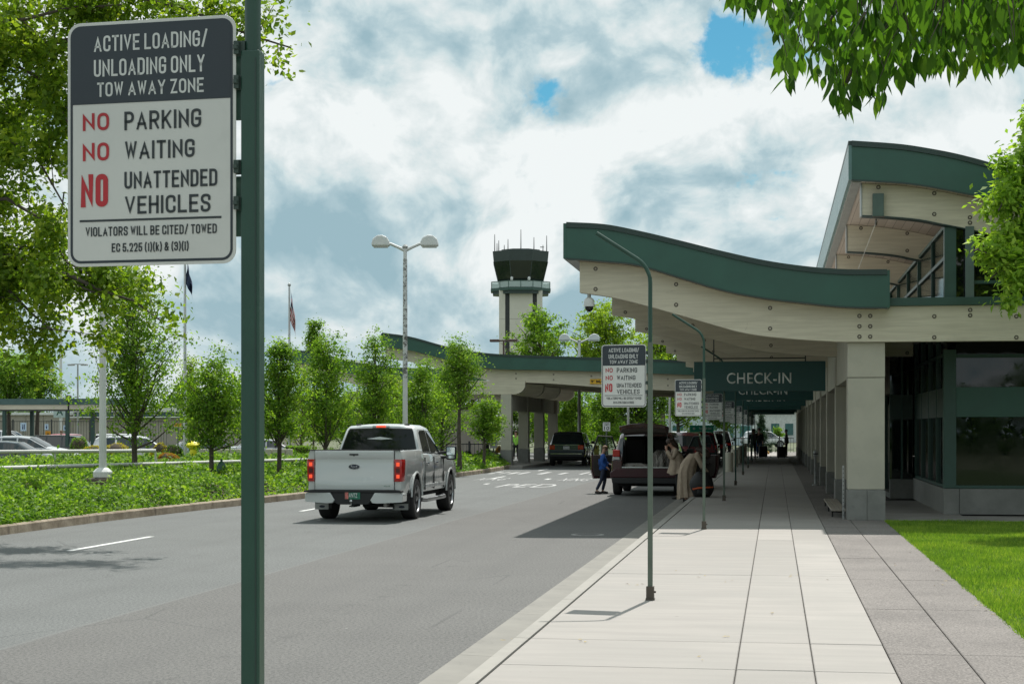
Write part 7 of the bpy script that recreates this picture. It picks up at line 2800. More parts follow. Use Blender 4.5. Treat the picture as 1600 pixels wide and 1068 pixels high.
# boy in the blue jacket beside the rear door, facing right, head bowed
bp = gp(942.5, 770.5)
BOY = dict(STAND, pelvis=(.02, 0, .93), chest=(-.03, 0, 1.27), neck=(0.0, 0, 1.45), head=(.06, 0, 1.60), face=(1, -.15, -.55),
           shl=(-.02, .18, 1.37), ell=(.02, .26, 1.12), wrl=(.22, .20, 1.05), shr=(-.02, -.18, 1.37), elr=(-.04, -.23, 1.10), wrr=(.14, -.20, .95),
           hipl=(.02, .09, .88), knl=(.06, .10, .48), anl=(-.03, .11, .08), toel=(.12, .11, .035), hipr=(.02, -.09, .88), knr=(-.06, -.10, .48), anr=(-.24, -.11, .10), toer=(-.10, -.12, .035))
person('boy in a royal blue jacket and navy trousers standing by the open rear door', (bp.x, bp.y, 0), YAW - 0.1, BOY, 0.79, BLUEJ, JEANS, HAIRB, wide=1.26)
# woman at the boot, facing left, hands at her face
wp = gp(1061, 779)
WOM = dict(STAND, pelvis=(-.02, 0, .93), chest=(.10, 0, 1.27), neck=(0.17, 0, 1.42), head=(.26, 0, 1.54), face=(1, 0, -.35),
           shl=(.10, .16, 1.34), ell=(.22, .20, 1.10), wrl=(.36, .07, 1.36), hdl=(.36, .02, 1.46), shr=(.10, -.16, 1.34), elr=(.20, -.20, 1.09), wrr=(.35, -.05, 1.35), hdr=(.35, -.01, 1.46),
           hipl=(-.02, .09, .88), knl=(.06, .10, .48), anl=(.02, .11, .08), toel=(.16, .12, .035), hipr=(-.02, -.09, .88), knr=(.02, -.10, .48), anr=(-.16, -.11, .08), toer=(-.02, -.12, .035))
w1 = person('woman in a beige cardigan with hands raised to her face at the open boot', (wp.x, wp.y, 0), PI + YAW + 0.1, WOM, 0.95, BEIGE, BLACKC, HAIRD, hair_long=True, wide=1.1)


def drape(name, rings, m, parent, folds=9, amp=0.07, seed=1, n=48):
    """cloth hanging through elliptical rings: (centre, rx, ry)"""
    rg = random.Random(seed)
    ph = [rg.uniform(0, 6.28) for _ in range(4)]
    b = MB()
    k = len(rings)
    sub = []
    for i in range((k - 1) * 4 + 1):
        f = i / 4
        a = min(int(f), k - 2)
        t_ = f - a
        A_, B_ = rings[a], rings[a + 1]
        sub.append((Vector(A_[0]).lerp(Vector(B_[0]), t_), A_[1] + (B_[1] - A_[1]) * t_, A_[2] + (B_[2] - A_[2]) * t_))
    for i, (c_, rx, ry) in enumerate(sub):
        g_ = i / (len(sub) - 1)
        for q in range(n):
            a = 2 * PI * q / n
            w_ = 1 + amp * g_ * (math.sin(folds * a + ph[0] + g_ * 1.5) + .5 * math.sin(folds * 1.9 * a + ph[1]))
            zz = 0.03 * g_ * math.sin(3 * a + ph[2])
            b.v.append((c_.x + rx * w_ * math.cos(a), c_.y + ry * w_ * math.sin(a), c_.z + zz))
    for i in range(len(sub) - 1):
        for q in range(n):
            a_, b_ = i * n + q, i * n + (q + 1) % n
            b.f.append((a_, b_, b_ + n, a_ + n))
            b.mi.append(0)
    return b.build(name, m, parent, smooth=70)


drape('cardigan_skirt', [((.10, 0, 1.20), .16, .19), ((.04, 0, 1.0), .19, .20), ((.02, 0, .85), .22, .22), ((.05, 0, .66), .24, .25)], BEIGE, w1, 7, 0.10, 4)
# woman bending over the bag at the kerb
bw = gp(1077, 781, 0.05)
BND = dict(STAND, pelvis=(-.08, 0, .90), chest=(.14, 0, 1.15), neck=(.27, 0, 1.22), head=(.40, 0, 1.17), face=(.4, 0, -1),
           shl=(.20, .17, 1.18), ell=(.30, .20, .90), wrl=(.44, .12, .70), shr=(.20, -.17, 1.18), elr=(.32, -.22, .92), wrr=(.48, -.12, .72),
           hipl=(-.08, .09, .88), knl=(.04, .10, .48), anl=(-.04, .11, .08), toel=(.10, .12, .035), hipr=(-.08, -.09, .88), knr=(.00, -.10, .48), anr=(-.10, -.11, .08), toer=(.04, -.12, .035))
w2 = person('woman in a long beige coat bending over a black bag at the kerb', (bw.x, bw.y, 0.0), YAW - 0.15, BND, 1.0, BEIGE, BLACKC, HAIRD, hair_long=True, wide=1.12)
drape('coat', [((.14, 0, 1.22), .14, .19), ((.03, 0, 1.05), .19, .22), ((-.05, 0, .80), .21, .22), ((-.05, 0, .45), .23, .24), ((-.02, 0, .10), .26, .27)], BEIGE, w2, 9, 0.11, 9)
BAGM = mat('black_bag', (0.012, 0.012, 0.013), 0.6, var=0.3, vscale=8, bump=0.8, bscale=12)
bb = gp(1097, 776, 0.15)
bg_ = thing('backpack', 'bulky black backpack with an orange strap standing on the kerb edge', 'bag', (bb.x, bb.y - 0.05, 0.15), YAW)
bpk = MB()
for i in range(9):
    f = i / 8
    r = 0.06 + 0.24 * math.sin(PI * (0.12 + 0.80 * f)) ** 0.7
    for k in range(16):
        a = 2 * PI * k / 16
        bpk.v.append((r * math.cos(a) * (1 + .06 * math.sin(3 * a + i)), 0.72 * r * math.sin(a) * (1 + .05 * math.sin(4 * a + i * 2)), 0.62 * f))
for i in range(8):
    for k in range(16):
        a_, b_ = i * 16 + k, i * 16 + (k + 1) % 16
        bpk.f.append((a_, b_, b_ + 16, a_ + 16))
        bpk.mi.append(0)
bpk.f += [tuple(range(16))[::-1], tuple(128 + k for k in range(16))]
bpk.mi += [0, 0]
bpk.build('body', BAGM, bg_, smooth=70)
MB().tube([(-.24, -.12, .20), (-.10, -.215, .235), (.10, -.215, .245), (.25, -.11, .25)], 0.022, 8).build('strap', mat('orange_strap', (0.55, 0.10, 0.03), 0.7), bg_, smooth=60)
MB().tube([(-.08, 0, .58), (-.05, 0, .68), (.05, 0, .68), (.08, 0, .58)], 0.014, 6).build('handle', BAGM, bg_)
MB().box(-.14, .14, -.25, -.19, .08, .20).build('pocket', BAGM, bg_, 0.03)

# distant people
WALK = dict(STAND, knl=(.12, .10, .50), anl=(.10, .11, .10), toel=(.25, .12, .05), knr=(-.02, -.10, .50), anr=(-.22, -.11, .12), toer=(-.10, -.12, .04), wrl=(.18, .22, .95), wrr=(-.14, -.22, .92))
GREYC = mat('grey_cloth', (0.10, 0.105, 0.11), 0.9)
JEANB = mat('blue_jeans', (0.03, 0.07, 0.17), 0.9)
WSH = mat('white_shirt', (0.62, 0.62, 0.6), 0.85)
HIV = mat('hi_vis', (0.35, 0.75, 0.10), 0.7)
q = zp(761, 670, 83)
person('person in a white shirt standing left of the information board', (q.x, q.y, 0.1), 0.2, WALK, 1.0, WSH, BLACKC, HAIRD)
q = zp(806, 670, 101)
person('person in a green high visibility vest behind the first crossing column', (q.x, q.y, 0.0), 1.8, STAND, 1.0, HIV, BLACKC, HAIRD)
q = gp(1186, 714.5, 0.15)
person('person in blue jeans and dark jacket on the far shaded pavement', (q.x, q.y, 0.15), PI / 2, WALK, 1.0, BLACKC, JEANB, HAIRD)
q = gp(1177, 717, 0.15)
person('person in dark grey clothes on the far pavement left of the jeans wearer', (q.x, q.y, 0.15), -PI / 2, STAND, 0.97, GREYC, BLACKC, HAIRB)
q = gp(1229, 714, 0.15)
person('dark dressed person by the last columns at the right of the far pavement', (q.x, q.y, 0.15), PI, STAND, 0.95, BLACKC, BLACKC, HAIRD)
q = zp(95, 670, 105)
person('dark dressed person walking in the parking lot by the letter board mast', (q.x, q.y, 0.0), 0.3, WALK, 1.0, GREYC, BLACKC, HAIRB)
SUITM = mat('suitcase_black', (0.02, 0.02, 0.022), 0.5, var=0.2)
for i, (px, py) in enumerate(((1221, 715.5), (1192, 715))):
    q = gp(px, py, 0.15)
    sc_ = thing('suitcase', ('black upright suitcase near the last columns on the right of the pavement', 'black upright suitcase beside the far person in blue jeans')[i], 'suitcase', (q.x, q.y, 0.15), 0.3)
    MB().box(-.24, .24, -.15, .15, .05, .68).build('shell', SUITM, sc_, 0.03)
    MB().tube([(-.14, .1, .66), (-.14, .1, .98), (.14, .1, .98), (.14, .1, .66)], 0.012, 6).build('handle', STEELG, sc_)
    for s_ in (-1, 1):
        MB().lathe([(0.035, -.012), (0.035, .012)], 10, axis='X').build('wheel', BLACK, sc_, loc=(s_ * .18, 0, .035))

# ================================================================== TREES AND SHRUBS
def col_prof(t):
    return max(0.10, math.sin(PI * min(1, (t * 0.86 + 0.12))) ** 0.65 * (1 - 0.28 * t))


def round_prof(t):
    return max(0.15, math.sin(PI * (0.12 + 0.80 * t)) ** 0.6)


def cone_prof(t):
    return max(0.03, (1 - t) ** 0.9)


def px_tree(px, Z, ptop, wpx, pbase, label, lm, seed, n=11000, nb=40, prof=col_prof, name='street_tree', tr=0.07, gz=0.2, leaf=0.085, group='street trees', rise=0.5, spread=0.36, aspect=0.6):
    q_ = zp(px, 670, Z)
    p_ = FPX / Z
    H_ = 1.83 + (670 - ptop) / p_ - gz
    b_ = 1.83 + (670 - pbase) / p_ - gz
    if gz == 0.2:
        wpx, n, nb = wpx * 1.24, int(n * 0.74), int(nb * 1.3)
    return tree(name, label, (q_.x, q_.y, gz), H_, wpx / p_ / 2, b_, prof, nb, n, leaf, lm, seed, tr, rise, spread, group, aspect=aspect)


px_tree(210, 49, 418, 142, 703, 'tall street tree left of the flagpole behind the near white lamp post', LEAF_A, 101, 22000, 70, tr=0.085)
px_tree(330, 47, 562, 122, 706, 'bushy young street tree above the green fire hydrant', LEAF_A, 102, 15000, 46)
px_tree(436, 49, 533, 88, 704, 'slim street tree just right of the dark green sign post', LEAF_A, 103, 14000, 46)
px_tree(508, 54, 528, 96, 706, 'street tree behind the left edge of the white pickup', LEAF_A, 104, 14000, 46)
px_tree(585, 58, 524, 84, 700, 'thin topped street tree above the pickup cab', LEAF_A, 105, 12000, 40)
px_tree(655, 62, 570, 96, 704, 'dense street tree directly right of the tall white lamp post', LEAF_A, 106, 14000, 46)
px_tree(718, 66, 534, 84, 640, 'tallest tree at the left of the crossing canopy columns', LEAF_A, 107, 12000, 40, tr=0.09)
px_tree(756, 71, 624, 52, 694, 'low spreading tree beside the first crossing column', LEAF_A, 108, 9000, 34, prof=round_prof)
px_tree(690, 74, 590, 90, 702, 'street tree half hidden behind the dense one', LEAF_A, 109, 9000, 36)
px_tree(618, 72, 590, 76, 706, 'street tree behind the tall white lamp post', LEAF_B, 110, 9000, 36)
px_tree(392, 62, 585, 90, 706, 'street tree mostly hidden by the dark green sign post', LEAF_A, 111, 8000, 36)
px_tree(545, 76, 610, 70, 706, 'street tree seen between the pickup roof and the rear canopy', LEAF_A, 112, 8000, 36)
px_tree(470, 80, 575, 80, 706, 'pale street tree behind the striped flag', LEAF_B, 113, 7000, 30)
px_tree(300, 70, 556, 60, 706, 'pointed pale tree behind the bushy one by the hydrant', LEAF_B, 114, 7000, 30, prof=cone_prof)
px_tree(490, 125, 500, 62, 600, 'distant pale poplar showing above the rear canopy roof', LEAF_A, 115, 6000, 30, prof=cone_prof, name='poplar', group=None, leaf=0.16, gz=0)
px_tree(14, 96, 552, 90, 640, 'round leafed tree at the far left edge behind the covered walkway', LEAF_A, 116, 11000, 44, prof=round_prof, name='lot_tree', leaf=0.13, gz=0, group='parking lot trees', tr=0.14)
px_tree(58, 98, 545, 82, 645, 'round leafed lot tree left of the tall parking mast', LEAF_A, 117, 11000, 44, prof=round_prof, name='lot_tree', leaf=0.13, gz=0, group='parking lot trees', tr=0.14)
px_tree(845, 135, 480, 110, 600, 'loose tall tree in front of the right side of the control tower', LEAF_A, 118, 9000, 44, prof=round_prof, name='tall_tree', leaf=0.20, gz=0, group='tall trees beyond the crossing canopy', tr=0.2, spread=0.22)
px_tree(945, 118, 474, 136, 600, 'yellow green spreading tree left of the nearest canopy tip', LEAF_B, 119, 15000, 54, prof=round_prof, name='tall_tree', leaf=0.17, gz=0, group='tall trees beyond the crossing canopy', tr=0.22, spread=0.24)
px_tree(1035, 124, 505, 120, 600, 'yellow green tree behind the two nearest loading zone signs', LEAF_B, 120, 10000, 44, prof=round_prof, name='tall_tree', leaf=0.17, gz=0, group='tall trees beyond the crossing canopy', tr=0.2, spread=0.24)
px_tree(892, 100, 610, 78, 704, 'bright bushy tree directly behind the dark blue car', LEAF_A, 121, 9000, 36, prof=round_prof, name='background_tree', leaf=0.13, gz=0, group='trees beyond the road')
px_tree(945, 104, 606, 90, 702, 'leafy tree behind the speed limit sign', LEAF_A, 122, 9000, 36, prof=round_prof, name='background_tree', leaf=0.13, gz=0, group='trees beyond the road')
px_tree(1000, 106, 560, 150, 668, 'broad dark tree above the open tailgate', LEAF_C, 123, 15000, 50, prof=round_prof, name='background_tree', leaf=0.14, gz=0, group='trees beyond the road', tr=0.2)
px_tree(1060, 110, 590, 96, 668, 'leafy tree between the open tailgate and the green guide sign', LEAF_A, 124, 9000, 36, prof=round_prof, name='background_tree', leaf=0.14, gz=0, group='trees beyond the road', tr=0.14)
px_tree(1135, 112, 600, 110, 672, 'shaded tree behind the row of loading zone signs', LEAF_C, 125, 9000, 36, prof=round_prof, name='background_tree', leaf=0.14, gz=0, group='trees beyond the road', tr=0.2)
px_tree(868, 112, 600, 100, 704, 'tree seen through the crossing canopy columns', LEAF_A, 126, 8000, 36, prof=round_prof, name='background_tree', leaf=0.14, gz=0, group='trees beyond the road')
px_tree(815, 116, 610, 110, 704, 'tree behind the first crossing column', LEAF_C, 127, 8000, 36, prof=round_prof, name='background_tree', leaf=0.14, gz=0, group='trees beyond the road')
px_tree(740, 118, 612, 130, 700, 'tree seen under the left end of the crossing canopy', LEAF_A, 128, 8000, 36, prof=round_prof, name='background_tree', leaf=0.15, gz=0, group='trees beyond the road')
px_tree(1190, 118, 640, 46, 708, 'dark conifer at the far end of the arcade', LEAF_FIR, 129, 9000, 60, prof=cone_prof, name='fir_tree', leaf=0.12, gz=0, group=None, rise=0.08, spread=0.16, aspect=0.2)
px_tree(1215, 210, 668, 20, 692, 'small round tree before the pale building at the far end', LEAF_A, 130, 3000, 24, prof=round_prof, name='small_tree', leaf=0.16, gz=0, group=None)


def bush(name, label, px, Z, ptop, wpx, pbot, lm, seed, n=3000, leaf=0.06, cat='shrub', group=None, box=False, gz=0.0):
    rng_ = np.random.default_rng(seed)
    q_ = zp(px, 670, Z)
    p_ = FPX / Z
    zt = 1.83 + (670 - ptop) / p_
    z0 = max(0.0, 1.83 + (670 - pbot) / p_)
    R_ = wpx / p_ / 2
    t = thing(name, label, cat, (q_.x, q_.y, z0), YAW, group)
    h = zt - z0
    if box:
        P = rng_.uniform(-1, 1, (n, 3))
        ax_i = rng_.integers(0, 3, n)
        sg = np.where(rng_.uniform(size=n) < .5, -1, 1)
        P[np.arange(n), ax_i] = sg * (1 + rng_.normal(size=n) * 0.03)
        nr_ = np.zeros((n, 3))
        nr_[np.arange(n), ax_i] = sg
        P = P * np.array([R_, 0.5, h / 2]) + np.array([0, 0, h / 2])
        P[:, 2] = np.maximum(P[:, 2], 0.02)
        MB().box(-R_ * .97, R_ * .97, -.46, .46, 0, h * .95).build('stems', SOIL, t)
    else:
        d = rng_.normal(size=(n, 3))
        d /= np.linalg.norm(d, axis=1, keepdims=True)
        d[:, 2] = np.abs(d[:, 2]) * 1.0 - 0.15
        lump = 1 + 0.10 * np.sin(d[:, 0] * 6 + seed) * np.cos(d[:, 1] * 5) + rng_.normal(size=n) * 0.05
        P = d * np.array([R_, R_ * 0.8, h]) * lump[:, None]
        P[:, 2] = np.maximum(P[:, 2], 0.01)
        nr_ = d
        MB().lathe([(R_ * .55, 0), (R_ * .8, h * .25), (R_ * .7, h * .6), (R_ * .3, h * .85), (0.02, h * .88)], 10).build('stems', SOIL, t, smooth=60)
    link('foliage', leaf_mesh('foliage', P, nr_, leaf, lm, rng_, 0.6), t)
    return t


bush('gold_shrub', 'yellow leaved shrub row right of the near white lamp post', 182, 74, 690, 50, 712, LEAF_GOLD, 1, 3500)
bush('gold_shrub', 'yellow shrub just left of the near white lamp post base by the parked cars', 145, 76, 694, 36, 712, LEAF_GOLD, 12, 2500)
bush('gold_shrub', 'yellow flowering shrub between the left street tree and the flagpole', 251, 68, 690, 34, 716, LEAF_GOLD, 2, 3000)
bush('orange_shrub', 'low orange leaved shrub at the foot of the flagpole shrubs', 262, 62, 706, 34, 720, LEAF_ORANGE, 3, 2500)
bush('green_shrub', 'rounded green shrub immediately left of the flagpole base', 272, 66, 692, 30, 718, LEAF_C, 4, 3000)
bush('green_shrub', 'light green shrub by the letter board mast in the parking lot', 124, 80, 680, 30, 706, LEAF_A, 5, 3500)
bush('dark_shrub', 'low dark dome shrub at the left of the information board', 728, 80, 702.5, 30, 722, LEAF_FIR, 6, 3500, 0.05)
bush('dark_shrub', 'low dark dome shrub right beside the first crossing column', 770, 78, 702.5, 32, 722, LEAF_FIR, 7, 3500, 0.05)
bush('orange_shrub', 'small orange shrub against the first crossing column', 780, 80, 696, 12, 706, LEAF_ORANGE, 8, 900, 0.05)
bush('clipped_hedge', 'long clipped bright green hedge right of the maroon SUV', 1075, 99, 693.5, 76, 718, LEAF_IVY, 9, 6000, 0.07, cat='hedge', box=True)
bush('clipped_hedge', 'clipped green hedge seen between guard posts and pickup tailgate', 466, 74, 697, 34, 718, LEAF_IVY, 10, 3500, 0.06, cat='hedge', box=True)
bush('orange_shrub', 'red and yellow flower clump by the far arcade end', 1196, 112, 703, 14, 712, LEAF_ORANGE, 11, 900, 0.07)

# pale building and far trees behind the trees on the right
pb_ = thing('distant_building', 'pale distant hangar like building at the far end of the arcade', 'building')
a_, b_ = zp(1150, 670, 230), zp(1290, 670, 230)
MB().box(a_.x, b_.x, a_.y, a_.y + 20, 0, 4.2).build('wall', mat('pale_wall', (0.55, 0.56, 0.54), 0.8), pb_)
MB().box(a_.x - .5, b_.x + .5, a_.y - .5, a_.y + 20.5, 4.2, 4.7).build('roof', STEELG, pb_)
for k in range(6):
    x = a_.x + 1.0 + k * 1.9
    MB().box(x, x + 1.1, a_.y - 0.06, a_.y, 1.0, 2.6).build('window', MATS['teal_glass'], pb_)
pb_ = thing('distant_hangar', 'pale grey blue pitched roof building behind the green guide sign', 'building')
a_, b_ = zp(1040, 670, 190), zp(1175, 670, 190)
zr_ = 1.83 + (670 - 636) / FPX * 190
MB().prism([(a_.x, 0), (b_.x, 0), (b_.x, zr_ - 0.6), ((a_.x + b_.x) / 2 + 3, zr_ + 0.8), (a_.x, zr_ - 1.4)], a_.y, a_.y + 25).build('wall', mat('pale_blue_wall', (0.40, 0.47, 0.50), 0.7), pb_)
for k in range(5):
    x = a_.x + 0.8 + k * 1.9
    MB().box(x, x + 1.2, a_.y - 0.06, a_.y, 0.8, 2.2).build('window', MATS['teal_glass'], pb_)

# fences
FEN = mat('fence_dark', (0.035, 0.04, 0.04), 0.6)


def fence(name, label, px0, px1, Z, ptop, step=1.6):
    a_, b_ = zp(px0, 670, Z), zp(px1, 670, Z)
    t = thing(name, label, 'fence')
    zt = 1.83 + (670 - ptop) / FPX * Z
    d = b_ - a_
    L = math.hypot(d.x, d.y)
    for f in (zt - 0.05, 0.35):
        MB().tube([(a_.x, a_.y, f), (b_.x, b_.y, f)], 0.03, 6).build('fence_rail', FEN, t)
    npk = int(L / 0.22)
    mb = MB()
    for i in range(npk + 1):
        q = a_.lerp(b_, i / npk)
        mb.box(q.x - .012, q.x + .012, q.y - .012, q.y + .012, 0.1, zt)
    o = mb.build('pickets', FEN, t)
    o['kind'] = 'stuff'
    pm_ = MB().box(-.05, .05, -.05, .05, 0, zt + 0.12).mesh('fence_post', FEN)
    for i in range(int(L / step) // 2 + 1):
        q = a_.lerp(b_, i * 2 * step / L)
        link('fence_post', pm_, t, loc=(q.x, q.y, 0))


fence('picket_fence', 'dark upright bar fence in front of the low terminal wing', -40, 260, 138, 657)
fence('picket_fence', 'dark upright bar fence left of the crossing canopy columns', 560, 790, 96, 692)
fence('picket_fence', 'dark upright bar fence behind the hedge at the right', 1010, 1240, 120, 683)
MB_ = MB().box(zp(-40, 670, 140).x - 300, 200, 262, 262.5, 0, 3)

# far wooded horizon: one mass
rngf = np.random.default_rng(77)
NFT = 60000
ang = rngf.uniform(-75, 70, NFT)
rad = rngf.uniform(250, 330, NFT)
bump_ = 7.5 + 2.6 * np.sin(ang * 0.31) + 1.8 * np.sin(ang * 0.93 + 1) + 1.2 * np.sin(ang * 2.7)
a_ = np.radians(ang)
P = np.stack([np.sin(a_) * rad, np.cos(a_) * rad, rngf.uniform(0, 1, NFT) ** 0.8 * bump_ * (0.62 + 0.02 * (rad - 250) / 4)], 1)
cn = np.stack([np.round(P[:, 0] / 7) * 7, np.round(P[:, 1] / 7) * 7, np.full(NFT, 4.0)], 1)
nr = (P - cn) / 4 + np.array([0, -0.3, 0.4])
tag(link('far_woods', leaf_mesh('far_woods', P, nr, 1.15, LEAF_C, rngf, 0.8)), 'distant belt of green trees closing the horizon', 'woods', kind='stuff')
# woods behind the camera side of the airport road, seen only as reflections in glass
NB_ = 26000
ang = rngf.uniform(100, 262, NB_)
rad = rngf.uniform(55, 65, NB_)
a_ = np.radians(ang)
hb_ = 6.0 + 1.6 * np.sin(ang * 0.21) + 1.3 * np.sin(ang * 0.67 + 1)
P = np.stack([np.sin(a_) * rad, np.cos(a_) * rad, rngf.uniform(0, 1, NB_) * hb_], 1)
cn = np.stack([np.round(P[:, 0] / 5) * 5, np.round(P[:, 1] / 5) * 5, np.full(NB_, 4.0)], 1)
tag(link('rear_woods', leaf_mesh('rear_woods', P, (P - cn) / 3 + np.array([0, 0.3, 0.4]), 0.6, LEAF_C, rngf, 0.8)), 'belt of trees across the road behind the viewpoint mirrored in the dark windows', 'woods', kind='stuff')

# ---------------------------------------------------------------- big near tree, upper left
def branch_tree(name, label, trunk_at, H, tr_, branches, leaf, nleaf, lm, seed, sp, trunk_top=None, aspect=0.6, droop=0.3, gz=0.2):
    """branches: lists of (px, py, Z) with weight; trunk stands outside or inside the frame"""
    rng_ = np.random.default_rng(seed)
    t = thing(name, label, 'tree', (trunk_at[0], trunk_at[1], gz))
    O = Vector((trunk_at[0], trunk_at[1], gz))
    tb_ = MB().tube([(0, 0, -.2), (0.02, 0, H * .2), (-0.05, .03, H * .45), (.04, 0, H * .7), (0, .05, H)], [tr_ * 1.3, tr_, tr_ * .85, tr_ * .6, tr_ * .15], 12)
    cl, wt = [], []
    for (w_, pts_) in branches:
        W3 = [zp(*q) - O for q in pts_]
        z_at = max(H * .18, min(H * .9, W3[0].z - 0.6))
        full = [Vector((0, 0, z_at))] + W3
        n_ = len(full)
        tb_.tube(full, [tr_ * .17 * (1 - i / n_) + 0.006 for i in range(n_)], 6, cap=False)
        for A_, B_ in zip(W3, W3[1:]):
            L = (B_ - A_).length
            for k in range(max(2, int(L / (sp * .55)))):
                c_ = A_.lerp(B_, rng_.uniform()) + Vector(rng_.normal(size=3) * sp * 0.75)
                cl.append(tuple(c_))
                wt.append(w_ * rng_.uniform(.4, 1.5))
                if rng_.uniform() < .35:
                    tb_.tube([A_.lerp(B_, rng_.uniform()), c_], [0.010, 0.004], 4, cap=False)
    tb_.build('trunk', BARK, t, smooth=60)
    cl, wt = np.array(cl), np.array(wt)
    idx = rng_.choice(len(cl), nleaf, p=wt / wt.sum())
    off = rng_.normal(size=(nleaf, 3)) * sp * 0.42 * (0.5 + rng_.uniform(size=(nleaf, 1)))
    P = cl[idx] + off
    nr_ = off / (np.linalg.norm(off, axis=1, keepdims=True) + 1e-6) * .6 + np.array([0, -.1, .55])
    link('crown', leaf_mesh('crown', P, nr_, leaf, lm, rng_, aspect, droop=droop), t)
    return t


q = zp(-330, 670, 29)
Zs = 29
BR = [
    (1.3, [(-150, 60, 29), (-40, 40, 28), (40, 30, 27), (110, 12, 27), (190, 8, 27)]),
    (1.0, [(-60, -40, 28), (80, -20, 28), (200, -8, 27), (290, 15, 27), (330, 30, 27)]),
    (0.8, [(60, -30, 29), (200, -20, 28), (330, 30, 27.5), (390, 55, 27), (455, 75, 27)]),
    (0.35, [(330, 30, 27), (300, 55, 27), (290, 28, 27)]),
    (1.4, [(-150, 180, 30), (-60, 120, 29), (20, 100, 28), (75, 130, 27.5), (110, 200, 27)]),
    (1.4, [(-150, 260, 30), (-60, 230, 29), (10, 215, 28), (60, 250, 27.5), (100, 320, 27)]),
    (1.4, [(-150, 330, 30), (-50, 320, 29), (10, 310, 28), (60, 340, 28), (105, 410, 27.5), (160, 440, 27)]),
    (1.2, [(-120, 400, 30), (-40, 390, 29), (20, 400, 28), (70, 420, 28), (130, 450, 27), (185, 470, 27)]),
    (1.0, [(-120, 440, 30), (-30, 440, 29), (15, 455, 28), (50, 490, 28), (80, 515, 27)]),
    (0.8, [(-100, 470, 30), (-20, 460, 29), (10, 490, 28), (25, 525, 28)]),
    (0.8, [(60, 420, 28), (110, 430, 27), (160, 455, 27), (210, 470, 27), (250, 500, 27)]),
    (1.1, [(-120, 120, 31), (-30, 160, 30), (30, 180, 29), (85, 60, 29), (90, 20, 29)]),
    (1.0, [(-80, 520, 30), (-20, 430, 29), (40, 380, 28), (90, 380, 28), (100, 300, 28)]),
    (1.0, [(-60, 10, 30), (20, 60, 29), (60, 70, 28), (95, 90, 28)]),
]
branch_tree('shade_tree', 'large leafy tree whose crown fills the upper left behind the near sign', (q.x, q.y), 10.5, 0.26, BR, 0.105, 46000, leafmat('leaf_star', (0.065, 0.125, 0.014), (0.155, 0.245, 0.024), (0.38, 0.44, 0.05), 0.52), 301, 0.42)

# right tree, sunlit foliage over the lawn
q = zp(1850, 670, 28.4)
BR = [
    (1.0, [(1750, 160, 28.4), (1680, 170, 28.4), (1620, 210, 27.7), (1592, 215, 27.3)]),
    (1.2, [(1760, 250, 28.4), (1680, 260, 28.4), (1620, 285, 27.7), (1575, 300, 27.2), (1560, 330, 26.9)]),
    (1.2, [(1760, 320, 28.4), (1680, 320, 27.7), (1610, 340, 27.2), (1560, 372, 26.9), (1522, 392, 26.5)]),
    (1.2, [(1760, 380, 28.4), (1680, 380, 27.7), (1610, 395, 27.2), (1570, 415, 26.9), (1548, 435, 26.5)]),
    (1.0, [(1740, 300, 28.4), (1660, 300, 27.7), (1600, 250, 27.3), (1590, 265, 26.9)]),
    (1.0, [(1740, 430, 28.4), (1660, 420, 27.7), (1610, 425, 27.3), (1590, 440, 26.9)]),
]
branch_tree('lawn_tree', 'sunlit tree reaching in over the lawn at the right edge', (q.x, q.y), 9.0, 0.2, BR, 0.125, 27000, LEAF_L, 302, 0.27, aspect=0.42, droop=0.8, gz=0.14)

# overhanging branch close to the camera, upper right: single leaves
q = zp(2150, 670, 9.5)
ot = thing('overhanging_tree', 'tree with drooping pointed leaves hanging into the top right corner', 'tree', (q.x, q.y, 0.14))
O = Vector((q.x, q.y, 0.14))
tb_ = MB().tube([(0, 0, -.1), (0, 0, 1.8), (-.1, .05, 3.6), (0, 0, 6.0)], [.2, .16, .13, .05], 12)
rngh = random.Random(17)
env = [(1135, 14), (1150, 22), (1180, 28), (1195, 30), (1212, 55), (1222, 120), (1232, 152), (1250, 118), (1270, 118), (1290, 150), (1312, 178), (1328, 188), (1342, 150), (1360, 168), (1380, 182), (1392, 140),
       (1412, 132), (1430, 118), (1460, 116), (1478, 122), (1500, 130), (1520, 118), (1540, 122), (1560, 108), (1580, 116), (1600, 106), (1650, 110)]


def env_y(x):
    for a, b in zip(env, env[1:]):
        if a[0] <= x <= b[0]:
            return a[1] + (b[1] - a[1]) * (x - a[0]) / (b[0] - a[0])
    return env[0][1] if x < env[0][0] else env[-1][1]


for pts_ in ([(1700, -120, 8.6), (1560, -70, 8.4), (1440, -40, 8.2), (1330, -10, 8.1), (1290, 40, 8.0), (1262, 80, 8.0)], [(1440, -40, 8.2), (1350, -60, 8.2), (1230, -45, 8.0), (1160, -18, 7.9)],
             [(1560, -70, 8.6), (1480, 0, 8.5), (1400, 40, 8.4), (1340, 90, 8.3), (1322, 130, 8.3)], [(1700, -60, 8.9), (1600, -10, 8.8), (1520, 40, 8.7), (1450, 70, 8.6)], [(1720, -20, 9.0), (1640, 10, 9), (1570, 50, 8.9)]):
    W3 = [zp(*q_) - O for q_ in pts_]
    tb_.tube(([Vector((-.05, 0, 3.6))] if pts_[0][0] >= 1700 else []) + W3, [0.022 - 0.019 * i / 6 for i in range(len(W3) + (1 if pts_[0][0] >= 1700 else 0))], 6, cap=False)
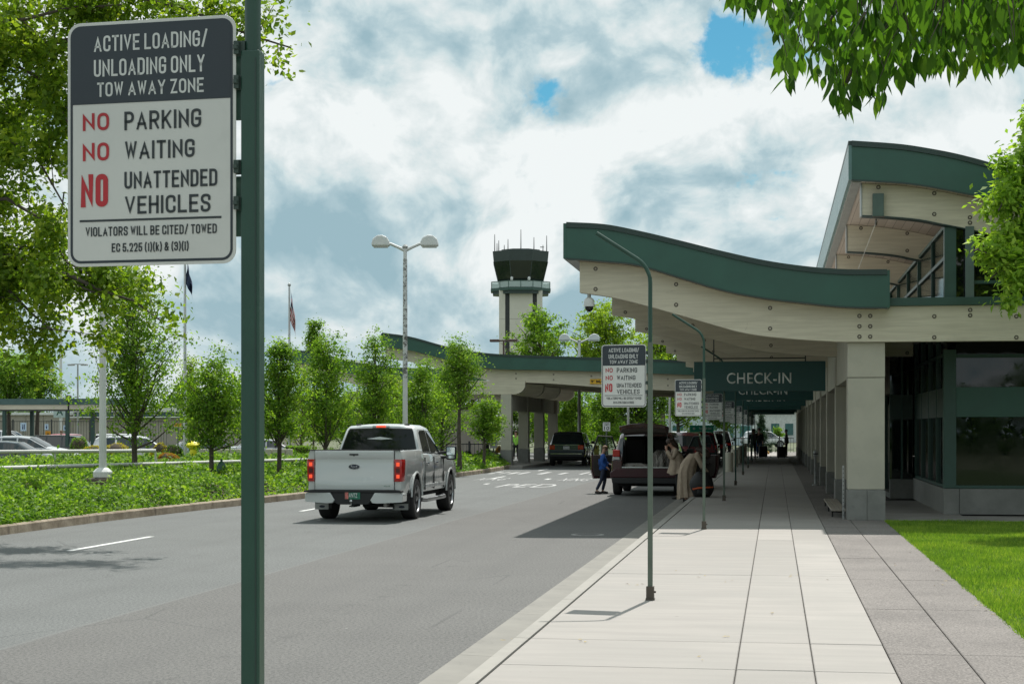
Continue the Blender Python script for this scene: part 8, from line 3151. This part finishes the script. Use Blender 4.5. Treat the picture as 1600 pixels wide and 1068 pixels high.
# leaf blade variants: elliptical, drawn-out tip, folded along the midrib
variants = []
for k in range(6):
    rg = random.Random(k)
    L, Wd = 0.112, 0.046 * rg.uniform(.85, 1.15)
    fold, curl = rg.uniform(.1, .45), rg.uniform(-.2, .35)
    v = []
    st_ = [(0, 0.0), (.12, .45), (.32, .95), (.52, 1.0), (.72, .72), (.88, .28), (1.06, 0.0)]
    for (f, w_) in st_:
        cz = -f * L
        cy = curl * L * f * f
        for sgn in (-1, 0, 1):
            v.append((sgn * Wd / 2 * w_, cy + abs(sgn) * fold * Wd / 2 * w_, cz))
    f_ = []
    for i in range(len(st_) - 1):
        for c_ in (0, 1):
            a = i * 3 + c_
            f_.append((a, a + 1, a + 4, a + 3))
    v += [(0, 0, 0.018), (0.0015, 0, 0.018), (0.0015, 0, 0)]
    me = bpy.data.meshes.new('leaf')
    me.from_pydata(v[:-3], [], f_)
    me.materials.append(LEAF_D)
    me.polygons.foreach_set('use_smooth', [True] * len(me.polygons))
    variants.append(me)
rest = MB()
cnt = 0
cands = []
tries = 0
while len(cands) < 1750 and tries < 60000:
    tries += 1
    x = rngh.uniform(1132, 1690)
    ey = env_y(x)
    y = rngh.uniform(-70, ey - 26)
    if x < 1210 and y > ey - 20:
        continue
    if ey - 26 < -70:
        continue
    # looser towards the left and the lower fringe
    if x < 1290 and rngh.random() < 0.45 or (y > ey - 60 and rngh.random() < 0.5):
        continue
    cands.append((x, y, rngh.uniform(7.5, 9.0)))
# fringe leaves exactly on the envelope
for (x, y) in env:
    for dx in (-9, 0, 8):
        cands.append((x + dx + rngh.uniform(-3, 3), env_y(x + dx) - 30 + rngh.uniform(-5, 2), rngh.uniform(7.7, 8.4)))
cands.sort(key=lambda c_: (c_[0] > 1610, c_[2]))
for i, (x, y, Z_) in enumerate(cands):
    P = zp(x, y, Z_) - O
    M = Matrix.Rotation(rngh.uniform(0, 2 * PI), 4, 'Z') @ Matrix.Rotation(rngh.gauss(0, .30), 4, 'X')
    M = Matrix.Translation(P) @ Matrix.Rotation(rngh.gauss(0, .16), 4, 'Y') @ M
    s_ = rngh.uniform(.55, 1.18)
    if i < 300:
        o = link('leaf', variants[i % 6], ot)
        o.matrix_local = M @ Matrix.Scale(s_, 4)
    else:
        me = variants[i % 6]
        MM = M @ Matrix.Scale(s_, 4)
        rest.add([MM @ v_.co for v_ in me.vertices], [tuple(p_.vertices) for p_ in me.polygons])
    if i % 5 == 0:
        tb_.tube([P, P + Vector((rngh.uniform(-.05, .08), rngh.uniform(-.05, .05), rngh.uniform(.08, .2)))], [0.0015, 0.003], 4, cap=False)
tb_.build('trunk', BARK, ot, smooth=60)
rme = rest.mesh('foliage', LEAF_D)
rme.polygons.foreach_set('use_smooth', [True] * len(rme.polygons))
fo = link('foliage', rme, ot)
fo['kind'] = 'stuff'
